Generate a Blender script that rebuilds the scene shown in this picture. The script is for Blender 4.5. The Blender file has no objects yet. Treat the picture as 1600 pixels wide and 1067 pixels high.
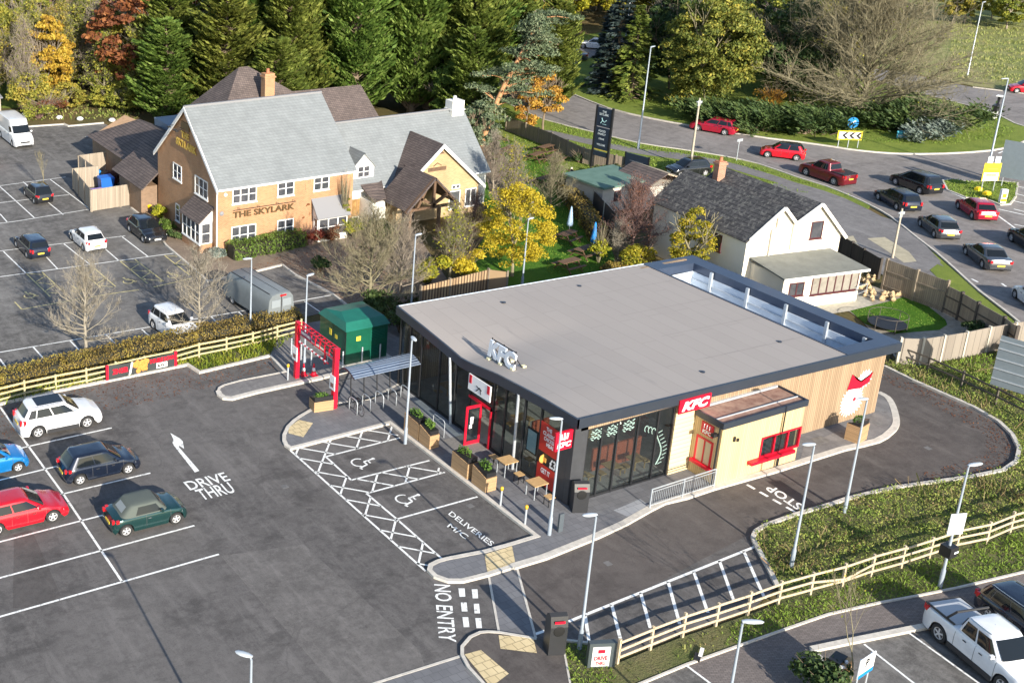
import bpy, math, random
import numpy as np
from mathutils import Vector, Matrix
R_ = math.radians
scene = bpy.context.scene
# ------------------------------------------------------------------ camera
CH = 32.0
F_, CX, CY = 1937.46119, 353.070583, 366.722574          # focal length and principal point on a 1600 px wide frame
PIT, ROL, YAW = .341879358, .0106225361, .468640243
cp_, sp_ = math.cos(PIT), math.sin(PIT)
FW = np.array([math.sin(YAW)*cp_, math.cos(YAW)*cp_, -sp_])
RT0 = np.array([math.cos(YAW), -math.sin(YAW), 0.0])
UP0 = np.cross(RT0, FW)
RT = math.cos(ROL)*RT0 + math.sin(ROL)*UP0
UP = -math.sin(ROL)*RT0 + math.cos(ROL)*UP0
cam = bpy.data.cameras.new('camera'); camo = bpy.data.objects.new('camera', cam)
scene.collection.objects.link(camo); scene.camera = camo
camo.matrix_world = Matrix(((RT[0], UP[0], -FW[0], 0), (RT[1], UP[1], -FW[1], 0), (RT[2], UP[2], -FW[2], CH), (0, 0, 0, 1)))
cam.sensor_fit = 'HORIZONTAL'; cam.sensor_width = 36.0
cam.lens = 36.0*F_/1600
cam.shift_x = (800-CX)/1600; cam.shift_y = -(533.5-CY)/1600
cam.clip_start = 1; cam.clip_end = 3000
# ------------------------------------------------------------------ sky, sun, exposure
SUN_EL = 21.5; SDX = 0.085
w = bpy.data.worlds.new('World'); scene.world = w; w.use_nodes = True
nt = w.node_tree; sky = nt.nodes.new('ShaderNodeTexSky'); sky.sky_type = 'NISHITA'; sky.sun_disc = False
sky.sun_elevation = R_(SUN_EL); sky.sun_rotation = math.pi + math.atan(SDX); sky.air_density = 1.0; sky.dust_density = 0.6; sky.ozone_density = 1.5
bg = nt.nodes['Background']; bg.inputs['Strength'].default_value = 0.125
nt.links.new(sky.outputs[0], bg.inputs['Color'])
sl = bpy.data.lights.new('sun', 'SUN'); sl.energy = 5.0; sl.angle = R_(0.5); sl.color = (1.0, .92, .79)
so = bpy.data.objects.new('sun', sl); scene.collection.objects.link(so)
ce = math.cos(R_(SUN_EL))
sd = Vector((SDX*ce, ce, -math.sin(R_(SUN_EL)))).normalized()
so.rotation_euler = sd.to_track_quat('-Z', 'Y').to_euler(); so.location = (40, -60, 60)
scene.view_settings.view_transform = 'Standard'; scene.view_settings.look = 'None'
scene.view_settings.exposure = 0.86; scene.view_settings.gamma = 1
# ------------------------------------------------------------------ helpers
def G(x, y, z=0.0):
    """point of the photograph (1600 px frame) -> world point at height z"""
    d = FW*F_ + RT*(x-CX) - UP*(y-CY); t = (z-CH)/d[2]
    return Vector((d[0]*t, d[1]*t, z))
def GP(pts, z=0.0): return [G(x, y, z) for x, y in pts]
C = scene.collection
def tag(o, label=None, cat=None, group=None, kind=None):
    if label: o['label'] = label
    if cat: o['category'] = cat
    if group: o['group'] = group
    if kind: o['kind'] = kind
    return o
def thing(name, label, cat, loc=(0, 0, 0), rz=0.0, group=None):
    o = bpy.data.objects.new(name, None); o.empty_display_size = .3; C.objects.link(o)
    o.location = loc; o.rotation_euler = (0, 0, rz); tag(o, label, cat, group); return o
def copy_tree(o, parent=None):
    c = o.copy(); C.objects.link(c)
    if parent is not None: c.parent = parent
    for ch in list(o.children): copy_tree(ch, c)
    return c
def dup(root, loc, rz, label, group=None, scale=None):
    c = copy_tree(root); c.location = loc; c.rotation_euler = (0, 0, rz); c['label'] = label
    if group: c['group'] = group
    if scale: c.scale = scale
    return c
# ------------------------------------------------------------------ materials
MATS = {}
def nodes_of(m):
    nt = m.node_tree; return nt, nt.nodes['Principled BSDF']
def hexc(c): return (*c, 1) if len(c) == 3 else c
def mat(name, col, rough=.7, metal=0.0, spec=.5, var=0.0, vscale=3.0, col2=None, bump=0.0, bscale=20., detail=6, coat=0.0, emit=None, contrast=None, obj=False):
    """plain surface with noise mottling between col and col2"""
    if name in MATS: return MATS[name]
    m = bpy.data.materials.new(name); m.use_nodes = True; nt, b = nodes_of(m)
    b.inputs['Roughness'].default_value = rough; b.inputs['Metallic'].default_value = metal
    b.inputs['Specular IOR Level'].default_value = spec
    if coat: b.inputs['Coat Weight'].default_value = coat; b.inputs['Coat Roughness'].default_value = .05
    b.inputs['Base Color'].default_value = hexc(col)
    if emit: b.inputs['Emission Color'].default_value = hexc(col); b.inputs['Emission Strength'].default_value = emit
    geo = None
    if var or col2 or bump:
        if obj:
            tc = nt.nodes.new('ShaderNodeTexCoord'); vec = tc.outputs['Object']
        else:
            geo = nt.nodes.new('ShaderNodeNewGeometry'); vec = geo.outputs['Position']
    if var or col2:
        n = nt.nodes.new('ShaderNodeTexNoise'); n.inputs['Scale'].default_value = vscale; n.inputs['Detail'].default_value = detail
        n.inputs['Roughness'].default_value = .65; nt.links.new(vec, n.inputs['Vector'])
        cr = nt.nodes.new('ShaderNodeValToRGB'); lo, hi = contrast or (.3, .7)
        cr.color_ramp.elements[0].position = lo; cr.color_ramp.elements[1].position = hi
        if col2 is None:
            a = tuple(max(0, c*(1-var)) for c in col); c2 = tuple(min(1, c*(1+var)) for c in col)
        else: a, c2 = col, col2
        cr.color_ramp.elements[0].color = hexc(a); cr.color_ramp.elements[1].color = hexc(c2)
        nt.links.new(n.outputs['Fac'], cr.inputs['Fac']); nt.links.new(cr.outputs['Color'], b.inputs['Base Color'])
    if bump:
        n2 = nt.nodes.new('ShaderNodeTexNoise'); n2.inputs['Scale'].default_value = bscale; n2.inputs['Detail'].default_value = 4
        nt.links.new(vec, n2.inputs['Vector'])
        bp = nt.nodes.new('ShaderNodeBump'); bp.inputs['Strength'].default_value = bump; bp.inputs['Distance'].default_value = .05
        nt.links.new(n2.outputs['Fac'], bp.inputs['Height']); nt.links.new(bp.outputs['Normal'], b.inputs['Normal'])
    MATS[name] = m; return m
def math_node(nt, op, a, b=None, c=None):
    n = nt.nodes.new('ShaderNodeMath'); n.operation = op
    for i, v in enumerate((a, b, c)):
        if v is None: continue
        if isinstance(v, (int, float)): n.inputs[i].default_value = v
        else: nt.links.new(v, n.inputs[i])
    return n.outputs[0]
def mixc(nt, fac, a, b, mode='MIX'):
    n = nt.nodes.new('ShaderNodeMix'); n.data_type = 'RGBA'; n.blend_type = mode
    for s, v in (('Factor', fac), ('A', a), ('B', b)):
        sock = [i for i in n.inputs if i.name == s and (i.type == 'RGBA' or s == 'Factor')][0]
        if s == 'Factor': sock = n.inputs[0]
        if isinstance(v, (int, float)): sock.default_value = v
        elif isinstance(v, tuple): sock.default_value = hexc(v)
        else: nt.links.new(v, sock)
    return [o for o in n.outputs if o.type == 'RGBA'][0]
def noise_out(nt, vec, scale, detail=5, rough=.6, lo=.3, hi=.7):
    n = nt.nodes.new('ShaderNodeTexNoise'); n.inputs['Scale'].default_value = scale; n.inputs['Detail'].default_value = detail
    n.inputs['Roughness'].default_value = rough; nt.links.new(vec, n.inputs['Vector'])
    mr = nt.nodes.new('ShaderNodeMapRange'); mr.inputs[1].default_value = lo; mr.inputs[2].default_value = hi
    nt.links.new(n.outputs['Fac'], mr.inputs[0]); return mr.outputs[0]
def wallvec(nt, sx=1.0, sz=1.0):
    """(x+y, z, 0): runs along any vertical wall"""
    geo = nt.nodes.new('ShaderNodeNewGeometry'); s = nt.nodes.new('ShaderNodeSeparateXYZ'); nt.links.new(geo.outputs['Position'], s.inputs[0])
    u = math_node(nt, 'MULTIPLY', math_node(nt, 'ADD', s.outputs[0], s.outputs[1]), sx)
    v = math_node(nt, 'MULTIPLY', s.outputs[2], sz)
    c = nt.nodes.new('ShaderNodeCombineXYZ'); nt.links.new(u, c.inputs[0]); nt.links.new(v, c.inputs[1])
    return c.outputs[0], u, v, geo
def brick_mat(name, c1, c2, mortar, bw=.225, bh=.075, msize=.012, rough=.85, var=.25):
    if name in MATS: return MATS[name]
    m = bpy.data.materials.new(name); m.use_nodes = True; nt, b = nodes_of(m); vec, u, v, geo = wallvec(nt)
    t = nt.nodes.new('ShaderNodeTexBrick'); t.inputs['Color1'].default_value = hexc(c1); t.inputs['Color2'].default_value = hexc(c2)
    t.inputs['Mortar'].default_value = hexc(mortar); t.inputs['Scale'].default_value = 1.0; t.inputs['Mortar Size'].default_value = msize
    t.inputs['Brick Width'].default_value = bw; t.inputs['Row Height'].default_value = bh; nt.links.new(vec, t.inputs['Vector'])
    n = noise_out(nt, geo.outputs['Position'], .7, 6); 
    dark = mixc(nt, var, t.outputs['Color'], (.0, .0, .0)); col = mixc(nt, n, dark, t.outputs['Color'])
    nt.links.new(col, b.inputs['Base Color']); b.inputs['Roughness'].default_value = rough
    MATS[name] = m; return m
def board_mat(name, c1, c2, pitch=.12, gap=.06, rough=.75, horiz=False, gapcol=None):
    """timber boards: a tone per board, a dark joint, grain"""
    if name in MATS: return MATS[name]
    m = bpy.data.materials.new(name); m.use_nodes = True; nt, b = nodes_of(m); vec, u, v, geo = wallvec(nt)
    a = math_node(nt, 'DIVIDE', v if horiz else u, pitch); fl = math_node(nt, 'FLOOR', a); fr = math_node(nt, 'FRACT', a)
    wn = nt.nodes.new('ShaderNodeTexWhiteNoise'); wn.noise_dimensions = '1D'; nt.links.new(fl, wn.inputs['W'])
    c = nt.nodes.new('ShaderNodeCombineXYZ')
    if horiz: nt.links.new(math_node(nt, 'MULTIPLY', u, .6), c.inputs[0]); nt.links.new(math_node(nt, 'MULTIPLY', v, 14.0), c.inputs[1])
    else: nt.links.new(math_node(nt, 'MULTIPLY', u, 14.0), c.inputs[0]); nt.links.new(math_node(nt, 'MULTIPLY', v, .6), c.inputs[1])
    g = noise_out(nt, c.outputs[0], 1.0, 4, .6, .25, .75)
    f = math_node(nt, 'ADD', math_node(nt, 'MULTIPLY', wn.outputs['Value'], .6), math_node(nt, 'MULTIPLY', g, .4))
    col = mixc(nt, f, c1, c2)
    j = math_node(nt, 'LESS_THAN', fr, gap); col = mixc(nt, j, col, gapcol or tuple(x*.35 for x in c1))
    nt.links.new(col, b.inputs['Base Color']); b.inputs['Roughness'].default_value = rough
    MATS[name] = m; return m
def leaf_mat(name, cols, rough=.65, trans=.25, hue=.0, scale=.6):
    """foliage: colour by leaf (random per island) and by clump (noise), a little light through the leaf"""
    if name in MATS: return MATS[name]
    m = bpy.data.materials.new(name); m.use_nodes = True; nt = m.node_tree; b = nt.nodes['Principled BSDF']
    geo = nt.nodes.new('ShaderNodeNewGeometry'); oi = nt.nodes.new('ShaderNodeObjectInfo')
    n = noise_out(nt, geo.outputs['Position'], scale, 3, .5, .32, .68)
    f = math_node(nt, 'ADD', math_node(nt, 'MULTIPLY', geo.outputs['Random Per Island'], .55), math_node(nt, 'MULTIPLY', n, .45))
    cr = nt.nodes.new('ShaderNodeValToRGB'); els = cr.color_ramp.elements
    while len(els) < len(cols): els.new(.5)
    for i, c in enumerate(cols): els[i].position = i/(len(cols)-1)*.86+.07; els[i].color = hexc(c)
    nt.links.new(f, cr.inputs[0])
    hs = nt.nodes.new('ShaderNodeHueSaturation'); nt.links.new(cr.outputs[0], hs.inputs['Color'])
    h = math_node(nt, 'ADD', .5-hue/2, math_node(nt, 'MULTIPLY', oi.outputs['Random'], hue)); nt.links.new(h, hs.inputs['Hue'])
    nt.links.new(hs.outputs[0], b.inputs['Base Color']); b.inputs['Roughness'].default_value = rough; b.inputs['Specular IOR Level'].default_value = .25
    if trans:
        tr = nt.nodes.new('ShaderNodeBsdfTranslucent'); nt.links.new(hs.outputs[0], tr.inputs['Color'])
        mx = nt.nodes.new('ShaderNodeMixShader'); mx.inputs[0].default_value = trans
        nt.links.new(b.outputs[0], mx.inputs[1]); nt.links.new(tr.outputs[0], mx.inputs[2])
        nt.links.new(mx.outputs[0], nt.nodes['Material Output'].inputs['Surface'])
    MATS[name] = m; return m
def glass_mat(name, tint=(.02, .025, .03), clear=.5, rough=.03):
    if name in MATS: return MATS[name]
    m = bpy.data.materials.new(name); m.use_nodes = True; nt = m.node_tree; b = nt.nodes['Principled BSDF']
    b.inputs['Base Color'].default_value = hexc(tint); b.inputs['Roughness'].default_value = rough; b.inputs['Specular IOR Level'].default_value = .9
    if clear:
        tr = nt.nodes.new('ShaderNodeBsdfTransparent'); tr.inputs[0].default_value = (.75, .8, .8, 1)
        mx = nt.nodes.new('ShaderNodeMixShader'); fr = nt.nodes.new('ShaderNodeLayerWeight'); p4 = math_node(nt, 'POWER', fr.outputs['Facing'], 4.0)
        f = math_node(nt, 'MULTIPLY', math_node(nt, 'SUBTRACT', 1.0, math_node(nt, 'MULTIPLY', p4, .8)), clear)
        nt.links.new(f, mx.inputs[0]); nt.links.new(b.outputs[0], mx.inputs[1]); nt.links.new(tr.outputs[0], mx.inputs[2])
        nt.links.new(mx.outputs[0], nt.nodes['Material Output'].inputs['Surface'])
    MATS[name] = m; return m
# ------------------------------------------------------------------ mesh builder
class MB:
    def __init__(s): s.v = []; s.f = []; s.m = []
    def add(s, vs, fs, mi=0):
        o = len(s.v); s.v += [tuple(p) for p in vs]; s.f += [tuple(i+o for i in f) for f in fs]; s.m += [mi]*len(fs); return s
    def box(s, x0, x1, y0, y1, z0, z1, mi=0):
        return s.add([(x0, y0, z0), (x1, y0, z0), (x1, y1, z0), (x0, y1, z0), (x0, y0, z1), (x1, y0, z1), (x1, y1, z1), (x0, y1, z1)],
                     [(0, 3, 2, 1), (4, 5, 6, 7), (0, 1, 5, 4), (1, 2, 6, 5), (2, 3, 7, 6), (3, 0, 4, 7)], mi)
    def obox(s, o, e1, e2, e3, a0, a1, b0, b1, c0, c1, mi=0):
        o, e1, e2, e3 = map(Vector, (o, e1, e2, e3))
        P = lambda a, b, c: o+e1*a+e2*b+e3*c
        return s.add([P(a0, b0, c0), P(a1, b0, c0), P(a1, b1, c0), P(a0, b1, c0), P(a0, b0, c1), P(a1, b0, c1), P(a1, b1, c1), P(a0, b1, c1)],
                     [(0, 3, 2, 1), (4, 5, 6, 7), (0, 1, 5, 4), (1, 2, 6, 5), (2, 3, 7, 6), (3, 0, 4, 7)], mi)
    def beam(s, p, q, w=.1, h=.1, mi=0, up=(0, 0, 1)):
        p, q = Vector(p), Vector(q); d = (q-p); L = d.length; d.normalize(); u = Vector(up)
        if abs(d.dot(u)) > .98: u = Vector((1, 0, 0))
        a = d.cross(u).normalized(); b = a.cross(d).normalized()
        return s.obox(p, d, a, b, 0, L, -w/2, w/2, -h/2, h/2, mi)
    def tube(s, pts, rad, n=8, mi=0, caps=True):
        pts = [Vector(p) for p in pts]; rr = rad if isinstance(rad, (list, tuple)) else [rad]*len(pts)
        rings = []
        pa = None
        for i, p in enumerate(pts):
            d = (pts[min(i+1, len(pts)-1)]-pts[max(i-1, 0)]).normalized()
            if pa is None: pa = d.orthogonal().normalized()
            a = (pa-d*pa.dot(d)).normalized(); pa = a; b = d.cross(a)
            rings.append([p+(a*math.cos(2*math.pi*k/n)+b*math.sin(2*math.pi*k/n))*rr[i] for k in range(n)])
        vs = [v for r in rings for v in r]; fs = []
        for i in range(len(pts)-1):
            for k in range(n):
                fs.append((i*n+k, i*n+(k+1) % n, (i+1)*n+(k+1) % n, (i+1)*n+k))
        if caps: fs.append(tuple(range(n))[::-1]); fs.append(tuple((len(pts)-1)*n+k for k in range(n)))
        return s.add(vs, fs, mi)
    def lathe(s, prof, n=16, o=(0, 0, 0), mi=0, axis='z'):
        vs = []; fs = []
        for r, z in prof:
            for k in range(n):
                a = 2*math.pi*k/n; p = (r*math.cos(a), r*math.sin(a), z)
                if axis == 'y': p = (p[0], p[2], p[1])
                vs.append((p[0]+o[0], p[1]+o[1], p[2]+o[2]))
        for i in range(len(prof)-1):
            for k in range(n): fs.append((i*n+k, i*n+(k+1) % n, (i+1)*n+(k+1) % n, (i+1)*n+k))
        closed = tuple(prof[0]) == tuple(prof[-1])
        if prof[0][0] > 1e-4 and not closed: fs.append(tuple(range(n))[::-1])
        if prof[-1][0] > 1e-4 and not closed: fs.append(tuple((len(prof)-1)*n+k for k in range(n)))
        return s.add(vs, fs, mi)
    def prism(s, poly, z0, z1, mi=0, top_mi=None):
        n = len(poly); A = sum(poly[i][0]*poly[(i+1) % n][1]-poly[(i+1) % n][0]*poly[i][1] for i in range(n))
        if A < 0: poly = poly[::-1]
        vs = [(p[0], p[1], z0) for p in poly]+[(p[0], p[1], z1) for p in poly]
        s.add(vs, [(i, (i+1) % n, n+(i+1) % n, n+i) for i in range(n)], mi)
        s.add([(p[0], p[1], z1) for p in poly], [tuple(range(n))], mi if top_mi is None else top_mi)
        return s
    def poly(s, poly, z=None, mi=0, flip=True):
        n = len(poly)
        if flip:
            A = sum(poly[i][0]*poly[(i+1) % n][1]-poly[(i+1) % n][0]*poly[i][1] for i in range(n))
            if A < 0: poly = poly[::-1]
        return s.add([(p[0], p[1], z if z is not None else p[2]) for p in poly], [tuple(range(n))], mi)
    def quad(s, a, b, c, d, mi=0): return s.add([a, b, c, d], [(0, 1, 2, 3)], mi)
    def tri(s, a, b, c, mi=0): return s.add([a, b, c], [(0, 1, 2)], mi)
    def build(s, name, mats, parent=None, smooth=False, angle=None):
        me = bpy.data.meshes.new(name); me.from_pydata(s.v, [], s.f)
        if not isinstance(mats, (list, tuple)): mats = [mats]
        for m in mats: me.materials.append(m)
        if len(mats) > 1: me.polygons.foreach_set('material_index', s.m)
        if smooth:
            me.polygons.foreach_set('use_smooth', [True]*len(s.f))
            if angle: me.set_sharp_from_angle(angle=R_(angle))
        me.update(); o = bpy.data.objects.new(name, me); C.objects.link(o)
        if parent is not None: o.parent = parent
        return o
def npmesh(name, V, Fq, material, parent=None, smooth=False, tri=False):
    """V (n,3) array, faces (m,4) or (m,3)"""
    k = Fq.shape[1]; me = bpy.data.meshes.new(name); me.vertices.add(len(V)); me.vertices.foreach_set('co', V.astype(np.float32).ravel())
    me.loops.add(Fq.size); me.loops.foreach_set('vertex_index', Fq.astype(np.int32).ravel())
    me.polygons.add(len(Fq)); me.polygons.foreach_set('loop_start', np.arange(0, Fq.size, k, dtype=np.int32)); me.polygons.foreach_set('loop_total', np.full(len(Fq), k, dtype=np.int32))
    if smooth: me.polygons.foreach_set('use_smooth', np.ones(len(Fq), dtype=bool))
    me.update(calc_edges=True); me.materials.append(material); o = bpy.data.objects.new(name, me); C.objects.link(o)
    if parent is not None: o.parent = parent
    return o
def struct(name, mb, m, z=None, smooth=False):
    o = mb.build(name, m, None, smooth); o['kind'] = 'structure'; return o
def strip(mb, pts, wid, z, mi=0, closed=False):
    """flat painted line"""
    pts = [Vector((p[0], p[1], 0)) for p in pts]; n = len(pts)
    for i in range(n-1 if not closed else n):
        a, b = pts[i], pts[(i+1) % n]; d = (b-a).normalized(); q = Vector((-d.y, d.x, 0))*wid/2; 
        mb.add([(a-q)[:2]+(z,), (b-q)[:2]+(z,), (b+q)[:2]+(z,), (a+q)[:2]+(z,)], [(0, 1, 2, 3)], mi)
def kerbline(mb, pts, wid=.2, h=.12, z0=0.0, closed=False, mi=0):
    pts = [Vector((p[0], p[1], 0)) for p in pts]; n = len(pts)
    if closed: pass
    rows = []
    for i in range(n):
        a = pts[i-1] if (i > 0 or closed) else pts[i]; b = pts[(i+1) % n] if (i < n-1 or closed) else pts[i]
        d1 = (pts[i]-a); d2 = (b-pts[i]); d1 = d1.normalized() if d1.length > 1e-6 else d2.normalized(); d2 = d2.normalized() if d2.length > 1e-6 else d1
        t = (d1+d2); t = t.normalized() if t.length > 1e-3 else d1; q = Vector((-t.y, t.x, 0)); k = min(1.6, 1/max(.3, q.dot(Vector((-d1.y, d1.x, 0)))))
        rows.append((pts[i]-q*wid/2*k, pts[i]+q*wid/2*k))
    m_ = n if closed else n-1
    for i in range(m_):
        (a, b), (c, d) = rows[i], rows[(i+1) % n]
        P = lambda p, z: (p.x, p.y, z)
        mb.add([P(a, z0), P(b, z0), P(a, h), P(b, h), P(c, z0), P(d, z0), P(c, h), P(d, h)], [(2, 6, 7, 3), (0, 4, 6, 2), (1, 3, 7, 5), (0, 2, 3, 1), (4, 5, 7, 6)], mi)
def smoothline(pts, k=4):
    P = [Vector(p) for p in pts]; out = []
    for i in range(len(P)-1):
        p0 = P[max(i-1, 0)]; p1 = P[i]; p2 = P[i+1]; p3 = P[min(i+2, len(P)-1)]
        for j in range(k):
            t = j/k; out.append(.5*((2*p1)+(p2-p0)*t+(2*p0-5*p1+4*p2-p3)*t*t+(3*p1-p0-3*p2+p3)*t**3))
    out.append(P[-1]); return out
def text_geo(s, size=1.0, bold=0.0, extrude=0.0, sp=1.0):
    cu = bpy.data.curves.new('lettering', 'FONT'); cu.body = s; cu.size = size; cu.offset = bold; cu.extrude = extrude; cu.space_character = sp; cu.resolution_u = 3
    o = bpy.data.objects.new('lettering', cu); C.objects.link(o); dg = bpy.context.evaluated_depsgraph_get(); dg.update()
    me = o.evaluated_get(dg).to_mesh(); vs = [tuple(v.co) for v in me.vertices]; fs = [tuple(p.vertices) for p in me.polygons]
    o.evaluated_get(dg).to_mesh_clear(); C.objects.unlink(o); bpy.data.objects.remove(o); bpy.data.curves.remove(cu); return vs, fs
def text_on(mb, s, p0, p1, ptop, mi=0, bold=.02, thick=0.0, n=None, sp=1.0):
    """lettering whose baseline runs p0->p1 and whose capitals reach ptop above p0"""
    vs, fs = text_geo(s, 1.0, bold, .5 if thick else 0, sp); xs = [v[0] for v in vs]; ys = [v[1] for v in vs]
    x0, x1, y0, y1 = min(xs), max(xs), 0.0, max(ys); p0, p1, pt = Vector(p0), Vector(p1), Vector(ptop)
    ex, ey = (p1-p0)/(x1-x0), (pt-p0)/(y1-y0); n = Vector(n) if n is not None else ex.cross(ey).normalized()
    mb.add([p0+ex*(v[0]-x0)+ey*v[1]+n*(v[2]*thick*2 if thick else 0) for v in vs], fs, mi)
def paint(name, label_unused=None): pass
# ------------------------------------------------------------------ ground, roads, car parks
def asphalt(name, a, b, c, s1=.18, s2=2.2, grain=30, stain=.55, rot=.35):
    """worn tarmac: broad tone, mottling, scuffs along the direction of travel, damp and oil stains, fine grain"""
    m = bpy.data.materials.new(name); m.use_nodes = True; nt, bs = nodes_of(m); geo = nt.nodes.new('ShaderNodeNewGeometry'); P = geo.outputs['Position']
    M = lambda f, x: math_node(nt, 'MULTIPLY', f, x)
    def stretched(sx, sy, r, scale, lo, hi, det=6):
        mp = nt.nodes.new('ShaderNodeMapping'); mp.inputs['Scale'].default_value = (sx, sy, 1); mp.inputs['Rotation'].default_value = (0, 0, r); nt.links.new(P, mp.inputs[0]); return noise_out(nt, mp.outputs[0], scale, det, .7, lo, hi)
    dark = tuple(x*.5 for x in a); lite = tuple(min(1, x*1.35) for x in c)
    col = mixc(nt, noise_out(nt, P, s1, 7, .7, .35, .65), a, b); col = mixc(nt, M(noise_out(nt, P, s2, 9, .78, .42, .62), .8), col, c)
    col = mixc(nt, M(stretched(.45, .07, rot, 2.6, .50, .68), .6), col, lite); col = mixc(nt, M(stretched(.5, .9, 1.1, .9, .52, .60, 8), stain), col, dark)
    col = mixc(nt, M(noise_out(nt, P, 1.1, 9, .82, .56, .68), .8), col, dark); col = mixc(nt, M(noise_out(nt, P, .09, 3, .5, .50, .56), .22), col, lite)
    v = nt.nodes.new('ShaderNodeTexVoronoi'); v.feature = 'DISTANCE_TO_EDGE'; v.inputs['Scale'].default_value = .16; n0 = nt.nodes.new('ShaderNodeTexNoise'); n0.inputs['Scale'].default_value = .8; nt.links.new(P, n0.inputs['Vector']); va = nt.nodes.new('ShaderNodeVectorMath'); va.operation = 'ADD'; nt.links.new(P, va.inputs[0]); nt.links.new(n0.outputs['Color'], va.inputs[1]); nt.links.new(va.outputs[0], v.inputs['Vector'])
    ck = math_node(nt, 'LESS_THAN', v.outputs['Distance'], .004); col = mixc(nt, M(ck, .22), col, dark)
    g = noise_out(nt, P, grain, 3, .7, .3, .7); col = mixc(nt, M(g, .38), col, lite); g2 = noise_out(nt, P, grain*.55, 2, .6, .55, .75); col = mixc(nt, M(g2, .4), col, dark)
    nt.links.new(col, bs.inputs['Base Color']); bs.inputs['Roughness'].default_value = .88; bs.inputs['Specular IOR Level'].default_value = .3
    bp = nt.nodes.new('ShaderNodeBump'); bp.inputs['Strength'].default_value = .3; bp.inputs['Distance'].default_value = .02
    nt.links.new(g, bp.inputs['Height']); nt.links.new(bp.outputs[0], bs.inputs['Normal']); MATS[name] = m; return m
M_asph = asphalt('asphalt', (.053, .049, .048), (.086, .079, .077), (.146, .136, .130))
M_asph2 = asphalt('old_asphalt', (.052, .048, .046), (.092, .086, .082), (.20, .19, .178), .12, 1.6)
M_lane = asphalt('lane_asphalt', (.062, .052, .049), (.085, .073, .068), (.115, .101, .093), .1, 1.2, stain=.4)
M_foot = asphalt('footway_asphalt', (.125, .118, .118), (.16, .152, .152), (.21, .20, .195), .3, 3, stain=.3)
M_road = asphalt('road_asphalt', (.14, .126, .12), (.185, .168, .16), (.25, .23, .218), .1, 1.5, stain=.45)
def paver(name, c1, c2, mortar, bw, bh, rot=0.0, ms=.01):
    m = bpy.data.materials.new(name); m.use_nodes = True; nt, b = nodes_of(m); geo = nt.nodes.new('ShaderNodeNewGeometry')
    mp = nt.nodes.new('ShaderNodeMapping'); mp.inputs['Rotation'].default_value = (0, 0, rot); nt.links.new(geo.outputs['Position'], mp.inputs[0])
    t = nt.nodes.new('ShaderNodeTexBrick'); t.inputs['Color1'].default_value = hexc(c1); t.inputs['Color2'].default_value = hexc(c2); t.inputs['Mortar'].default_value = hexc(mortar)
    t.inputs['Scale'].default_value = 1; t.inputs['Mortar Size'].default_value = ms; t.inputs['Brick Width'].default_value = bw; t.inputs['Row Height'].default_value = bh
    nt.links.new(mp.outputs[0], t.inputs['Vector']); n = noise_out(nt, geo.outputs['Position'], .8, 7, .7, .35, .7)
    col = mixc(nt, math_node(nt, 'MULTIPLY', n, .4), t.outputs['Color'], tuple(x*.5 for x in c1)); nt.links.new(col, b.inputs['Base Color']); b.inputs['Roughness'].default_value = .85
    MATS[name] = m; return m
M_pave = paver('grey_paving', (.155, .155, .165), (.19, .19, .20), (.10, .10, .105), .4, .4)
M_slab = paver('pale_slabs', (.30, .31, .33), (.34, .35, .37), (.16, .16, .17), .6, .6)
M_block = paver('brown_block_paving', (.16, .135, .125), (.225, .19, .175), (.09, .08, .075), .2, .1, .5)
M_tan = paver('tan_block_paving', (.24, .18, .13), (.31, .235, .17), (.13, .10, .08), .2, .1, .2)
M_tact = paver('tactile_paving', (.66, .52, .29), (.72, .58, .34), (.36, .28, .16), .4, .4, 0.0, .02)
def grass_mat(name, a, b, c, s=.6):
    m = bpy.data.materials.new(name); m.use_nodes = True; nt, bs = nodes_of(m); geo = nt.nodes.new('ShaderNodeNewGeometry'); P = geo.outputs['Position']
    n1 = noise_out(nt, P, s, 7, .7, .35, .65); n2 = noise_out(nt, P, 9, 5, .7, .3, .7)
    col = mixc(nt, n1, a, b); col = mixc(nt, math_node(nt, 'MULTIPLY', n2, .5), col, c); nt.links.new(col, bs.inputs['Base Color'])
    bs.inputs['Roughness'].default_value = .9; bs.inputs['Specular IOR Level'].default_value = .15
    bp = nt.nodes.new('ShaderNodeBump'); bp.inputs['Strength'].default_value = .8; bp.inputs['Distance'].default_value = .08; nt.links.new(n2, bp.inputs['Height']); nt.links.new(bp.outputs[0], bs.inputs['Normal'])
    MATS[name] = m; return m
M_grass = grass_mat('lawn_grass', (.14, .21, .03), (.24, .30, .05), (.20, .22, .07))
M_lawn = grass_mat('garden_lawn', (.06, .15, .012), (.09, .20, .02), (.07, .17, .02))
M_rough = grass_mat('rough_ground', (.10, .14, .035), (.18, .17, .08), (.17, .13, .08), .35)
M_wood = grass_mat('woodland_floor', (.09, .10, .035), (.20, .14, .06), (.14, .10, .05), .25)
M_field = grass_mat('field_grass', (.20, .24, .07), (.34, .29, .15), (.22, .27, .08), .10)
M_soil = mat('bare_soil', (.13, .09, .06), col2=(.22, .16, .10), vscale=1.5, rough=.95)
M_kerb = mat('kerb_concrete', (.55, .51, .45), var=.18, vscale=4, rough=.85)
M_white = mat('white_road_paint', (.34, .33, .32), col2=(.84, .84, .81), vscale=5, rough=.65, contrast=(.34, .46), detail=9)
M_yellow = mat('yellow_road_paint', (.40, .34, .15), col2=(.72, .62, .30), vscale=3, rough=.6)

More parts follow.
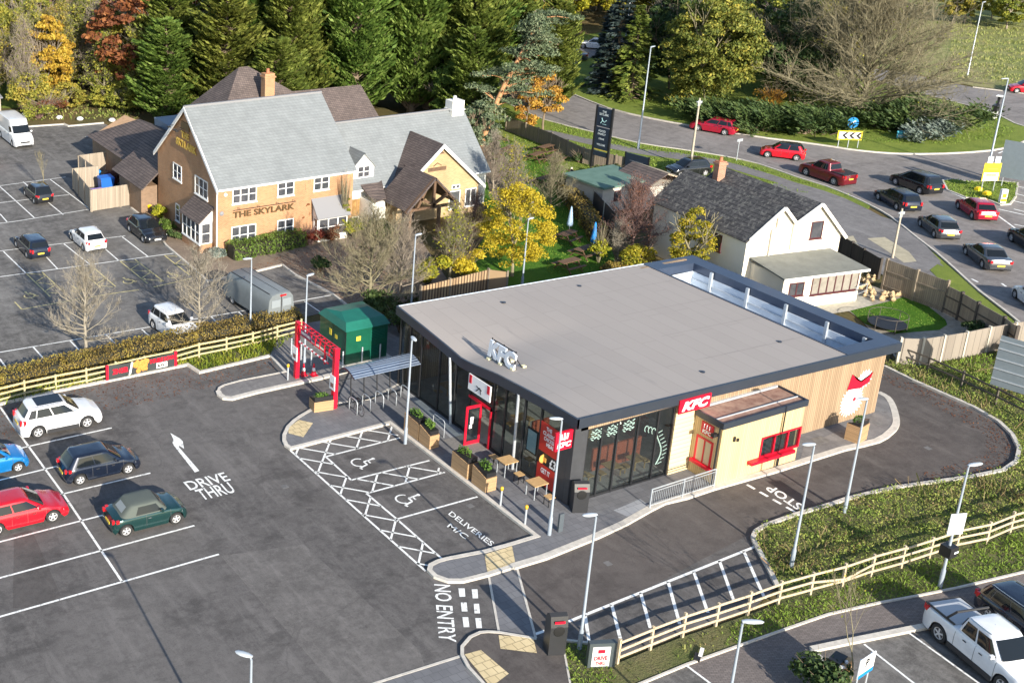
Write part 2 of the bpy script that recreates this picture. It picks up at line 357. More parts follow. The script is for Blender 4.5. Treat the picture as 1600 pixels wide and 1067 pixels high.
g = MB().box(-600, 1500, -300, 1800, -.4, -.03); struct('ground', g, M_wood)
def sheet(name, polys, m, z=0.0, thick=None):
    mb = MB()
    for p in polys:
        if thick: mb.prism([tuple(q[:2]) for q in p], -.05, z)
        else: mb.poly([tuple(q[:2]) for q in p], z)
    return struct(name, mb, m)
W_ = lambda *p: [Vector((a, b, 0)) for a, b in p]
loop_out = [(1380,573),(1427,596),(1475,617),(1520,637),(1560,660),(1581,680),(1592,702),(1588,722),(1568,736),(1520,746),(1450,756),(1400,763),(1360,772),(1320,782),(1300,789),(1242,806),(1197,822),(1180,832),(1176,841),(1179,850),(1200,888),(1214,917)]
fence_b = [(964,1037),(1017,1015),(1067,995),(1122,977),(1171,960),(1220,942),(1267,929),(1316,916),(1362,900),(1400,890),(1444,876),(1489,860),(1530,854),(1574,835),(1620,822),(1700,800)]
left_kerb = [(-150,667),(90,612),(293,571),(312,583),(422,557)]
car_poly = GP(left_kerb)+W_((40.5, 61.8), (66, 61.8), (66, 52))+GP(loop_out)+GP([(1171,955),(1122,972),(1067,990),(1017,1010),(964,1030),(940,1008),(878,1001),(890,1067),(905,1180)])+W_((31, 10), (-20, 10))
sheet('car_park', [car_poly], M_asph)
M_asphl = asphalt('patched_asphalt', (.080, .074, .071), (.112, .104, .100), (.17, .158, .150), .3, 2.6, stain=.35)
sheet('tarmac_patch', [GP([(345,868),(475,850),(655,1015),(664,1040),(590,1067),(520,1067),(505,1050)])], M_asphl, .002)
sheet('tarmac_patch', [GP([(22,835),(50,828),(95,930),(70,945),(20,950)]), GP([(405,590),(430,585),(440,600),(415,606)])], M_foot if 0 else asphalt('dark_patch', (.05, .046, .044), (.075, .069, .066), (.11, .10, .095)), .003)
# fresher strip of tarmac along the drive-thru lane
sheet('drive_lane', [GP([(1120,764),(1300,710),(1390,680),(1402,655),(1392,628),(1372,612)])+GP([(1385,578),(1427,599),(1475,620),(1520,640),(1558,663),(1577,682),(1587,702),(1583,720),(1566,732),(1520,742),(1450,752),(1360,768),(1300,785),(1242,802),(1197,818),(1168,836)])+GP([(1000,925),(880,972),(835,985),(808,890),(900,853),(975,820),(1036,787)])], M_lane, .004)
sheet('car_park', [GP([(-100,655),(0,592),(100,570),(300,535),(470,497),(540,480)])+GP([(560,492),(520,461),(462,431),(441,415),(347,436),(325,441),(307,425),(260,385),(232,347),(205,326)])+W_((38, 93), (40, 103), (45, 110))+GP([(162,193),(107,198),(100,195),(40,199),(-80,215)])+W_((-20, 112), (-20, 60))], M_asph2, 0.0)
# road, roundabout
near = [(760,150),(800,166),(850,188),(925,207),(1000,225),(1060,234),(1130,245),(1184,257),(1242,277),(1290,292),(1330,308),(1360,322),(1392,340),(1432,372),(1462,395),(1497,426),(1530,456),(1577,492),(1640,545),(1760,640)]
far_k = [(835,125),(850,132),(892,147),(950,170),(1012,185),(1065,195),(1110,203),(1155,210),(1200,217),(1250,223),(1300,230),(1340,236),(1400,241),(1475,241),(1550,236),(1585,228),(1602,221),(1625,208),(1605,200),(1585,194),(1562,182),(1527,170),(1450,150),(1400,135),(1340,120)]
road_poly = GP(near)+W_((150, 20), (260, 20), (260, 88))+GP([(1700,160),(1600,147),(1577,144),(1520,137),(1475,127),(1400,112),(1300,100),(1290,112)])+GP(far_k[::-1])+GP([(868,118),(905,96),(960,78),(1000,66),(985,52),(930,60),(880,72),(800,90),(740,105),(700,120)])
sheet('road', [road_poly], M_road)
rb = GP([(868,119),(905,97),(960,79),(1000,67),(1060,60),(1160,62),(1290,100),(1340,119)])+GP(far_k[::-1])
sheet('grass_verge', [rb], M_grass, .07, True)
kb = MB(); kerbline(kb, smoothline(GP(far_k), 2), .18, .12); kerbline(kb, smoothline(GP(near), 2), .15, .11)
kerbline(kb, GP(left_kerb), .2, .12); kerbline(kb, GP(loop_out), .2, .13); kerbline(kb, GP([(1520,137),(1577,144),(1700,160)]), .15, .1)
kerbline(kb, GP([(40,199),(100,195),(107,198),(162,193)]), .2, .12)
kerbline(kb, GP([(205,326),(232,347),(260,385),(307,425),(325,441),(347,436),(400,425),(441,415)]), .15, .12)
kerbline(kb, GP([(441,415),(462,431),(520,461),(560,492)]), .15, .12)
kerbline(kb, GP([(1268,1016),(1325,1004),(1425,984),(1460,977),(1600,945),(1700,920)]), .28, .12); kerbline(kb, GP([(1268,1016),(1294,1042),(1330,1078)]), .2, .1)
kerbline(kb, GP([(985,1075),(1072,1039),(1200,993),(1260,972),(1295,960),(1375,942),(1435,931),(1495,919),(1600,894),(1700,870)]), .1, .07)
kerbline(kb, GP([(878,1002),(890,1067),(905,1180)]), .08, .09); kerbline(kb, GP([(878,1001),(918,1006),(950,1012)]), .12, .1)
# verge between road and gardens, with a footway
sheet('grass_verge', [GP(near[:12])+GP([(1345,340),(1320,330),(1270,330),(1200,300),(1060,285),(1000,285),(880,262),(800,222),(740,190)])], M_grass, .05, True)
sheet('grass_verge', [GP([(1432,376),(1462,399),(1497,430),(1530,460),(1577,497),(1640,550),(1640,580),(1577,530),(1530,487),(1485,455),(1450,420)])], M_grass, .05, True)
sheet('footway', [GP([(830,203),(860,205),(930,220),(1000,234),(1060,240),(1119,250),(1164,261),(1209,275),(1242,286),(1287,299),(1320,311),(1360,330),(1400,352),(1440,385),(1475,418),(1460,412),(1425,385),(1370,350),(1320,323),(1270,303),(1209,285),(1119,258),(1000,242),(930,229),(860,213),(830,209)])], M_foot, .06)
sheet('driveway', [GP([(1180,290),(1235,286),(1290,305),(1345,330),(1392,344),(1440,378),(1470,410),(1440,432),(1380,432),(1340,400),(1310,370),(1270,340)])], M_foot, .07)
sheet('concrete_apron', [GP([(1355,374),(1382,372),(1420,395),(1432,410),(1412,412),(1385,393)]), GP([(1315,372),(1333,370),(1345,392),(1340,400),(1316,392)])], mat('apron_concrete', (.42, .37, .26), var=.2, vscale=2), .076)
sheet('footway', [GP([(1430,408),(1450,420),(1485,455),(1530,487),(1577,530),(1640,590),(1640,620),(1575,560),(1530,520),(1480,480),(1440,440)])], M_foot, .03)
# splitter island
spl = GP([(1473,283),(1490,281),(1511,285),(1560,284),(1590,287),(1587,308),(1578,320),(1563,321),(1545,314),(1510,310),(1480,298)])
sheet('grass_verge', [spl], M_grass, .09, True); kerbline(kb, spl, .15, .11, closed=True)
# field bank and far slopes
sheet('field', [GP([(1300,98),(1400,110),(1475,125),(1520,135),(1600,145),(1700,158)])+W_((330, 88), (420, 330), (250, 330))], M_field, .02)
sheet('grass_verge', [GP([(0,120),(60,118),(60,168),(0,170),(-60,180),(-60,120)]), GP([(885,78),(900,57),(960,48),(1010,45),(1010,56),(940,62)])], M_grass, .02)
# beer garden lawns
sheet('pub_lawn', [GP([(745,215),(800,222),(880,262),(910,285),(925,330),(960,400),(960,440),(760,460),(720,430),(770,350),(750,300)])], M_lawn, .01)
sheet('leaf_litter', [GP([(748,225),(775,222),(800,262),(830,300),(790,330),(765,300)])], M_soil, .02)
sheet('rough_ground', [GP([(0,592),(100,570),(300,535),(470,497),(475,520),(560,545),(422,556),(312,582),(293,570),(90,611),(-100,655)])], M_rough, .015)
sheet('rough_ground', [GP(loop_out[9:])+GP(fence_b[5:])+GP([(1700,640),(1640,600),(1600,590)])+GP([(1640,700)])+GP(loop_out[7:9])], M_rough, .04)
sheet('rough_ground', [GP(loop_out[:8])+GP([(1640,700),(1700,640),(1620,575),(1575,545),(1500,556),(1425,566),(1400,560)])], M_rough, .03)
sheet('grass_verge', [GP(fence_b)+GP([(1700,870),(1600,894),(1495,919),(1435,931),(1375,942),(1295,960),(1260,972),(1200,993),(1072,1039),(985,1075),(905,1180),(890,1067),(878,1003),(918,1008),(950,1014)])], M_rough, .03)
# blocks of paving lower right
sheet('car_park', [GP([(985,1076),(1072,1040),(1200,994),(1260,973),(1295,961),(1375,943),(1435,932),(1495,920),(1600,895),(1700,871)])+W_((80, 20), (80, -5), (28, -5))], M_asph2, 0.0)
sheet('block_paving', [GP([(1072,1040),(1200,994),(1260,973),(1295,961),(1375,943),(1435,932),(1495,920),(1600,895),(1700,871),(1700,920),(1600,946),(1440,981),(1425,985),(1325,1006),(1268,1017),(1294,1043),(1340,1090),(1340,1140),(1180,1110),(1110,1067)])], M_block, .005)
# paving around the restaurant
isl = [(444,690),(444,682),(450,669),(460,659),(470,652),(489,641),(528,632)]
isl_r = [(1397,644),(1400,659),(1398,668),(1390,677),(1370,690),(1320,702),(1300,708),(1208,737),(1112,764),(1070,778),(1036,786),(1014,797),(975,819),(932,839),(900,852),(850,872),(800,887),(762,899),(722,909),(700,909),(680,902),(671,893),(673,885),(685,879),(700,875),(757,864),(800,852),(839,840),(609,662),(454,702),(447,697)]
isl_poly = GP(isl)+W_((33.4, 52.3), (36.3, 55.4), (38.0, 55.4), (38.0, 53.4), (61.2, 53.4), (62, 50))+GP([(1385,618),(1392,630)])+GP(isl_r)
sheet('pavement', [isl_poly], M_pave, .1, True)
kerbline(kb, GP(isl), .2, .115); kerbline(kb, smoothline(GP([(1372,615),(1385,622),(1392,631)]+isl_r[:8]), 2)+GP(isl_r[8:17]), .35, .115); kerbline(kb, GP(isl_r[16:]+[(444,690)]), .22, .115)
kerbline(kb, [G(528,632), Vector((35.5, 52.0, 0)), Vector((38, 52.9, 0)), Vector((61.2, 53.2, 0))], .15, .115)
sheet('asphalt_footway', [GP([(1255,700),(1362,652),(1372,618),(1384,624),(1391,635),(1396,650),(1394,660),(1385,674),(1366,686),(1318,699),(1298,706),(1250,720)])], M_foot, .105)
sheet('pale_slabs', [GP([(958,800),(1000,782),(1018,795),(985,812)]), GP([(620,607),(640,603),(742,700),(724,706)])], M_slab, .105)
sheet('tactile_paving', [GP([(450,669),(467,656),(489,661),(474,683),(451,677)], .1), GP([(757,866),(800,853),(806,884),(762,897)], .1)], M_tact, .112)
# left island with the substation
isl2 = GP([(341,613),(343,608),(350,604),(375,597),(446,583),(422,557)])+W_((36, 62.8), (41, 62.5), (42, 56.6))+GP([(620,561),(600,565),(500,592),(400,614),(362,624),(350,623),(343,618)])
sheet('pavement', [isl2], M_foot, .1, True)
kerbline(kb, isl2[:6], .15, .12); kerbline(kb, [Vector((48, 56.4, 0))]+isl2[8:]+[isl2[0]], .3, .12)
# crossing and footpath at the bottom
sheet('crossing_strip', [GP([(762,902),(808,888),(838,1000),(780,990)])], M_pave, .008)
sheet('footpath', [GP([(762,989),(750,990),(735,997),(722,1012),(722,1025),(732,1044),(760,1075),(820,1150),(905,1150),(890,1067),(878,1003),(850,1000),(780,990)])], M_lane, .08, True)
sheet('tactile_paving', [GP([(779,992),(833,996),(839,1020),(782,1013)], .08), GP([(726,1022),(751,1015),(795,1052),(775,1067),(762,1067)], .08)], M_tact, .09)
kerbline(kb, GP([(838,1000),(780,990),(762,989),(750,990),(735,997),(722,1012),(722,1025),(732,1044),(760,1075),(820,1150)]), .14, .1)
kerbline(kb, GP([(764,902),(780,990)]), .1, .02); kerbline(kb, GP([(808,888),(838,1000)]), .1, .02)
sheet('crossing_strip', [GP([(722,1025),(690,1034),(586,1067),(480,1105),(780,1105),(755,1067),(732,1044)])], M_pave, .008); kerbline(kb, GP([(722,1024),(690,1034),(586,1067),(480,1105)]), .12, .02)
sheet('footpath', [GP([(205,325),(232,346),(260,383),(307,423),(325,439),(347,433),(400,423),(441,413),(462,429),(520,459),(560,490),(640,470),(700,440),(640,350),(560,345),(470,375),(345,400),(262,365),(235,318),(212,318)])], M_tan, .08, True)
# cottage garden
sheet('patio', [GP([(1180,440),(1262,480),(1320,482),(1345,500),(1400,560),(1470,530),(1520,515),(1475,486),(1378,452),(1340,440),(1290,455)])], mat('patio_stone', (.30, .27, .22), var=.3, vscale=3), .02)
sheet('garden_lawn', [GP([(1328,486),(1395,470),(1413,464),(1445,475),(1477,500),(1480,508),(1468,516),(1430,519),(1400,522),(1352,507)])], M_lawn, .03)
sheet('garden_path', [GP([(1250,468),(1298,476),(1350,462),(1365,478),(1330,486),(1290,492)])], mat('pale_stone', (.42, .39, .32), var=.25, vscale=4), .026)
struct('kerb', kb, M_kerb)

# ------------------------------------------------------------------ painted markings
pw = MB(); Z = .012
def ln(a, b, wd=.1, mb=None, z=Z): strip(mb or pw, GP([a, b]), wd, z)
def lines(L, wd=.1, mb=None):
    for l in L: strip(mb or pw, GP(l), wd, Z)
lines([[(-60,980.3),(342,865.8)], [(-60,918.8),(303.8,821)], [(-60,862),(161.8,804.5),(235,782)], [(-60,764.5),(91,728)], [(-60,809.5),(98.8,771.5),(235,739)], [(46.2,697),(174.5,668.5)], [(-60,722),(46.2,697)], [(0,636),(28.7,675.7),(98.8,771.5),(191,909)]], .11)
hatch = GP([(454,704),(609,662),(625,684),(509,713.5),(548.8,750),(671,719.5),(695,737.8),(572.5,771),(620,811),(693,875),(665,892)])
def clip_hatch(mb, poly, p, d, off, n, wd, z=Z):
    p = Vector(p); d = Vector(d).normalized(); q = Vector((-d.y, d.x, 0))
    for k in range(-n, n+1):
        o = p+q*off*k; ts = []
        for i in range(len(poly)):
            a, b = poly[i], poly[(i+1) % len(poly)]; e = b-a; den = d.x*e.y-d.y*e.x
            if abs(den) < 1e-6: continue
            w_ = a-o; t = (w_.x*e.y-w_.y*e.x)/den; s = (w_.x*d.y-w_.y*d.x)/den
            if 0 <= s < 1: ts.append(t)
        ts.sort()
        for t0, t1 in zip(ts[::2], ts[1::2]):
            if t1-t0 > .15: strip(mb, [o+d*t0, o+d*t1], wd, z)
a_, b_ = G(516,689), G(496,740); clip_hatch(pw, hatch, a_, b_-a_, 1.45, 16, .1)
a_, b_ = G(577.5,672.8), G(621,680); clip_hatch(pw, hatch, a_, b_-a_, 1.02, 22, .1)
lines([[(454,704),(665,892)], [(625,684),(509,713.5),(548.8,750),(671,719.5)], [(695,737.8),(572.5,771),(620,811),(693,875)], [(620,811),(746,776)]], .11)
lines([[(877.5,975),(1180,853.8)], [(914,960),(921,1006)], [(956,945),(969,997)], [(1001,926),(1016,981)], [(1044,909),(1062,975)], [(1084,893),(1106,957)], [(1124,876),(1147,940)], [(1162,861),(1195,935)], [(835,991),(852,985)]], .14)
for q in ([(716,919),(726,919),(727,932),(718,932)], [(720,941),(729,941),(730.5,955),(721.5,955)], [(722.5,964),(731.5,964),(733.5,979.5),(724.5,979.5)], [(737,920.5),(746,920.5),(747,934.5),(738.5,934.5)], [(740,943),(748.5,943),(750,958),(741.5,958)], [(742.5,965.5),(751.5,965.5),(753,981),(744.5,981)]):
    pw.poly(GP(q), Z)
for t in range(4):
    f0, f1 = t*.262, t*.262+.165; A, B = G(1167,757), G(1246,802); strip(pw, [A.lerp(B, f0), A.lerp(B, f1)], .16, Z)
T1 = lambda x, y: G(x/4, 534+y/4)
pw.add([tuple(T1(*p)[:2])+(Z,) for p in [(1065,570),(1125,605),(1142,622),(1150,668),(1122,650),(1115,655),(1246,806),(1218,816),(1088,650),(1078,630),(1085,612)]], [(0, 10, 1), (1, 10, 9, 8, 5, 4), (1, 4, 3, 2), (5, 8, 7, 6)])
def ground_text(s, a, b, c, bold=.012, mb=None, z=Z): text_on(mb or pw, s, G(*a, z), G(*b, z), G(*c, z), bold=bold, n=(0, 0, 1))
ground_text('DRIVE', (297,765.5), (361,749.5), (286,753)); ground_text('THRU', (316,781), (369,768), (303.5,765.5))
ground_text('DELIVERIES', (700,803), (767,853), (706,798)); ground_text('M/C', (698,822), (727,842), (704,817))
ground_text('NO ENTRY', (678.7,912), (686.5,1001), (703.7,913.5)); ground_text('STOP', (1256,790), (1205,757), (1246,797), .02)
def wheelchair(mb, c, ex, ey, s=.6, wd=.09):
    P = lambda x, y: c+ex*x*s+ey*y*s
    arc = [P(.62*math.cos(t)-.1, .62*math.sin(t)-.35) for t in [math.radians(a) for a in range(130, 372, 22)]]
    strip(mb, arc, wd, Z); strip(mb, [P(-.1, .95), P(-.02, .1), P(.5, .1), P(.72, -.75), P(.98, -.65)], wd*1.2, Z); strip(mb, [P(-.05, .5), P(.42, .5)], wd, Z)
    mb.poly([P(-.1+.17*math.cos(t), 1.1+.17*math.sin(t)) for t in [k*math.pi/4 for k in range(8)]], Z)
ex_, ey_ = Vector((0, -1, 0)), Vector((1, 0, 0))
wheelchair(pw, G(567,722), ex_, ey_); wheelchair(pw, G(637,779), ex_, ey_)
lines([[(0,432.7),(271.7,396)], [(0,392.5),(195.6,368.9)], [(5.4,393.3),(40.8,427.3)], [(55,383),(89.7,420.2)], [(98.6,380.3),(141.3,414.2)], [(147,374),(186,408)], [(188.9,368.9),(231,401)],
       [(-50,559),(236.4,510.7),(290.8,501),(380,486),(517,461.5)], [(0,561),(12,578.6)], [(51.6,542),(77.4,570.5)], [(109.5,532.4),(133,557)], [(165.8,523),(191.6,547.4)], [(221.5,514.8),(244.6,535)], [(277,503),(300,522)], [(330,495),(351,516)], [(371.5,487),(387,499)], [(425,478),(452,496)], [(475.8,471),(501,488)],
       [(-30,353),(22.5,346.5),(142,327)], [(-40,296),(102.5,277)], [(-40,322),(107.5,304.5)], [(0,292),(53.8,340.7)], [(36,284.5),(98.8,335.7)], [(77.5,280),(143.8,329.5)], [(0,334.5),(11,347)], [(133,214),(147,213)], [(147,222),(158,230)]], .1)
lines([[(1350,1006),(1470,1100)], [(1421,989),(1575,1100)], [(1535,962),(1700,1075)], [(1072,1039),(1140,1090)]], .1)
lines([[(1475,296),(1511,312),(1535,325)], [(1556,335),(1600,367),(1640,400)], [(1518,436),(1528,441)], [(1565,443),(1572,448)], [(1583,290),(1640,302)], [(1583,302),(1640,316)], [(1583,314),(1640,328)], [(1584,327),(1640,341)], [(1560,327),(1640,345)], [(1585,351),(1640,362)], [(1182,262),(1190,264)], [(1404,358),(1453,387)]], .16)
lines([[(862,140),(874,145)], [(1600,222),(1560,240)]], .15)
struct('road_marking', pw, M_white)
py_ = MB()
lines([[(40.8,427.3),(78.8,464)], [(65.2,425),(98,455)], [(118.2,417.5),(158,450)], [(141,414),(180.7,448)], [(187.5,408.3),(231,443.6)], [(210.6,405.5),(255.4,440)], [(256.8,399.3),(296,430)], [(271.7,396),(312,427)], [(34,483.5),(120,468),(187.5,457),(217,453)], [(239,449),(300,435)], [(23,472),(34,483.5)]], .09, py_)
for q in ([(40.8,427.3),(65.2,425),(98,455),(78.8,464)], [(118.2,417.5),(141,414),(180.7,448),(158,450)], [(187.5,408.3),(210.6,405.5),(255.4,440),(231,443.6)], [(256.8,399.3),(271.7,396),(312,427),(296,430)]):
    q = GP(q); clip_hatch(py_, q, q[0], (1, .8, 0), 1.5, 8, .08); clip_hatch(py_, q, q[0], (1, -.8, 0), 1.5, 8, .08)
for c_ in ((45.6,461), (120,452), (199.7,438.7), (269,430)): wheelchair(py_, G(*c_), Vector((1, 0, 0)), Vector((0, 1, 0)), .55, .08)
struct('road_marking', py_, M_yellow)
# manhole covers, gullies, patches
mh = MB()
for (x, y, w1, w2) in ((1281,690,.4,.3), (1369,663,.25,.25), (690,610,.3,.3)):
    p = G(x, y); mh.box(p.x-w1, p.x+w1, p.y-w2, p.y+w2, .1, .113)
for (x, y) in ((735,790), (560,610), (445,760), (950,880), (1450,700), (160,600)):
    p = G(x, y); mh.box(p.x-.16, p.x+.16, p.y-.16, p.y+.16, -.02, .006)
struct('manhole_cover', mh, mat('cast_cover', (.15, .145, .14), var=.3))
# ------------------------------------------------------------------ vehicles
def paintmat(name, col, rough=.22, metal=.25): return mat(name, col, rough=rough, metal=metal, coat=.8, var=.06, vscale=3, obj=True)
M_carglass = mat('car_glass', (.010, .013, .016), rough=.05, spec=.45)
M_tyre = mat('tyre_rubber', (.025, .025, .026), rough=.85); M_rim = mat('alloy_rim', (.60, .60, .61), rough=.35, metal=.15); M_rimd = mat('wheel_hollow', (.05, .05, .055), rough=.6)
M_trim = mat('black_plastic_trim', (.03, .03, .033), rough=.6); M_head = mat('headlamp_glass', (.65, .68, .72), rough=.08, spec=.9); M_tail = mat('red_lamp_lens', (.55, .01, .015), rough=.15, coat=.5)
M_py = mat('yellow_number_plate', (.75, .55, .06), rough=.5); M_pw = mat('white_number_plate', (.8, .8, .78), rough=.5); M_chrome = mat('bright_metal', (.6, .61, .62), rough=.25, metal=.9)
def interp(x, pts):
    if x <= pts[0][0]: return pts[0][1]
    for (a, b), (c, d) in zip(pts, pts[1:]):
        if x <= c:
            t = (x-a)/(c-a); t = t*t*(3-2*t); return b+(d-b)*t
    return pts[-1][1]
CAR = {   # length, width, height, belt, wheelbase, wheel radius, cabin (rear base, front base, rear roof, front roof), top profile (x, z)
 'hatch': dict(L=3.95, W=1.7, H=1.49, belt=.93, wb=2.52, r=.31, cab=(-1.86, 1.02, -1.45, .30), top=[(-1.97, .62), (-1.9, .9), (-1.4, .95), (.95, .93), (1.5, .82), (1.9, .66), (1.98, .5)]),
 'small': dict(L=3.65, W=1.65, H=1.50, belt=.93, wb=2.42, r=.29, cab=(-1.74, .98, -1.35, .28), top=[(-1.83, .62), (-1.77, .9), (-1.3, .95), (.9, .93), (1.4, .83), (1.75, .66), (1.83, .5)]),
 'family': dict(L=4.35, W=1.8, H=1.46, belt=.93, wb=2.65, r=.33, cab=(-2.0, 1.05, -1.45, .22), top=[(-2.17, .62), (-2.1, .9), (-1.6, .97), (1.0, .93), (1.6, .80), (2.1, .64), (2.18, .48)]),
 'estate': dict(L=4.6, W=1.8, H=1.5, belt=.95, wb=2.7, r=.33, cab=(-2.2, 1.05, -1.85, .25), top=[(-2.3, .62), (-2.24, .92), (-1.7, .97), (1.0, .94), (1.65, .82), (2.2, .66), (2.3, .5)]),
 'saloon': dict(L=4.65, W=1.82, H=1.44, belt=.92, wb=2.8, r=.33, cab=(-1.75, 1.05, -.95, .2), top=[(-2.33, .62), (-2.25, .96), (-1.7, 1.0), (.95, .93), (1.65, .80), (2.2, .64), (2.33, .48)]),
 'suv': dict(L=4.5, W=1.84, H=1.70, belt=1.10, wb=2.69, r=.36, cab=(-2.1, 1.08, -1.7, .25), top=[(-2.24, .75), (-2.18, 1.05), (-1.6, 1.12), (1.0, 1.10), (1.7, .99), (2.15, .82), (2.26, .6)]),
 'mpv': dict(L=4.55, W=1.83, H=1.66, belt=1.0, wb=2.75, r=.33, cab=(-2.15, 1.35, -1.85, .35), top=[(-2.27, .72), (-2.2, .95), (-1.6, 1.02), (1.2, .99), (1.75, .88), (2.15, .72), (2.27, .52)]),
 'mini': dict(L=3.7, W=1.69, H=1.41, belt=.92, wb=2.47, r=.31, cab=(-1.45, .88, -.95, .42), top=[(-1.84, .6), (-1.76, .86), (-1.3, .93), (.85, .92), (1.4, .86), (1.74, .72), (1.85, .5)]),
 'pickup': dict(L=5.3, W=1.87, H=1.82, belt=1.14, wb=3.2, r=.39, cab=(-.95, 1.35, -.72, .62), top=[(-2.63, .75), (-2.6, 1.12), (-1.0, 1.16), (1.3, 1.14), (2.1, 1.06), (2.5, .88), (2.66, .62)]),
 'van': dict(L=5.9, W=1.99, H=2.45, belt=1.25, wb=3.66, r=.35, cab=(-2.93, 2.1, -2.9, 1.3), top=[(-2.95, 1.15), (-2.9, 1.25), (1.9, 1.22), (2.5, 1.02), (2.85, .85), (2.96, .6)]),
}
def wheel_mb(r, wid, detail):
    t = MB(); n = 24 if detail else 14
    t.lathe([(r*.64, -wid/2), (r*.93, -wid/2), (r, -wid*.32), (r, wid*.32), (r*.93, wid/2), (r*.64, wid/2), (r*.64, -wid/2)], n, axis='y')
    m = MB(); m.lathe([(r*.66, -wid*.30), (.001, -wid*.25)], n, mi=1, axis='y'); m.lathe([(.001, wid*.25), (r*.66, wid*.3)], n, mi=1, axis='y')
    for s in (-1, 1):
        y = s*wid*.42
        m.lathe([(r*.57, y), (r*.68, y), (r*.68, y-s*.05), (r*.57, y-s*.05), (r*.57, y)], n, mi=0, axis='y'); m.lathe([(.001, y), (r*.14, y), (r*.16, y-s*.04)], 10, mi=0, axis='y')
        for k in range(5 if not detail else 5):
            a = 2*math.pi*k/5+.3; d = Vector((math.cos(a), 0, math.sin(a))); q = Vector((-d.z, 0, d.x))
            m.obox((0, y-s*.02, 0), d, q, (0, 1, 0), r*.08, r*.62, -r*.085, r*.085, -.015, .015, 0)
    return t, m
WHEELS = {}
def make_car(kind, name, label, cat, paint, loc, ang, group=None, roof=None, glassroof=False, rails=False, plate_rear=True, soft=False, cover=None, lowtrim=False, detail=True, sc=1.0, sunroof=False):
    P = CAR[kind]; L, W, H, belt, wb, r = P['L'], P['W'], P['H'], P['belt'], P['wb'], P['r']; top = P['top']
    root = thing(name, label, cat, loc, ang, group); root.scale = (sc, sc, sc)
    hw = W/2; xa = wb/2; n6 = 7.0
    def plan(x):
        u = abs(2*x/L); return hw*(1-.17*max(0, (u-.72)/.28)**2.2)
    xs = [-L/2, -L/2+.03, -L/2+.1, -L/2+.25]; x = -L/2+.4
    while x < L/2-.38: xs.append(x); x += .12 if detail else .2
    xs += [L/2-.3, L/2-.18, L/2-.08, L/2-.03, L/2]
    for c in (-xa, xa):
        for k in (-1, 1): xs += [c+k*(r+.055), c+k*(r+.05)*.8, c+k*(r+.05)*.4]
    xs = sorted(set(round(v, 3) for v in xs)); b = MB(); rows = []
    for x in xs:
        w0 = plan(x); e = min(1, max(.0, (L/2-abs(x))/.10)); zt = interp(x, top); zb = .2+(1-e)*.12
        ra = r+.06; arch = zb; dark = 0
        for c in (-xa, xa):
            if abs(x-c) < ra: arch = max(arch, r+math.sqrt(max(0, ra*ra-(x-c)**2))*.97)
        w_ = w0*(1-.05*(1-e))
        rows.append([(0, zb+.02), (w_-.3, zb+.02), (w_-.28, arch), (w_-.03, arch), (w_, max(arch+.03, (zt+.25)*.42)), (w_, max(arch+.05, zt*.72)), (w_*.975, zt-.10), (w_*.93, zt-.03), (w_*.8, zt), (w_*.4, zt+.02), (0, zt+.028)])
    for i, (x, row) in enumerate(zip(xs, rows)):
        for y, z in row: b.v.append((x, y, z))
        for y, z in row[::-1][1:]: b.v.append((x, -y, z))
    k = len(rows[0])*2-1
    for i in range(len(xs)-1):
        for j in range(k-1):
            mi = 1 if j in (0, 1, 2, k-2, k-3, k-4) else (1 if lowtrim and j in (3, k-5) and False else 0)
            b.f.append((i*k+j, (i+1)*k+j, (i+1)*k+j+1, i*k+j+1)); b.m.append(mi)
    h = len(rows[0])
    for i0, fl in ((0, 0), (len(xs)-1, 1)):
        for j in range(h-1):
            f = (i0*k+j, i0*k+j+1, i0*k+(k-2-j), i0*k+(k-1-j) if j else i0*k+j+k-1)
            a, c, d, e2 = i0*k+j, i0*k+j+1, i0*k+(k-2-j), i0*k+(k-1-j)
            fc = (a, c, d, e2) if c != d else (a, c, e2)
            b.f.append(fc if not fl else fc[::-1]); b.m.append(0)
    # cabin
    xr0, xf0, xr1, xf1 = P['cab']; wb0 = hw*.93; wr = hw*(.74 if kind != 'van' else .9); nn = n6
    def surf(u, s, v, off=0.0):
        """side surface: u -1 rear..1 front, s = +-1"""
        cx = (xr0+xf0)/2*(1-v)+(xr1+xf1)/2*v; a = (xf0-xr0)/2*(1-v)+(xf1-xr1)/2*v; bb = wb0*(1-v)+wr*v
        z0 = belt-.02; return (cx+a*u, s*(bb*(1-abs(u)**nn)**(1/nn)+off), z0+(H-.05-z0)*v+off*.25)
    def front(t, s, v, off=0.0):
        cx = (xr0+xf0)/2*(1-v)+(xr1+xf1)/2*v; a = (xf0-xr0)/2*(1-v)+(xf1-xr1)/2*v; bb = wb0*(1-v)+wr*v
        z0 = belt-.02; return (cx+s*(a*(1-abs(t)**nn*.6)**(1/2.2 if 0 else 1/nn)+off*1.6), bb*t, z0+(H-.05-z0)*v+off*.8)
    NT = 40; vs_ = [0, .12, .5, .86, 1.0]
    base = len(b.v)
    def loop(v, shrink=1.0, dz=0.0):
        cx = (xr0+xf0)/2*(1-v)+(xr1+xf1)/2*v; a = ((xf0-xr0)/2*(1-v)+(xf1-xr1)/2*v)*shrink; bb = (wb0*(1-v)+wr*v)*shrink; out = []
        for q in range(NT):
            t = 2*math.pi*q/NT; c_, s_ = math.cos(t), math.sin(t)
            out.append((cx+a*math.copysign(abs(c_)**(2/nn), c_), bb*math.copysign(abs(s_)**(2/nn), s_), belt-.02+(H-.05-belt+.02)*v+dz))
        return out
    rings = [loop(v) for v in vs_]+[loop(1.0, .93, .028), loop(1.0, .6, .045), loop(1.0, .02, .05)]
    for rg in rings: b.v += rg
    rm = 2 if (roof or soft) else 0
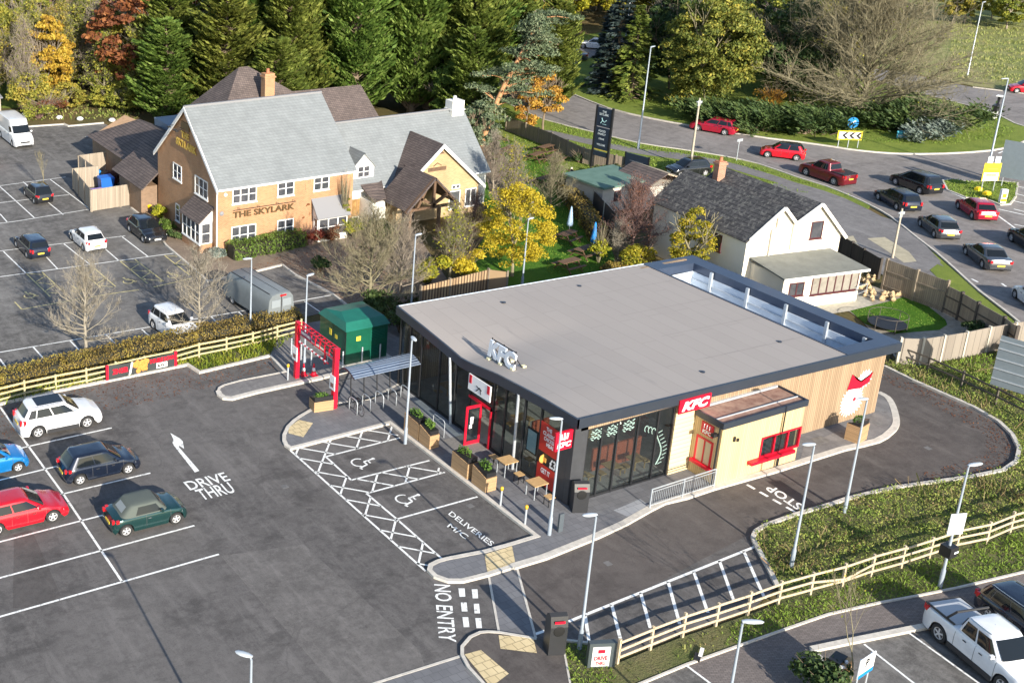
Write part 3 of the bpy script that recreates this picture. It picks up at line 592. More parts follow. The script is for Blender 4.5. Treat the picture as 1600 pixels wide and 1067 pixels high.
    for i in range(len(rings)-1):
        for q in range(NT):
            b.f.append((base+i*NT+q, base+i*NT+(q+1) % NT, base+(i+1)*NT+(q+1) % NT, base+(i+1)*NT+q)); b.m.append(rm if (soft or i >= 3) else 0)
    body = b.build('body', [paint, M_trim, roof or paint], root, True, 38)
    def patch(name, fn, us, vv, m, par=root, off=.012):
        mb = MB(); nu = len(us); nv = len(vv)
        for v in vv:
            for u in us: mb.v.append(fn(u, v))
        for i in range(nv-1):
            for j in range(nu-1): mb.f.append((i*nu+j, i*nu+j+1, (i+1)*nu+j+1, (i+1)*nu+j)); mb.m.append(0)
        return mb.build(name, m, par, True)
    lin = lambda a, c, n: [a+(c-a)*i/(n-1) for i in range(n)]
    vr = lin(.10, .90, 4)
    wt = lin(-.87, .87, 7)
    if kind == 'van': patch('windscreen', lambda t, v: front(t, 1, v, .015), wt, lin(.06, .62, 4), M_carglass)
    else:
        patch('windscreen', lambda t, v: front(t, 1, v, .012), wt, vr, M_carglass)
        if not soft: patch('rear_window', lambda t, v: front(-t, -1, v, .012), lin(-.82, .82, 7), lin(.2, .88, 4), M_carglass)
        else: patch('rear_window', lambda t, v: front(-t, -1, v, .012), lin(-.55, .55, 5), lin(.3, .8, 4), mat('soft_top_window', (.22, .24, .24), rough=.3))
    spans = {'pickup': [(-.78, -.12), (-.04, .80)], 'van': [(.62, .86)], 'mini': [(-.42, .72)]}.get(kind, [(-.86, -.60), (-.56, .02), (.07, .80)] if kind in ('suv', 'mpv', 'estate') else [(-.72, -.04), (.01, .80)])
    for s in (-1, 1):
        for (u0, u1) in spans:
            patch('side_window', lambda u, v, s=s: surf(u*s, s, v, .012), [q*s for q in lin(u0, u1, 5)][::(1 if s > 0 else 1)], lin(.12, .86, 3) if kind != 'van' else lin(.08, .5, 3), M_carglass)
    wk = (r, detail)
    for sx in (1, -1):
        for sy in (1, -1):
            if wk not in WHEELS:
                tmb, rmb = wheel_mb(r, .21, detail); tw = tmb.build('wheel', M_tyre, root, True, 40); rw = rmb.build('rim', [M_rim, M_rimd], tw); WHEELS[wk] = (tw.data, rw.data)
            else:
                tw = bpy.data.objects.new('wheel', WHEELS[wk][0]); C.objects.link(tw); tw.parent = root
                rw = bpy.data.objects.new('rim', WHEELS[wk][1]); C.objects.link(rw); rw.parent = tw
            tw.location = (sx*xa, sy*(hw-.12), r)
    # lamps, plates, mirrors, handles
    for s in (-1, 1):
        m = MB(); xf = L/2-.2; y = s*hw*.72; zt = interp(xf, top)
        m.add([(xf+.17, s*hw*.45, zt-.20), (xf+.12, s*hw*.62, zt-.19), (xf-.12, s*(plan(xf-.12)+.008), zt-.12), (xf-.14, s*(plan(xf-.14)+.004), zt-.02), (xf+.05, s*hw*.60, zt-.045), (xf+.14, s*hw*.46, zt-.10)], [(0, 1, 4, 5), (1, 2, 3, 4)]); 
        m.add([(xf, s*hw*.5, zt-.16)]*3, [])
        m.build('headlight', M_head, root)
        m = MB(); xr = -L/2; zt = belt-.02
        if kind in ('estate', 'mpv', 'van', 'pickup', 'suv'): z0, z1 = zt-.26, zt+.0
        else: z0, z1 = zt-.17, zt-.0
        m.box(xr-.012, xr+.10, min(s*hw*.64, s*hw*.82), max(s*hw*.64, s*hw*.82), z0, z1); m.box(xr+.15, xr+.30, min(s*hw*.80, s*(plan(xr+.2)+.004)), max(s*hw*.80, s*(plan(xr+.2)+.004)), z0+.03, z1)
        m.build('tail_light', M_tail, root)
        m = MB(); px = xf0-.38; m.obox((px, s*(wb0+.02), belt+.04), (1, 0, 0), (0, s, 0), (0, 0, 1), -.06, .06, 0, .17, -.02, .12); m.build('door_mirror', paint, root)
        for hx in ((-.35, .45) if kind not in ('mini', 'small', 'van') else (-.1,)): m = MB(); m.box(hx-.08, hx+.08, min(s*(hw-.0), s*(hw+.025)), max(s*(hw-.0), s*(hw+.025)), belt-.2, belt-.165); m.build('door_handle', M_chrome if kind in ('saloon', 'mini') else M_trim, root)
        if detail:
            for hx in ((-.62, .12, 1.0) if kind not in ('mini', 'small', 'van', 'pickup') else ((-.25, .95) if kind != 'pickup' else (-.85, .15, 1.15))):
                m = MB(); w0 = plan(hx)+.004; zt = belt-.03; pr = [(w0, .36), (w0, zt*.72), (w0*.977, zt-.08), (w0*.94, zt)]
                m.v = [(hx+q, s*y, z) for y, z in pr for q in (-.009, .009)]; m.f = [(2*i, 2*i+1, 2*i+3, 2*i+2) for i in range(3)]; m.m = [0]*3; m.build('door_seam', M_rimd, root)
        if lowtrim: m = MB(); m.box(-xa+r+.1, xa-r-.1, min(s*(hw-.03), s*(hw+.015)), max(s*(hw-.03), s*(hw+.015)), .2, .42); m.build('sill_trim', M_trim, root)
        if rails: m = MB(); pts = [surf(u*.85, s, 1.0, -.04) for u in lin(-1, .9, 6)]; m.tube([(p[0], p[1], p[2]+.06) for p in pts], .018, 6); m.build('roof_rail', M_chrome, root)
    m = MB(); m.box(-L/2-.02, -L/2+.05, -.26, .26, belt-.42, belt-.30) if kind not in ('mini', 'mpv') else m.box(-L/2-.02, -L/2+.05, -.26, .26, belt-.40, belt-.28); m.build('number_plate', M_py, root)
    m = MB(); m.box(L/2-.05, L/2+.02, -.26, .26, .38, .49); m.build('number_plate', M_pw, root)
    m = MB(); zt = interp(L/2-.05, top); m.box(L/2-.06, L/2+.012, -hw*.48, hw*.48, .52, max(.60, zt-.06)); m.box(L/2-.1, L/2+.008, -hw*.7, hw*.7, .24, .36); m.build('grille', M_trim, root)
    if glassroof or sunroof:
        m = MB(); z = H+.0; x1_, x0_ = xf1-.08, xr1+(.45 if sunroof else .1); m.box(x0_, x1_, -wr*.72, wr*.72, H-.03, H+.012); m.build('glass_roof', M_carglass, root)
    if kind == 'pickup':
        m = MB(); m.box(-2.5, -1.05, -hw*.8, hw*.8, 1.05, 1.168 if not cover else 1.20); m.build('load_bed', cover or M_trim, root)
        m = MB()
        for s in (-1, 1): m.beam((-2.55, s*hw*.87, 1.2), (-1.05, s*hw*.87, 1.2), .07, .06)
        m.beam((-2.58, -hw*.85, 1.18), (-2.58, hw*.85, 1.18), .06, .06)
        if cover: m.tube([(-1.5, -hw*.85, 1.18), (-1.15, -hw*.78, 1.7), (-1.15, hw*.78, 1.7), (-1.5, hw*.85, 1.18)], .05, 8)
        m.build('bed_rail', M_trim, root)
    return root
def car_px(kind, rear_px, front_px, side, *a, **k):
    """stand a vehicle so that its near wheels touch the tarmac at the two given places (rear, front); side = +1 when they are its left wheels"""
    A, B = G(*rear_px), G(*front_px); d = (B-A).normalized(); n = Vector((-d.y, d.x, 0)); P = CAR[kind]
    c = (A+B)/2-n*side*(P['W']/2-.06); return make_car(kind, *a, loc=(c.x, c.y, .004), ang=math.atan2(d.y, d.x), **k)
def car_at(kind, px, ang, *a, **k):
    c = G(*px); return make_car(kind, *a, loc=(c.x, c.y, .004), ang=R_(ang), **k)
PW = paintmat('white_car_paint', (.74, .75, .77), .25, .0); PS = paintmat('silver_car_paint', (.45, .47, .49), .3, .6); PB = paintmat('black_car_paint', (.012, .013, .016), .15, .1)
PN = paintmat('navy_car_paint', (.012, .018, .035), .2, .3); PG = paintmat('dark_green_paint', (.012, .05, .05), .2, .4); PBl = paintmat('bright_blue_paint', (.01, .19, .50), .25, .3)
PR = paintmat('red_car_paint', (.52, .008, .02), .25, .1); PC = paintmat('crimson_car_paint', (.38, .008, .03), .25, .2); PM = paintmat('maroon_car_paint', (.16, .008, .015), .3, .3); PGy = paintmat('grey_car_paint', (.10, .105, .115), .25, .5)
M_soft = mat('canvas_soft_top', (.085, .10, .09), rough=.9); GK = 'cars parked beside the restaurant'; GP_ = 'cars parked behind the public house'; GQ = 'vehicles on the road by the roundabout'
car_px('suv', (59,685), (137.8,668.7), -1, 'parked_car', 'white sport utility car with a dark glass roof panel nearest the rail fence', 'car', PW, group=GK, sunroof=True, lowtrim=True, rails=True)
car_px('hatch', (124.7,758.5), (201.6,740.6), -1, 'parked_car', 'very dark blue hatchback parked between the white car and the green convertible', 'car', PN, group=GK)
car_px('mini', (197.4,838.5), (275.6,818.8), -1, 'parked_car', 'dark green small convertible with its grey green canvas top up', 'car', PG, group=GK, soft=True, roof=M_soft)
A_ = G(29,737.5); make_car('small', 'parked_car', 'bright blue car with only its bonnet in view at the left edge', 'car', PBl, (A_.x-1.2, A_.y+.78, .004), R_(-1), GK)
A_ = G(83.5,815.7); make_car('family', 'parked_car', 'red hatchback cut by the left edge below the blue car', 'car', PR, (A_.x-1.33, A_.y+.84, .004), R_(-1), GK, roof=None)
car_at('hatch', (60,311), 90, 'parked_car', 'small black hatchback parked alone left of the timber bin store', 'car', PB, group=GP_, sc=.95)
car_at('estate', (50,393), 90, 'parked_car', 'dark blue car with red tail lamps left of the white hatchback', 'car', PN, group=GP_, sc=.93)
car_at('family', (137,382), 90, 'parked_car', 'white hatchback seen from behind, between two dark cars', 'car', PW, group=GP_, sc=.96)
car_at('family', (229,369), -90, 'parked_car', 'black hatchback nosed towards the camera beside the brick pub wall', 'car', PB, group=GP_)
car_at('suv', (272,521), -84, 'parked_car', 'silver white crossover facing the hedge between the two bare trees', 'car', PS if False else PW, group=GP_, sc=.92)
car_at('van', (25,221), -90, 'parked_van', 'tall white panel van facing the camera at the far left', 'van', PW, group=GP_)
car_at('hatch', (-24,251), 90, 'parked_car', 'red car just showing at the left edge below the white van', 'car', PR, group=GP_)
car_px('estate', (1131,212), (1090,205), 1, 'moving_car', 'crimson car on the bend behind the wooden pole', 'car', PC, group=GQ)
car_px('hatch', (1243.5,252), (1198.6,246.6), 1, 'moving_car', 'bright red hatchback with a black roof below the roundabout bushes', 'car', PR, group=GQ, roof=PB)
car_px('pickup', (1301,290), (1258,275), 1, 'moving_pickup', 'dirty dark red pickup truck with an open load bed', 'pickup truck', PM, group=GQ, sc=.97)
car_px('mpv', (1434,303), (1400,290), 1, 'moving_car', 'tall black people carrier beside the grass splitter island', 'car', PB, group=GQ)
car_px('estate', (1400,329), (1371,313), 1, 'moving_car', 'dark blue estate car with amber side lamps following the pickup', 'car', PN, group=GQ)
car_px('family', (1457.5,371), (1437.6,355), 1, 'moving_car', 'grey hatchback with a bright rear bumper in the near lane', 'car', PGy, group=GQ)
car_px('family', (1519,344), (1494.5,326), 1, 'moving_car', 'dull red hatchback in the lane next to the yellow sign', 'car', PC, group=GQ)
car_px('saloon', (1534,420), (1507,398), 1, 'moving_car', 'dark grey saloon with a long shadow near the garden fence', 'car', PGy, group=GQ)
car_at('suv', (1612,388), 60, 'moving_car', 'black car cut by the right edge of the picture beside the saloon', 'car', PB, group=GQ)
car_at('hatch', (1618,478), 57, 'moving_car', 'white car cut by the right edge above the grey sign', 'car', PW, group=GQ)
car_at('hatch', (1603,145), 140, 'moving_car', 'red car on the far arm of the roundabout', 'car', PR, group=GQ)
car_at('family', (928,76), 130, 'moving_car', 'white car on the far road beside the dark conifers', 'car', PW, group=GQ)
car_at('saloon', (889,93), 135, 'moving_car', 'grey car on the far road half hidden by the pine', 'car', PGy, group=GQ)
car_at('hatch', (1074,273), 168, 'parked_car', 'black car behind the roof of the cottage with the brick chimney', 'car', PB)
car_px('pickup', (1466,1003), (1560,1082), -1, 'parked_pickup', 'white double cab pickup with roll bar and covered load bed', 'pickup truck', PW, cover=mat('bed_cover', (.42, .44, .47), rough=.5), rails=True, lowtrim=True)
A_ = G(1598,1003); make_car('estate', 'parked_car', 'dark blue estate car with bright roof rails beside the white pickup', 'car', PN, (A_.x+.6, A_.y, .004), R_(-101), rails=True)
# the grey coach-built van with its cover
c_ = G(402,484); v = thing('parked_van', 'long grey van with a ribbed roof behind the hedge', 'van', (c_.x, c_.y, 0), R_(95))
M_vang = mat('dull_grey_van_paint', (.17, .19, .20), rough=.45, var=.1, obj=True)
b = MB(); prof = [(.95, .35), (.98, 1.2), (.90, 1.85), (.70, 2.12), (.3, 2.2)]
prof = prof+[(-a, z) for a, z in prof[::-1]]; xs = [(-2.75, .97), (-2.6, 1.0), (2.1, 1.0), (2.45, .9), (2.75, .62)]
for x, s in xs: b.v += [(x, y*(.9+.1*s), .35+(z-.35)*s) for y, z in prof]
k = len(prof)
for i in range(len(xs)-1):
    for j in range(k): b.f.append((i*k+j, i*k+(j+1) % k, (i+1)*k+(j+1) % k, (i+1)*k+j)); b.m.append(0)
b.f += [tuple(range(k)), tuple(range((len(xs)-1)*k, len(xs)*k))[::-1]]; b.m += [0, 0]; b.build('body', M_vang, v, True, 35)
b = MB()
for y in (-.72, 0, .72): b.box(-2.5, 2.1, y-.02, y+.02, 2.1, 2.21 if y == 0 else 2.14)
b.box(-2.79, -2.73, -.02, .02, .5, 2.1); b.build('roof_rib', M_trim, v)
b = MB(); b.box(-2.8, -2.74, -.35, .1, 1.95, 2.05); b.build('tail_light', M_tail, v)
b = MB(); b.box(-2.79, -2.72, .08, .75, 1.25, 1.75); b.box(-2.79, -2.72, -.75, -.08, 1.25, 1.75); b.build('rear_window', mat('grey_window_blind', (.25, .28, .30), rough=.3), v)
for sx in (1.6, -1.6):
    for sy in (1, -1):
        tw = bpy.data.objects.new('wheel', WHEELS[(.33, True)][0]); C.objects.link(tw); tw.parent = v; tw.location = (sx, sy*.85, .33)
        rw = bpy.data.objects.new('rim', WHEELS[(.33, True)][1]); C.objects.link(rw); rw.parent = tw
# ------------------------------------------------------------------ the drive-thru restaurant
M_fascia = mat('slate_grey_cladding', (.045, .055, .075), rough=.35, metal=.3, var=.06, vscale=1)
M_rimtop = mat('dark_blue_grey_coping', (.055, .075, .12), rough=.38, metal=.3, var=.08, vscale=1)
M_dark = mat('dark_window_frame', (.02, .021, .024), rough=.4); M_cedar = board_mat('timber_cladding', (.235, .16, .095), (.40, .285, .18), .14, .14)
M_cream = board_mat('pale_timber_cladding', (.54, .40, .20), (.66, .50, .27), .12, .10); M_creamh = board_mat('pale_horizontal_boards', (.62, .51, .30), (.70, .58, .36), .24, .07, horiz=True)
M_red = mat('signal_red', (.62, .008, .03), rough=.35); M_whites = mat('sign_white', (.85, .85, .85), rough=.5); M_blk = mat('sign_black', (.015, .015, .017), rough=.45)
M_redroof = mat('leaf_stained_roof', (.20, .10, .075), col2=(.42, .27, .20), vscale=2.2, rough=.9)
M_galv = mat('galvanised_steel', (.50, .54, .58), rough=.45, metal=.4, var=.1, vscale=6); M_panelw = mat('white_back_panel', (.62, .68, .75), rough=.4, var=.08, vscale=1.5)
M_glz = glass_mat('shopfront_glass', (.06, .07, .08), .86)
def membrane():
    m = bpy.data.materials.new('roof_membrane'); m.use_nodes = True; nt, b = nodes_of(m); geo = nt.nodes.new('ShaderNodeNewGeometry'); P = geo.outputs['Position']
    mp = nt.nodes.new('ShaderNodeMapping'); mp.inputs['Rotation'].default_value = (0, 0, math.pi/2); nt.links.new(P, mp.inputs[0])
    t = nt.nodes.new('ShaderNodeTexBrick'); t.inputs['Color1'].default_value = (.325, .288, .262, 1); t.inputs['Color2'].default_value = (.345, .307, .28, 1); t.inputs['Mortar'].default_value = (.265, .235, .215, 1)
    t.inputs['Scale'].default_value = 1; t.inputs['Mortar Size'].default_value = .02; t.inputs['Brick Width'].default_value = 5.5; t.inputs['Row Height'].default_value = 1.05; nt.links.new(mp.outputs[0], t.inputs['Vector'])
    col = mixc(nt, math_node(nt, 'MULTIPLY', noise_out(nt, P, .5, 7, .7, .3, .7), .35), t.outputs['Color'], (.375, .335, .305))
    mp2 = nt.nodes.new('ShaderNodeMapping'); mp2.inputs['Scale'].default_value = (.9, .12, 1); nt.links.new(P, mp2.inputs[0])
    st = noise_out(nt, mp2.outputs[0], 1.7, 4, .5, .68, .76); col = mixc(nt, math_node(nt, 'MULTIPLY', st, .5), col, (.17, .16, .16))
    col = mixc(nt, math_node(nt, 'MULTIPLY', noise_out(nt, P, 14, 3, .6, .3, .7), .2), col, (.27, .26, .25))
    nt.links.new(col, b.inputs['Base Color']); b.inputs['Roughness'].default_value = .8; return m
M_memb = membrane()
K = thing('restaurant', 'flat roofed glass and timber drive-thru restaurant in the centre of the car park', 'restaurant')
zt = lambda x: 4.8-(x-37.9)*.0262
X0, X1, Y0, Y1 = 37.85, 60.8, 38.42, 53.37; WX0, WX1, WY0, WY1 = 38.0, 59.9, 38.62, 53.0
# roof: sloping membrane with a sunken plant well at the back
r_ = MB(); P = lambda x, y, dz=0: (x, y, zt(x)+dz)
XW0, XW1, YW0, YW1 = 56.55, 59.68, 39.35, 52.2
def slab(mb, x0, x1, y0, y1, d0, d1, mi=0): mb.add([P(x0, y0, d0), P(x1, y0, d0), P(x1, y1, d0), P(x0, y1, d0), P(x0, y0, d1), P(x1, y0, d1), P(x1, y1, d1), P(x0, y1, d1)], [(0, 3, 2, 1), (4, 5, 6, 7), (0, 1, 5, 4), (1, 2, 6, 5), (2, 3, 7, 6), (3, 0, 4, 7)], mi)
DIP = [(38.4, 0), (41.1, -.05), (44.5, -.30), (46.4, -.58), (47.3, -.66), (48.4, -.50), (50.9, -.22), (53.37, .02)]
def dip(y):
    for (a, b), (c, d) in zip(DIP, DIP[1:]):
        if y <= c: return b+(d-b)*max(0, y-a)/(c-a)
    return DIP[-1][1]
zr = lambda x, y: zt(x)+dip(y)*max(0, 1-(x-37.85)/10.5)**1.6
gx = [X0+.12+i*.75 for i in range(15)]+[50, 53, XW0-.05]; gy_ = [Y0+.12]+[39+i*.6 for i in range(24)]+[Y1-.12]; na, nb = len(gx), len(gy_)
for dz_ in (-.03, -.3): r_.v += [(x, y, zr(x, y)+dz_) for x in gx for y in gy_]
for i in range(na-1):
    for j in range(nb-1): r_.f += [(i*nb+j, (i+1)*nb+j, (i+1)*nb+j+1, i*nb+j+1), (na*nb+i*nb+j, na*nb+i*nb+j+1, na*nb+(i+1)*nb+j+1, na*nb+(i+1)*nb+j)]; r_.m += [0, 0]
mem = r_.build('roof', M_memb, K, True)
f = MB(); gf = [Y0]+gy_[1:-1]+[Y1]
for a_, c_ in zip(gf, gf[1:]): f.add([(x, y, zt(x)+dip(y)+d_) for d_ in (-.52, 0) for (x, y) in ((X0, a_), (X0+.12, a_), (X0+.12, c_), (X0, c_))], [(0, 3, 2, 1), (4, 5, 6, 7), (1, 2, 6, 5), (3, 0, 4, 7)])
slab(f, X0+.12, X1, Y0, Y0+.12, -.52, 0); slab(f, X0+.12, XW0-.05, Y1-.12, Y1, -.52, 0); f.build('fascia', M_fascia, K)
c = MB(); slab(c, XW0-.05, XW0+.08, Y0+.12, Y1, -.35, .02); slab(c, XW0+.08, X1, YW1, Y1, -.5, .02); slab(c, XW1, X1, Y0+.12, YW1, -.5, .02); slab(c, XW0+.08, XW1, Y0+.12, YW0, -.5, .02); c.build('roof_coping', M_rimtop, K)
w_ = MB(); w_.box(XW0+.08, XW1, YW0, YW1, 2.55, 2.6); w_.box(XW1-.06, XW1-.003, YW0, YW1, 2.6, zt(XW1)-.5); w_.box(XW0+.08, XW1-.06, YW1-.06, YW1-.003, 2.6, zt(XW1)-.5); w_.box(XW0+.02, XW0+.079, YW0, YW1, 2.6, zt(XW0)-.36)
pw_ = w_.build('plant_well', M_panelw, K)
w_ = MB()
for y in (YW1-1.6, YW1-4.4, YW1-7.2, YW1-10, YW1-12.4): w_.box(XW1-.2, XW1-.06, y-.09, y+.09, 2.6, zt(XW1)-.05); w_.box(XW1-1.0, XW1-.2, y-.05, y+.05, 2.6, 2.75)
w_.box(XW1-.12, XW1-.06, YW0, YW1-.07, zt(XW1)-1.0, zt(XW1)-.92); w_.box(XW1-.12, XW1-.06, YW0, YW1-.07, 2.7, 2.78); w_.box(XW0+.5, XW1-.2, YW1-.12, YW1-.06, zt(XW1)-1.0, zt(XW1)-.9); w_.build('well_stud', M_galv, pw_)
w_ = MB()
for (x, y, s) in ((57.4, 45.5, .8), (57.6, 49.6, .6), (57.5, 42, .5)):
    w_.box(x-s/2, x+s/2, y-s, y+s, 2.6, 2.6+s); w_.lathe([(s*.35, 2.6+s), (s*.35, 2.65+s)], 12, (x, y, 0))
w_.build('condenser_unit', M_galv, pw_)
# walls
wl = MB(); S = M_dark
wl.box(51.5, WX1, WY0, WY0+.2, .0, 4.0); wl.build('side_wall', M_cedar, K)
w2 = MB(); w2.box(44.45, 45.78, WY0-.02, WY0+.2, .1, 4.25); w2.build('board_panel', M_creamh, K)
w2 = MB(); w2.box(38.3, 59.9, WY0-.04, WY0-.021, 3.85, 4.4); 
w2 = MB(); w2.box(38.3, 44.44, WY0-.03, WY0+.2, 4.0, 4.45); w2.box(45.79, 51.5, WY0, WY0+.2, 3.3, 4.25); w2.build('top_band', M_cedar, K)
w2 = MB(); w2.box(WX1-.2, WX1, WY0+.21, WY1, 0, 4.0); w2.box(38.3, WX1-.21, WY1-.2, WY1, 0, 4.3); w2.build('rear_wall', M_cedar, K)
w2 = MB(); w2.box(37.95, 38.75, WY0-.03, WY0+.32, .1, 4.4); w2.box(37.95, 38.15, WY0+.33, WY0+.9, .1, 4.4); w2.build('corner_column', mat('charcoal_column', (.05, .052, .058), rough=.5, var=.1), K)
# glazing on the side
g_ = MB()
for x in (38.76, 39.7, 40.7, 42.0, 43.3, 44.3): g_.box(x-.045, x+.045, WY0-.02, WY0+.12, .1, 4.0)
g_.box(38.8, 44.3, WY0, WY0+.1, .1, .22); g_.box(38.8, 44.3, WY0, WY0+.1, 3.92, 4.0); fr = g_.build('window_frame', M_dark, K)
g_ = MB()
for a, c_ in ((38.8, 39.66), (39.75, 40.66), (40.75, 41.96), (42.05, 43.26), (43.35, 44.26)): g_.box(a, c_, WY0+.04, WY0+.055, .22, 3.92)
g_.build('pane', M_glz, fr)
# transfer pattern on the glass (menu board style lettering and bottle outline)
dg = MB()
for x in (39.0, 40.0, 41.0):
    for z in (3.78, 3.55, 3.35):
        for q in range(4): dg.beam((x+.06+q*.18, WY0+.03, z), (x+.2+q*.18, WY0+.03, z+.07*(1 if q % 2 else -1)), .03, .05)
    dg.beam((x, WY0+.03, 3.66), (x+.75, WY0+.03, 3.66), .02, .03); dg.beam((x, WY0+.03, 3.42), (x+.75, WY0+.03, 3.42), .02, .03)
arc = [(43.55+.25*math.sin(t*1.5), WY0+.03, .9+t*.62) for t in [i*.36 for i in range(9)]]; dg.tube(arc, .035, 5)
for (x, y, z) in arc: dg.beam((x+.12, y, z), (x+.38, y, z+.07), .02, .03)
for k_ in range(3): dg.tube([(42.6+k_*.25+.12*math.cos(a), WY0+.03, 3.1-k_*.12+.16*math.sin(a)) for a in [i*.6 for i in range(8)]], .022, 5)
dg.build('window_transfer', mat('mint_transfer', (.30, .42, .38), rough=.6), fr)
# front glazing
g_ = MB()
ys = [39.5, 40.95, 42.15, 43.6, 44.55, 46.45, 47.7, 49.2, 50.9, 52.0, 52.95]
hh = lambda y: 4.36+dip(y)
for y in ys: g_.box(37.95, 38.07, y-.045, y+.045, .1, hh(y)+.06)
for a, c_ in zip(ys, ys[1:]): g_.beam((38.01, a+.045, hh(a)), (38.01, c_-.045, hh(c_)), .1, .1)
g_.box(37.96, 38.06, 39.5, 45.0, .1, .22); g_.box(37.96, 38.06, 46.5, 52.9, .1, .22); g_.box(37.97, 38.05, 44.6, 46.4, 2.25, 2.35); fr2 = g_.build('window_frame', M_dark, K)
g_ = MB()
for a, c_ in zip(ys, ys[1:]): zb_ = .22 if a != 44.55 else 2.35; g_.add([(x, y, z) for x in (38.0, 38.012) for (y, z) in ((a+.045, zb_), (c_-.045, zb_), (c_-.045, hh(c_)), (a+.045, hh(a)))], [(0, 3, 2, 1), (4, 5, 6, 7), (0, 1, 5, 4), (2, 3, 7, 6)])
g_.build('pane', M_glz, fr2)
for i, (ya, yb) in enumerate(((42.45, 42.6), (47.65, 48.2))):
    m = MB(); m.tube([(37.80, ya, .1), (37.86, yb, hh(yb)-.02)], .075, 10); m.build('downpipe', M_galv, K)
# door
d = MB(); ex, ey = Vector((37.0, 45.45, .1)), Vector((38.0, 45.40, .1))
e1 = (ey-ex).normalized(); nn_ = Vector((-e1.y, e1.x, 0))
d.obox(ex, e1, nn_, (0, 0, 1), 0, .13, -.03, .03, 0, 2.25); d.obox(ex, e1, nn_, (0, 0, 1), .85, .98, -.03, .03, 0, 2.25); d.obox(ex, e1, nn_, (0, 0, 1), .13, .85, -.028, .028, 2.1, 2.25); d.obox(ex, e1, nn_, (0, 0, 1), .13, .85, -.028, .028, 0, .2)
dr = d.build('door', M_red, K); d = MB(); d.obox(ex, e1, nn_, (0, 0, 1), .13, .85, -.006, .006, .2, 2.1); d.build('door_pane', M_glz, dr)
d = MB(); d.obox(ex, e1, nn_, (0, 0, 1), .3, .5, -.03, -.012, 1.2, 1.6); d.obox(ex, e1, nn_, (0, 0, 1), .25, .42, -.03, -.012, .95, 1.15); d.build('door_notice', M_whites, dr)
d = MB(); d.box(37.9, 38.1, 44.55, 44.66, .1, 2.4); d.box(37.9, 38.1, 44.55, 46.45, 2.28, 2.4); d.build('door_frame', M_red, K)
d = MB(); d.box(36.3, 37.9, 44.6, 46.4, .1, .112); d.build('door_mat', mat('coir_mat', (.20, .19, .18), var=.2, vscale=8), K)
# hung sign board over the door: white with red end bars
s_ = MB(); s_.box(37.78, 37.85, 44.62, 46.42, 2.8, 3.68); sg = s_.build('sign_panel', M_whites, K)
for ya_ in (46.15, 44.68): s_ = MB(); s_.box(37.765, 37.779, ya_, ya_+.2, 3.2, 3.66); s_.build('red_bar', M_red, sg)
s_ = MB()
for a, b_ in (((45.75, 2.95), (45.45, 3.25)), ((45.45, 3.25), (45.35, 2.92)), ((45.75, 3.25), (45.3, 3.15))): s_.beam((37.77, a[0], a[1]), (37.77, b_[0], b_[1]), .012, .05)
s_.build('bow_motif', M_blk, sg)
# window posters
def poster(name, y0, y1, z0, z1, m, txt=(), tm=None, x=37.975):
    p = MB(); p.box(x-.02, x-.002, y0, y1, z0, z1); o = p.build(name, m, K)
    if txt:
        t = MB()
        for s, ya, yb, z, h in txt: text_on(t, s, (x-.027, ya, z), (x-.027, yb, z), (x-.027, ya, z+h), bold=.03, n=(-1, 0, 0))
        t.build('poster_lettering', tm or M_whites, o)
    return o
M_post = mat('poster_red', (.50, .03, .02), rough=.4)
poster('window_poster', 39.5, 40.9, 2.0, 3.55, M_post, [('THE', 40.5, 40.1, 3.2, .2), ('CLASSIC', 40.7, 39.85, 2.93, .2), ('CHICKEN', 40.6, 39.8, 2.66, .2), ('MEAL', 40.4, 39.85, 2.39, .2)])
o = poster('window_poster', 39.5, 40.9, 1.35, 1.98, M_blk, [('£3', 40.05, 39.62, 1.42, .48)])
t = MB(); t.prism([(0, 0)]*3, 0, 0) if False else None
t = MB(); t.lathe([(.01, -.02), (.22, -.01), (.24, .02), (.01, .03)], 12, (37.94, 40.5, 1.65), axis='y'); t.box(37.93, 37.955, 40.3, 40.7, 1.52, 1.75); t.build('meal_picture', mat('golden_food', (.62, .33, .07), var=.4, vscale=30), o)
poster('window_poster', 39.5, 40.9, .25, 1.33, M_post, [('GET IT', 40.6, 39.95, .9, .26)])
m_ = MB(); m_.box(38.2, 38.28, 41.3, 42.1, 1.3, 2.6); sc_ = m_.build('menu_screen', M_blk, K); m_ = MB(); m_.box(38.19, 38.199, 41.38, 42.02, 1.38, 2.52); m_.build('screen_face', mat('pale_screen', (.25, .36, .42), rough=.3, emit=.25), sc_)
# blade sign
s_ = MB(); s_.box(36.9, 37.9, 38.68, 38.80, 3.2, 4.15); bs = s_.build('blade_sign', M_red, K); t = MB(); text_on(t, 'KFC', (37.0, 38.67, 3.36), (37.8, 38.67, 3.36), (37.05, 38.67, 3.62), bold=.05, n=(0, -1, 0))
for a, b_ in (((37.25, 3.75), (37.2, 4.05)), ((37.4, 3.72), (37.4, 4.08)), ((37.55, 3.75), (37.6, 4.05))): t.beam((a[0], 38.675, a[1]), (b_[0], 38.675, b_[1]), .02, .1)
t.build('lettering', M_whites, bs)
# wall sign
s_ = MB(); s_.box(44.3, 46.4, 38.34, 38.41, 3.62, 4.36); bs = s_.build('wall_sign', M_red, K); t = MB(); text_on(t, 'KFC', (44.5, 38.335, 3.76), (46.15, 38.335, 3.76), (44.68, 38.335, 4.24), bold=.05, n=(0, -1, 0)); t.build('lettering', M_whites, bs)
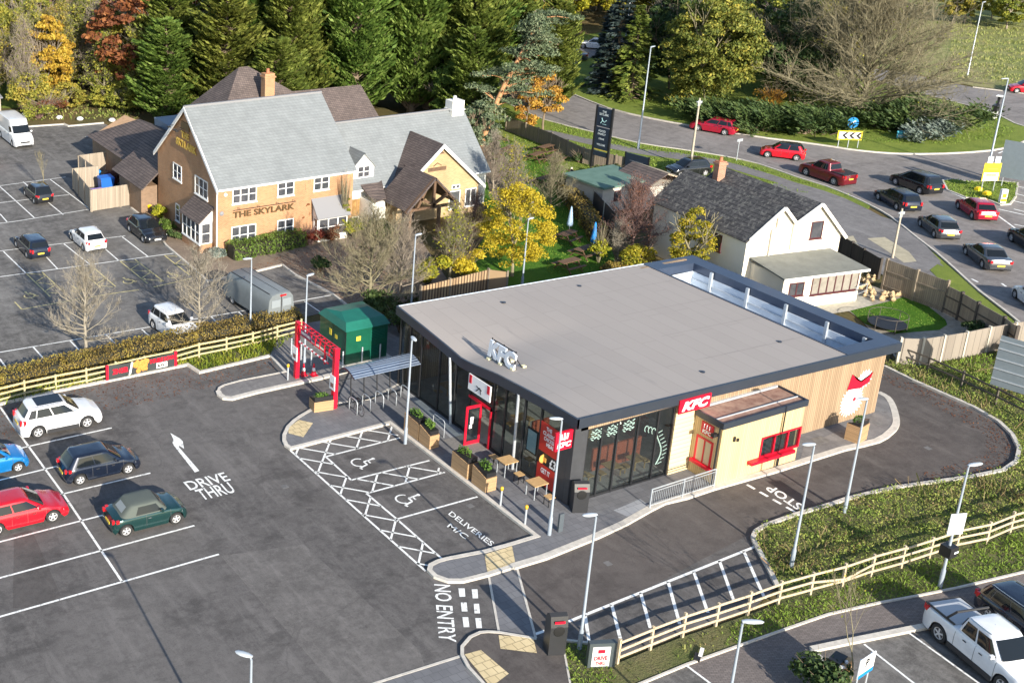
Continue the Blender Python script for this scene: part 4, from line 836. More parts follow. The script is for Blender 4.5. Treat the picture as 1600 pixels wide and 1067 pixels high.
# roof letters standing on a low rail
rl = MB(); xr, ya, yb = 38.95, 46.45, 44.35; zb = zr(xr, 45.4)+.12
text_on(rl, 'KFC', (xr, ya, zb), (xr, yb, zb), (xr, ya-.12, zb+.9), bold=.05, thick=.05, n=(-1, 0, 0)); rs = rl.build('roof_letters', mat('pale_letter_face', (.70, .75, .82), rough=.5), K)
t = MB(); t.beam((xr+.12, ya, zb-.02), (xr+.12, yb, zb-.02), .08, .06); t.beam((xr+.12, ya-.2, zb+.87), (xr+.12, yb+.1, zb+.87), .05, .06)
for y in (ya-.1, 45.4, yb+.1): t.beam((xr+.12, y, zb-.2), (xr+.12, y, zb+.95), .05, .05); t.beam((xr+.7, y, zb-.16), (xr+.12, y, zb+.6), .04, .04)
t.build('letter_rail', M_blk, rs)
t = MB()
for y in (ya-.1, 45.4, yb+.1):
    for x in (xr, xr+.7): t.box(x-.1, x+.1, y-.1, y+.1, zr(x, y)-.03, zr(x, y)+.06)
t.build('ballast_foot', mat('yellow_white_foot', (.75, .70, .45)), rs)
# serving booth
bx = MB(); EX0, EX1, EY = 45.78, 51.5, 36.86
bx.box(EX0, 48.68, EY, EY+.15, .1, 3.35); bx.box(48.68, 51.5, EY, EY+.15, .1, .88); bx.box(48.68, 51.5, EY, EY+.15, 2.05, 3.35); bx.box(EX1-.15, EX1, EY+.151, WY0, .1, 3.35); bth = bx.build('serving_booth', M_cream, K)
bx = MB(); bx.box(EX0, EX0+.15, EY+.151, WY0-.03, .1, 3.35); bx.build('booth_end_wall', M_cream, bth)
bx = MB(); bx.box(EX0-.1, EX1+.1, EY-.1, EY+.0, 3.22, 3.55); bx.box(EX0-.1, EX0, EY, WY0-.13, 3.22, 3.55); bx.box(EX1, EX1+.1, EY, WY0-.002, 3.22, 3.55); bx.build('booth_fascia', M_fascia, bth)
bx = MB(); bx.box(EX0, EX1, EY, WY0-.002, 3.36, 3.46); bx.build('booth_roof', M_redroof, bth)
bx = MB(); bx.box(EX0+.3, EX1-.1, WY0-.12, WY0-.004, 3.5, 3.62); bx.beam((EX0, EY+.5, 3.5), (EX1, EY+.5, 3.5), .05, .06); bx.build('roof_flashing', M_galv, bth)
for px_, py_2, pz_, pr_ in ((50.1, EY-.03, 3.25, .03), (50.2, EY-.03, .9, .03), (45.7, EY+.1, 3.3, .05)): bx = MB(); bx.tube([(px_, py_2, .12), (px_, py_2, pz_)], pr_, 8); bx.build('downpipe', M_dark, bth)
bx = MB(); bx.box(45.4, 45.7, EY+.15, EY+.35, 2.75, 2.9); bx.build('hatch_lamp', M_dark, bth)
wn = MB()
for a in (48.68, 49.6, 50.55, 51.43): wn.box(a-.0, a+.08, EY-.05, EY+.1, .9, 2.05)
wn.box(48.76, 51.43, EY-.049, EY+.1, 1.97, 2.05); wn.box(48.76, 51.43, EY-.049, EY+.1, .88, .97); wn.box(47.9, 51.0, EY-.3, EY-.002, .78, .94); wf = wn.build('serving_window', M_red, bth)
wn = MB(); wn.box(48.76, 51.4, EY+.04, EY+.055, .97, 1.97); wn.build('pane', M_glz, wf); wn = MB(); text_on(wn, 'DIAL', (49.7, EY+.03, 1.35), (50.5, EY+.03, 1.35), (49.7, EY+.03, 1.75), n=(0, -1, 0)); wn.v = []; wn.f = []; wn.m = []
wn.box(48.76, 51.35, EY+.14, EY+1.5, .1, .9); wn.build('counter', mat('steel_counter', (.28, .31, .33), rough=.4, metal=.3), bth)
wn = MB(); wn.lathe([(.12, 0), (.12, .08)], 12, (47.0, EY-.03, 2.45), axis='y'); 
wn = MB(); wn.box(46.6, 46.72, EY-.08, EY-.002, 2.35, 2.6); wn.box(46.85, 46.97, EY-.08, EY-.002, 2.3, 2.45); wn.build('cctv_camera', M_dark, bth)
wn = MB(); wn.box(EX0-.05, EX0-.002, 37.25, 37.35, .85, 2.25); wn.box(EX0-.05, EX0-.002, 38.2, 38.3, .85, 2.25); wn.box(EX0-.05, EX0-.002, 37.35, 38.2, 2.15, 2.25); wn.box(EX0-.05, EX0-.002, 37.72, 37.8, .95, 2.15); wn.box(EX0-.2, EX0-.002, 37.1, 38.4, .75, .9); wf = wn.build('serving_hatch', M_red, bth)
wn = MB(); wn.box(EX0-.03, EX0-.004, 37.35, 38.2, .95, 2.15); wn.build('hatch_pane', mat('blind_cream', (.60, .50, .33), rough=.4), wf)
wn = MB(); wn.box(EX0-.05, EX0-.004, 37.35, 38.1, 2.45, 3.1); bs = wn.build('booth_sign', M_red, bth); t = MB(); text_on(t, 'KFC', (EX0-.055, 38.0, 2.52), (EX0-.055, 37.45, 2.52), (EX0-.055, 37.98, 2.72), bold=.05, n=(-1, 0, 0))
for k_ in range(3): t.beam((EX0-.055, 37.9-k_*.17, 2.8), (EX0-.055, 37.9-k_*.17, 3.02), .012, .08)
t.build('lettering', M_whites, bs)
# splash mural on the wall (plain red and white splat)
rng = random.Random(4)
def splat(cx, cz, r, n, sp):
    out = []
    for i in range(n*2): a = math.pi*i/n; q = r*(1+(sp*rng.uniform(.5, 1) if i % 2 else -sp*.1)); out.append((cx+q*math.cos(a), cz+q*math.sin(a)))
    return out
def wallpoly(mb, pts, y, mi=0):
    n = len(pts); c0 = (sum(p[0] for p in pts)/n, sum(p[1] for p in pts)/n); mb.add([(p[0], y, p[1]) for p in pts]+[(p[0], y-.012, p[1]) for p in pts]+[(c0[0], y-.012, c0[1])], [(n+i, n+(i+1) % n, 2*n) for i in range(n)]+[(i, (i+1) % n, n+(i+1) % n, n+i) for i in range(n)], mi)
mu = MB(); YM = WY0-.004; wallpoly(mu, splat(57.72, 1.28, .74, 26, .38), YM); wallpoly(mu, splat(58.45, 2.45, .42, 14, .55), YM)
mo = mu.build('wall_mural', M_whites, K); mu = MB(); wallpoly(mu, [(57.15, 2.05), (57.35, 2.95), (57.75, 2.55), (58.2, 2.3), (58.8, 2.55), (59.05, 2.75), (58.85, 2.15), (58.2, 1.95)], YM-.014); wallpoly(mu, splat(57.9, 1.35, .10, 9, .9), YM-.014); mu.build('red_band', M_red, mo)
# inside: floor, counter, partition, tables
i_ = MB(); i_.box(38.1, WX1-.25, WY0+.15, WY1-.25, .1, .13); i_.build('floor', mat('tiled_floor', (.40, .37, .35), var=.2, vscale=2), K)
i_ = MB(); i_.box(48.2, 48.4, WY0+.25, WY1-.25, .13, 4.1); i_.build('partition', mat('inner_wall', (.34, .27, .22), var=.4, vscale=.6), K)
i_ = MB(); i_.box(45.6, 46.4, 42, 52, .13, 1.2); i_.box(47.6, 48.15, 42, 52, 2.3, 3.1); i_.build('counter', mat('counter_front', (.30, .06, .04), rough=.5, var=.3, vscale=2), K)
i_ = MB(); i_.box(41.2, 44.4, 40.5, 40.62, .13, 1.35); i_.box(39.9, 41.0, 43.6, 43.7, .13, 1.7); i_.build('bench_back', mat('orange_red_bench', (.42, .10, .05), rough=.6), K)
i_ = MB()
for (x, y) in ((39.6, 39.7), (41.6, 39.6), (43.2, 39.6), (39.3, 42.2), (40.8, 45.6), (40.8, 48.2), (42.8, 42.6), (42.8, 50), (39.6, 50.4)):
    i_.box(x-.4, x+.4, y-.35, y+.35, .83, .87); i_.lathe([(.04, .13), (.04, .83)], 8, (x, y, 0)); 
    for dx in (-.65, .65): i_.box(x+dx-.2, x+dx+.2, y-.2, y+.2, .55, .6); i_.lathe([(.03, .13), (.03, .55)], 6, (x+dx, y, 0))
i_.build('dining_tables', mat('oak_table', (.42, .27, .12), rough=.5), K)
i_ = MB(); i_.beam((39.4, 39.4, 3.2), (43.0, 46.5, 3.2), .08, .05); i_.beam((41.4, 39.2, 3.4), (46.0, 45.5, 3.4), .08, .05)
for y in (41, 43.5, 46, 48.5): i_.lathe([(.18, 2.6), (.05, 2.8), (.01, 3.5)], 10, (40.3, y, 0))
i_.build('strip_light', mat('warm_strip_light', (.9, .82, .62), emit=3.0), K)

# roof furniture and weathering
i_ = MB()
for (x, y) in ((44, 51.5), (50, 51.9), (54.5, 41.2), (47.5, 40.0)): i_.lathe([(.12, -.03), (.12, .02), (.05, .03)], 10, (x, y, zt(x)))
i_.build('roof_outlet', M_fascia, K)
i_ = MB()
for y in (41.2, 44.3, 47.4, 50.5): i_.add([(49.0, y-.012, zt(49.0)-.026), (56.3, y-.012, zt(56.3)-.026), (56.3, y+.012, zt(56.3)-.026), (49.0, y+.012, zt(49.0)-.026)], [(0, 1, 2, 3)])
i_.build('roof_lap', mat('lap_line', (.23, .21, .20)), K)

i_ = MB(); slab(i_, X0+.13, XW0-.06, Y1-.1, Y1-.02, .001, .03); i_.build('edge_trim', M_panelw, K)
# ------------------------------------------------------------------ street furniture around the restaurant
M_slat = board_mat('planter_slats', (.30, .19, .10), (.52, .33, .17), .05, .12, horiz=True); M_wood_t = mat('oak_top', (.46, .29, .13), col2=(.58, .38, .18), vscale=6, rough=.55)
M_pv = leaf_mat('planter_foliage', [(.03, .07, .01), (.10, .20, .03), (.22, .30, .06)], trans=.2)
def quads_at(cen, nor, size, rng, aspect=.6, jitter=.9):
    """many small leaf-shaped quads: centres, outward directions"""
    n = len(cen); nor = nor+rng.normal(0, jitter, (n, 3)); nor /= np.linalg.norm(nor, axis=1)[:, None]+1e-9
    t = np.cross(nor, rng.normal(0, 1, (n, 3))); t /= np.linalg.norm(t, axis=1)[:, None]+1e-9; b = np.cross(nor, t)
    s = size*(rng.uniform(.6, 1.3, n))[:, None]; V = np.empty((n, 4, 3)); V[:, 0] = cen-t*s; V[:, 1] = cen-b*s*aspect; V[:, 2] = cen+t*s; V[:, 3] = cen+b*s*aspect
    return V.reshape(-1, 3), np.arange(n*4).reshape(-1, 4)
def leafball(name, par, c, r, n, size, m, seed, flat=1.0, jitter=.9):
    rng = np.random.default_rng(seed); d = rng.normal(0, 1, (n, 3)); d /= np.linalg.norm(d, axis=1)[:, None]; q = rng.uniform(.55, 1, n)**.5
    rr = np.array(r) if hasattr(r, '__len__') else np.array([r, r, r*flat]); cen = np.array(c)+d*rr*q[:, None]*(1+.15*np.sin(d[:, :1]*7+d[:, 1:2]*9)); V, Fq = quads_at(cen, d, size, rng, jitter=jitter); return npmesh(name, V, Fq, m, par)
def planter(label, loc, rz, w, d, h, group=None, plant=.25, seed=1, hi=None):
    """slatted timber trough with a black inner box; hi gives a sloping top"""
    t = thing('planter', label, 'planter', loc, rz, group); m = MB(); h2 = hi or h
    m.add([(-w/2, -d/2, 0), (w/2, -d/2, 0), (w/2, d/2, 0), (-w/2, d/2, 0), (-w/2, -d/2, h), (w/2, -d/2, h), (w/2, d/2, h2), (-w/2, d/2, h2)], [(0, 3, 2, 1), (0, 1, 5, 4), (1, 2, 6, 5), (2, 3, 7, 6), (3, 0, 4, 7), (4, 5, 6, 7)]); m.build('trough', M_slat, t)
    m = MB(); e = .04; k = .26
    m.add([(-w/2+e, -d/2+e, h-.1), (w/2-e, -d/2+e, h-.1), (w/2-e, d/2-e, h2-.1), (-w/2+e, d/2-e, h2-.1), (-w/2+e, -d/2+e, h+k), (w/2-e, -d/2+e, h+k), (w/2-e, d/2-e, h2+.05), (-w/2+e, d/2-e, h2+.05)], [(0, 3, 2, 1), (0, 1, 5, 4), (1, 2, 6, 5), (2, 3, 7, 6), (3, 0, 4, 7), (4, 5, 6, 7)]); m.build('liner', M_blk, t)
    leafball('plant', t, (0, 0, max(h, h2)+.2), (w*.35, d*.38, plant), 260, .055, M_pv, seed); return t
gp = 'slatted timber planters by the shop front'
planter('slatted planter at the far end, beside the lamp post nearest the cycle racks', (35.45, 47.55, .1), 0, .6, 1.3, .95, gp, seed=1, hi=1.05); planter('slatted planter with leafy plant, second from the cycle racks', (35.45, 46.35, .1), 0, .6, .95, .75, gp, seed=2, hi=1.0)
planter('slatted planter opposite the open red door', (35.4, 43.25, .1), 0, .65, 1.3, .85, gp, seed=3, hi=.95); planter('slatted planter next to the outdoor tables', (35.45, 41.75, .1), 0, .65, 1.1, .75, gp, seed=4, hi=1.0)
planter('square planter with round stones standing against the red height gantry', (32.45, 52.25, .1), R_(-8), 1.15, .75, .6, None, .12, 5); planter('orange slatted planter on the kerb behind the wall with the splash mural', (56.25, 37.0, .1), R_(12), .95, .75, .95, None, .22, 6)
# tables and stools
def table(label, x, y):
    t = thing('outdoor_table', label, 'table', (x, y, .1), 0, 'outdoor tables by the shop front'); m = MB(); m.box(-.42, .42, -.36, .36, .73, .77); m.build('tabletop', M_wood_t, t)
    for sx in (-.36, .36):
        for sy in (-.3, .3): m = MB(); m.beam((sx, sy, 0), (sx, sy, .73), .04, .04); m.build('leg', M_galv, t)
    return t
def stool(label, x, y):
    t = thing('outdoor_stool', label, 'stool', (x, y, .1), 0, 'stools at the outdoor tables'); m = MB(); m.box(-.2, .2, -.2, .2, .44, .48); m.build('seat', M_wood_t, t)
    for sx in (-.17, .17):
        for sy in (-.17, .17): m = MB(); m.beam((sx, sy, 0), (sx, sy, .44), .03, .03); m.build('leg', M_blk, t)
    return t
table('oak topped table nearer the open red door', 37.25, 42.25); table('oak topped table nearer the street sign column', 37.2, 39.95)
stool('stool on the far side of the table near the door', 37.2, 43.2); stool('stool between the two outdoor tables', 37.25, 41.3); stool('stool at the corner below the red price posters', 37.2, 39.0)
# litter bins
def bin_(label, loc, rz, h, w, d):
    t = thing('litter_bin', label, 'litter bin', loc, rz, 'tall black litter bins'); m = MB()
    prof = [(-d/2, 0), (d/2, 0), (d/2, h*.78), (d*.30, h*.93), (0, h), (-d*.3, h*.96), (-d/2, h*.72)]
    vs = [(-w/2, p[0], p[1]) for p in prof]+[(w/2, p[0], p[1]) for p in prof]; n = len(prof)
    m.add(vs, [tuple(range(n))[::-1], tuple(range(n, 2*n))]+[(i, (i+1) % n, n+(i+1) % n, n+i) for i in range(n)]); m.build('bin_body', mat('dark_bin_plastic', (.03, .031, .034), rough=.35), t)
    m = MB(); m.lathe([(.01, 0), (w*.30, .01), (w*.34, .03)], 14, (0, -d/2-.03, h*.62), axis='y'); m.build('bin_opening', mat('bin_mouth', (.004, .004, .004)), t)
    m = MB(); m.box(-w*.3, w*.3, -d/2-.012, -d/2, h*.82, h*.88); m.build('bin_label', M_red, t); 
    m = MB(); text_on(m, 'THANKS', (-w*.26, -d/2-.014, h*.83), (w*.26, -d/2-.014, h*.83), (-w*.26, -d/2-.014, h*.87), n=(0, -1, 0)); m.v = []; m.f = []; m.m = []
    return t
bin_('black bin by the glass corner of the restaurant', (38.2, 38.1, .1), R_(-25), 1.55, .72, .62); bin_('black bin at the lower crossing behind the drive-thru sign', (30.25, 30.55, .08), R_(-20), 1.8, .7, .6)
# bollards
def bollard(label, x, y, z, h=.95, cap=True, group=None):
    t = thing('bollard', label, 'bollard', (x, y, z), 0, group); m = MB(); m.lathe([(.05, 0), (.05, h-.12), (.045, h-.1)], 10); m.build('post', M_galv, t, True, 40); m = MB()
    if cap: m.lathe([(.07, h-.14), (.085, h-.02), (.07, h+.04), (.001, h+.07)], 10); m.build('lamp_cap', mat('amber_cap', (.75, .42, .03), rough=.4), t, True)
    else: m.lathe([(.052, h-.1), (.045, h), (.001, h+.02)], 10); m.build('cap', M_galv, t, True)
bollard('amber topped bollard near the slatted planters', 35.1, 40.0, .1, group='amber topped bollards'); bollard('amber topped bollard near the lamp post at the shop corner', 35.1, 38.2, .1, group='amber topped bollards'); bollard('amber topped bollard left of the red gantry', 32.5, 56.1, .1, group='amber topped bollards')
for i, (px, lab) in enumerate((((535,577), 'steel bollard at the near corner of the green substation'), ((565,570), 'steel bollard in front of the green substation vents'), ((593,565), 'steel bollard at the right end of the green substation'), ((455,556), 'steel bollard left of the red gantry beside the hedge'), ((470,565), 'steel bollard just behind the left leg of the gantry'), ((486,573), 'steel bollard between the two traffic cones'))):
    p = G(*px); bollard(lab, p.x, p.y, .1, 1.05, False, 'steel bollards by the substation')
# traffic cones
def cone(label, px, h=.75):
    p = G(*px, .1); t = thing('traffic_cone', label, 'traffic cone', (p.x, p.y, .1), 0, 'red traffic cones'); m = MB(); m.box(-.2, .2, -.2, .2, 0, .04); m.lathe([(.16, .04), (.11, h*.38)], 14); m.lathe([(.075, h*.66), (.035, h)], 14); m.build('cone_body', M_red, t, True, 40)
    m = MB(); m.lathe([(.11, h*.38), (.075, h*.66)], 14); m.build('white_band', M_whites, t, True)
cone('red and white cone beside the left gantry leg', (474,586)); cone('red and white cone to the right of the lamp post foot', (490,586))
for px, lab in (((647,552), 'cone at the left of the row behind the shelter'), ((655,546), 'cone second in the row behind the shelter'), ((668,545), 'cone at the right of the row behind the shelter')): cone(lab, px, .95)
# height barrier
g = thing('height_barrier', 'red height gantry with striped bar over the drive-thru entrance', 'gantry', (33.1, 56.15, .1)); m = MB(); L_ = 4.15
m.obox((0, 0, 0), (1, 0, 0), (0, 1, 0), (0, 0, 1), -.12, .12, -.12, .12, 0, 3.55); m.build('post', M_red, g); m = MB(); m.box(-.12, .14, -L_-.14, -L_+.12, 0, 3.6); m.build('post', M_red, g)
m = MB()
for x in (-.1, .25): m.beam((x, -.1, 3.5), (x, -L_, 3.5), .06, .06); m.beam((x, -.1, 2.95), (x, -L_, 2.95), .05, .05)
for k in range(9):
    y = -.15-k*(L_-.2)/8; m.beam((-.1, y, 2.95), (-.1, y, 3.5), .04, .04); m.beam((-.1, y, 3.5), (.25, y, 3.5), .03, .03); m.beam((.25, y, 2.95), (.25, y, 3.5), .04, .04)
m.beam((.08, -2.9, 3.0), (.08, -2.9, 2.1), .08, .08); m.build('truss_beam', M_red, g)
m = MB(); m.box(-.14, -.12, -1.75, -.55, 3.0, 3.35); s_ = m.build('sign_board', mat('plum_sign', (.18, .03, .09)), g); m = MB(); text_on(m, 'DRIVE THRU', (-.145, -.65, 3.1), (-.145, -1.65, 3.1), (-.145, -.65, 3.26), n=(-1, 0, 0), bold=.03); m.build('lettering', M_whites, s_)
m = MB(); m2 = MB()
for k in range(16): (m if k % 2 else m2).beam((-.05, -.3-k*.2, 2.42), (-.05, -.5-k*.2, 2.42), .07, .07)
sb = m.build('striped_bar', M_red, g); m2.build('bar_stripes', M_whites, sb); m = MB(); m.beam((-.05, -.4, 2.45), (-.05, -.4, 2.95), .02, .02); m.beam((-.05, -3.4, 2.45), (-.05, -3.4, 2.95), .02, .02); m.build('hanger', M_galv, g)
for y in (0, -L_): m = MB(); m.box(-.17, -.13, y-.26, y+.26, 1.15, 2.0); s_ = m.build('notice_panel', M_whites, g); m = MB(); m.lathe([(.01, 0), (.17, .01)], 14, (-.2, y-.0, 1.5), axis='y'); m.v = []; m.f = []; m.m = []; m.box(-.178, -.171, y-.15, y+.15, 1.3, 1.55); m.build('notice_print', mat('brown_print', (.25, .12, .10)), s_)
# green substation
M_gg = mat('green_enclosure_paint', (.006, .085, .05), rough=.35, var=.12, vscale=2, coat=.2); M_gg2 = mat('green_roof_paint', (.01, .12, .085), rough=.35, var=.15, vscale=1.5)
s = thing('substation', 'green electricity substation cabinet with a hipped roof', 'substation', (37.9, 57.7, .1)); a, b_, h = 1.45, 1.5, 2.25
m = MB(); m.box(-a, a, -b_, b_, .1, h); m.build('cabinet', M_gg, s); m = MB(); o = .1
m.add([(-a-o, -b_-o, h), (a+o, -b_-o, h), (a+o, b_+o, h), (-a-o, b_+o, h), (-a+.12, -b_+.3, h+.42), (a-.12, -b_+.3, h+.42), (a-.12, b_-.3, h+.42), (-a+.12, b_-.3, h+.42), (-a+.5, 0, h+.62), (a-.5, 0, h+.62)], [(0, 3, 2, 1), (0, 1, 5, 4), (1, 2, 6, 5), (2, 3, 7, 6), (3, 0, 4, 7), (4, 5, 9, 8), (6, 7, 8, 9), (5, 6, 9), (7, 4, 8)]); m.build('roof', M_gg2, s)
m = MB(); m.box(-a-.012, -a-.001, -.02, .02, .15, h-.05); m.box(-a-.03, -a-.001, -b_+.02, -b_+.06, .1, h); m.build('door_seam', M_blk, s)
m = MB()
for k in range(7): m.box(.2, 1.25, -b_-.03, -b_-.001, 1.35+k*.1, 1.39+k*.1); m.box(.2, 1.0, -b_-.03, -b_-.001, .35+k*.09, .39+k*.09)
m.build('louvre_panel', M_gg2, s)
m = MB(); m.box(-a-.015, -a-.001, .15, .4, 1.35, 1.75); m.box(-a-.015, -a-.001, -.5, -.25, 1.35, 1.6); m.box(-.75, -.45, -b_-.015, -b_-.001, 1.5, 1.78); m.build('warning_plate', mat('warning_yellow', (.75, .58, .05)), s)
m = MB(); m.box(-a-.25, a+.25, -b_-.25, b_+.25, 0, .1); m.build('plinth', M_kerb, s)
# cycle shelter
M_poly = mat('blue_grey_roof_sheet', (.16, .20, .27), rough=.12, spec=.8, var=.1)
c = thing('cycle_shelter', 'curved cycle shelter with dark hoops and a blue grey roof', 'shelter', (33.4, 52.0, .1)); arcp = [(0, .0, 0), (0, .15, 1.1), (0, .12, 1.9), (0, -.12, 2.35), (0, -.55, 2.55), (0, -1.05, 2.5), (0, -1.5, 2.3)]
for k in range(6): m = MB(); m.tube([(k*.86, y, z) for x, y, z in smoothline(arcp, 3)], .035, 6); m.build('hoop', M_dark, c)
m = MB(); pts = smoothline(arcp[2:], 3)
for p, q in zip(pts, pts[1:]): m.add([(0, p.y, p.z+.05), (4.3, p.y, p.z+.05), (4.3, q.y, q.z+.05), (0, q.y, q.z+.05), (0, p.y, p.z+.035), (4.3, p.y, p.z+.035), (4.3, q.y, q.z+.035), (0, q.y, q.z+.035)], [(0, 1, 2, 3), (7, 6, 5, 4), (0, 4, 5, 1), (3, 2, 6, 7)])
m.build('roof_sheet', M_poly, c, True); m = MB(); m.beam((0, .14, 1.5), (4.3, .14, 1.5), .04, .04); m.beam((0, -.1, .1), (4.3, 0, .1), .05, .05); m.build('rail', M_dark, c)
# cycle stands and the bicycle
for k in range(5):
    t = thing('cycle_stand', ['steel cycle stand with the bicycle leaning on it, leftmost of the row', 'steel cycle stand second from the left, right of the bicycle', 'steel cycle stand in the middle of the row', 'steel cycle stand fourth from the left', 'steel cycle stand at the right end, nearest the glass wall'][k], 'cycle stand', (33.8+k*.85, 51.1, .1), 0, 'steel cycle stands under the shelter')
    m = MB(); m.tube(smoothline([(0, .4, 0), (0, .4, .62), (0, .3, .78), (0, .15, .82), (0, -.15, .82), (0, -.3, .78), (0, -.4, .62), (0, -.4, 0)], 2), .028, 7); m.build('hoop', M_galv, t, True)
bk = thing('bicycle', 'black bicycle leaning on the leftmost cycle stand', 'bicycle', (33.95, 51.05, .1), R_(88)); 
for s in (-.52, .52): m = MB(); m.tube([(s+.33*math.cos(a), 0, .34+.33*math.sin(a)) for a in [i*math.pi/9 for i in range(19)]], .018, 5); w_ = m.build('wheel', M_tyre, bk); m = MB(); [m.beam((s, 0, .34), (s+.32*math.cos(a), 0, .34+.32*math.sin(a)), .006, .006) for a in [i*math.pi/5 for i in range(10)]]; m.build('spokes', M_galv, w_)
m = MB(); [m.tube([a, b], .018, 6) for a, b in (((-.52, 0, .34), (-.08, 0, .32)), ((-.08, 0, .32), (.36, 0, .78)), ((-.08, 0, .32), (-.2, 0, .88)), ((-.2, 0, .8), (.36, 0, .84)), ((-.52, 0, .34), (-.2, 0, .8)), ((.52, 0, .34), (.36, 0, .95)))]; m.build('frame', M_blk, bk)
m = MB(); m.box(-.32, -.08, -.06, .06, .88, .94); m.build('saddle', M_blk, bk); m = MB(); m.tube([(.30, -.28, .98), (.36, -.2, .99), (.36, .2, .99), (.30, .28, .98)], .015, 6); m.build('handlebar', M_blk, bk)
# handrail
t = thing('guard_rail', 'galvanised railing with close uprights at the drive-thru kerb', 'railing', (41.4, 36.72, .1)); m = MB(); n_ = 34; L_ = 4.25
m.beam((0, 0, 1.0), (L_, .05, 1.0), .05, .05); m.beam((0, 0, .85), (L_, .05, .85), .03, .03); m.beam((0, 0, .12), (L_, .05, .12), .04, .04); m.build('rail', M_galv, t); m = MB(); [m.beam((L_*i/n_, .05*i/n_, .12), (L_*i/n_, .05*i/n_, .85), .015, .015) for i in range(n_+1)]; m.build('balusters', M_galv, t)
for i in range(3): m = MB(); m.beam((L_*i/2, .05*i/2, 0), (L_*i/2, .05*i/2, 1.0), .06, .06); m.build('post', M_galv, t)
p = G(868,832, .1); t = thing('sign_bollard', 'dark flat bollard beside the lamp post foot', 'bollard', (p.x+.25, p.y, .1)); m = MB(); m.box(-.13, .13, -.05, .05, 0, .95); m.build('board', mat('slate_bollard', (.07, .085, .10)), t)
# door side handrail & threshold strips
t = thing('door_handrail', 'short steel handrail beside the open red door', 'handrail', (36.6, 46.6, .1)); m = MB(); m.tube([(0, 0, 0), (0, 0, .85), (0, .12, .95), (0, .9, .95), (0, 1.0, .85), (0, 1.0, 0)], .022, 6); m.build('rail', M_galv, t)
# drive thru sign
p = G(937,1040, .0); t = thing('menu_sign', 'black framed drive-thru board with a red and white face at the fence end', 'sign', (p.x, p.y, 0), R_(-22)); m = MB(); m.box(-.55, .55, -.12, .12, 0, 1.15); m.build('frame', mat('dark_sign_frame', (.06, .075, .08), rough=.4), t)
m = MB(); m.box(-.42, .3, -.14, -.121, .1, 1.0); f_ = m.build('face', mat('grey_white_face', (.55, .56, .54)), t); m = MB(); m.box(-.2, .08, -.15, -.141, .72, .88); text_on(m, 'DRIVE', (-.33, -.145, .4), (.2, -.145, .4), (-.33, -.145, .58), n=(0, -1, 0), bold=.04); text_on(m, 'THRU', (-.26, -.145, .18), (.14, -.145, .18), (-.26, -.145, .32), n=(0, -1, 0), bold=.04); m.build('lettering', M_red, f_)
# banner on the fence
A, B = G(163,594), G(272,571); d = (B-A).normalized(); n_ = Vector((d.y, -d.x, 0)); t = thing('banner', 'black and red food banner tied to the rail fence', 'banner', (A.x, A.y, 0), math.atan2(d.y, d.x)); L_ = (B-A).length; y = -.28
m = MB(); N = 24; vs = []
for i in range(N+1):
    s = i/N; yy = y-.03*math.sin(s*9); vs += [(L_*s, yy, .12), (L_*s, yy+.02*math.sin(s*20), 1.0-.10*math.sin(math.pi*s)**2*(1 if abs(s-.5) > .1 else .5))]
m.add(vs, [(2*i, 2*i+2, 2*i+3, 2*i+1) for i in range(N)]); bn = m.build('cloth', mat('banner_charcoal', (.035, .04, .042), rough=.6), t, True)
m = MB(); m.box(-.02, .14, y-.06, y-.04, .08, 1.08); m.box(L_-.12, L_+.04, y-.06, y-.04, .08, 1.08); m.build('end_band', M_red, bn)
m = MB(); text_on(m, 'ZINGER', (.38, y-.05, .42), (1.38, y-.05, .42), (.38, y-.05, .74), n=(0, -1, 0), bold=.05); text_on(m, 'DOUBLE DOWN', (2.75, y-.05, .62), (4.35, y-.05, .62), (2.75, y-.05, .88), n=(0, -1, 0), bold=.05); m.build('lettering', M_red, bn)
m = MB(); m.box(3.15, 3.85, y-.052, y-.04, .22, .55); wp = m.build('white_panel', M_whites, bn); m = MB(); text_on(m, 'KFC', (3.22, y-.055, .28), (3.78, y-.055, .28), (3.25, y-.055, .47), n=(0, -1, 0), bold=.05); m.build('lettering', M_blk, wp)
m = MB(); r1 = random.Random(3)
for k in range(26): px_, pz = 1.75+r1.random()*.85, .3+r1.random()*.6; m.lathe([(.001, -.035), (.1+r1.random()*.07, -.02), (.12, 0)], 9, (px_, y-.03, pz), axis='y')
m.build('food_picture', mat('fried_food', (.45, .14, .02), col2=(.66, .34, .07), vscale=14), bn); m = MB(); m.beam((1.45, y-.05, .15), (1.62, y-.05, .95), .02, .12); m.build('paint_stroke', M_whites, bn)
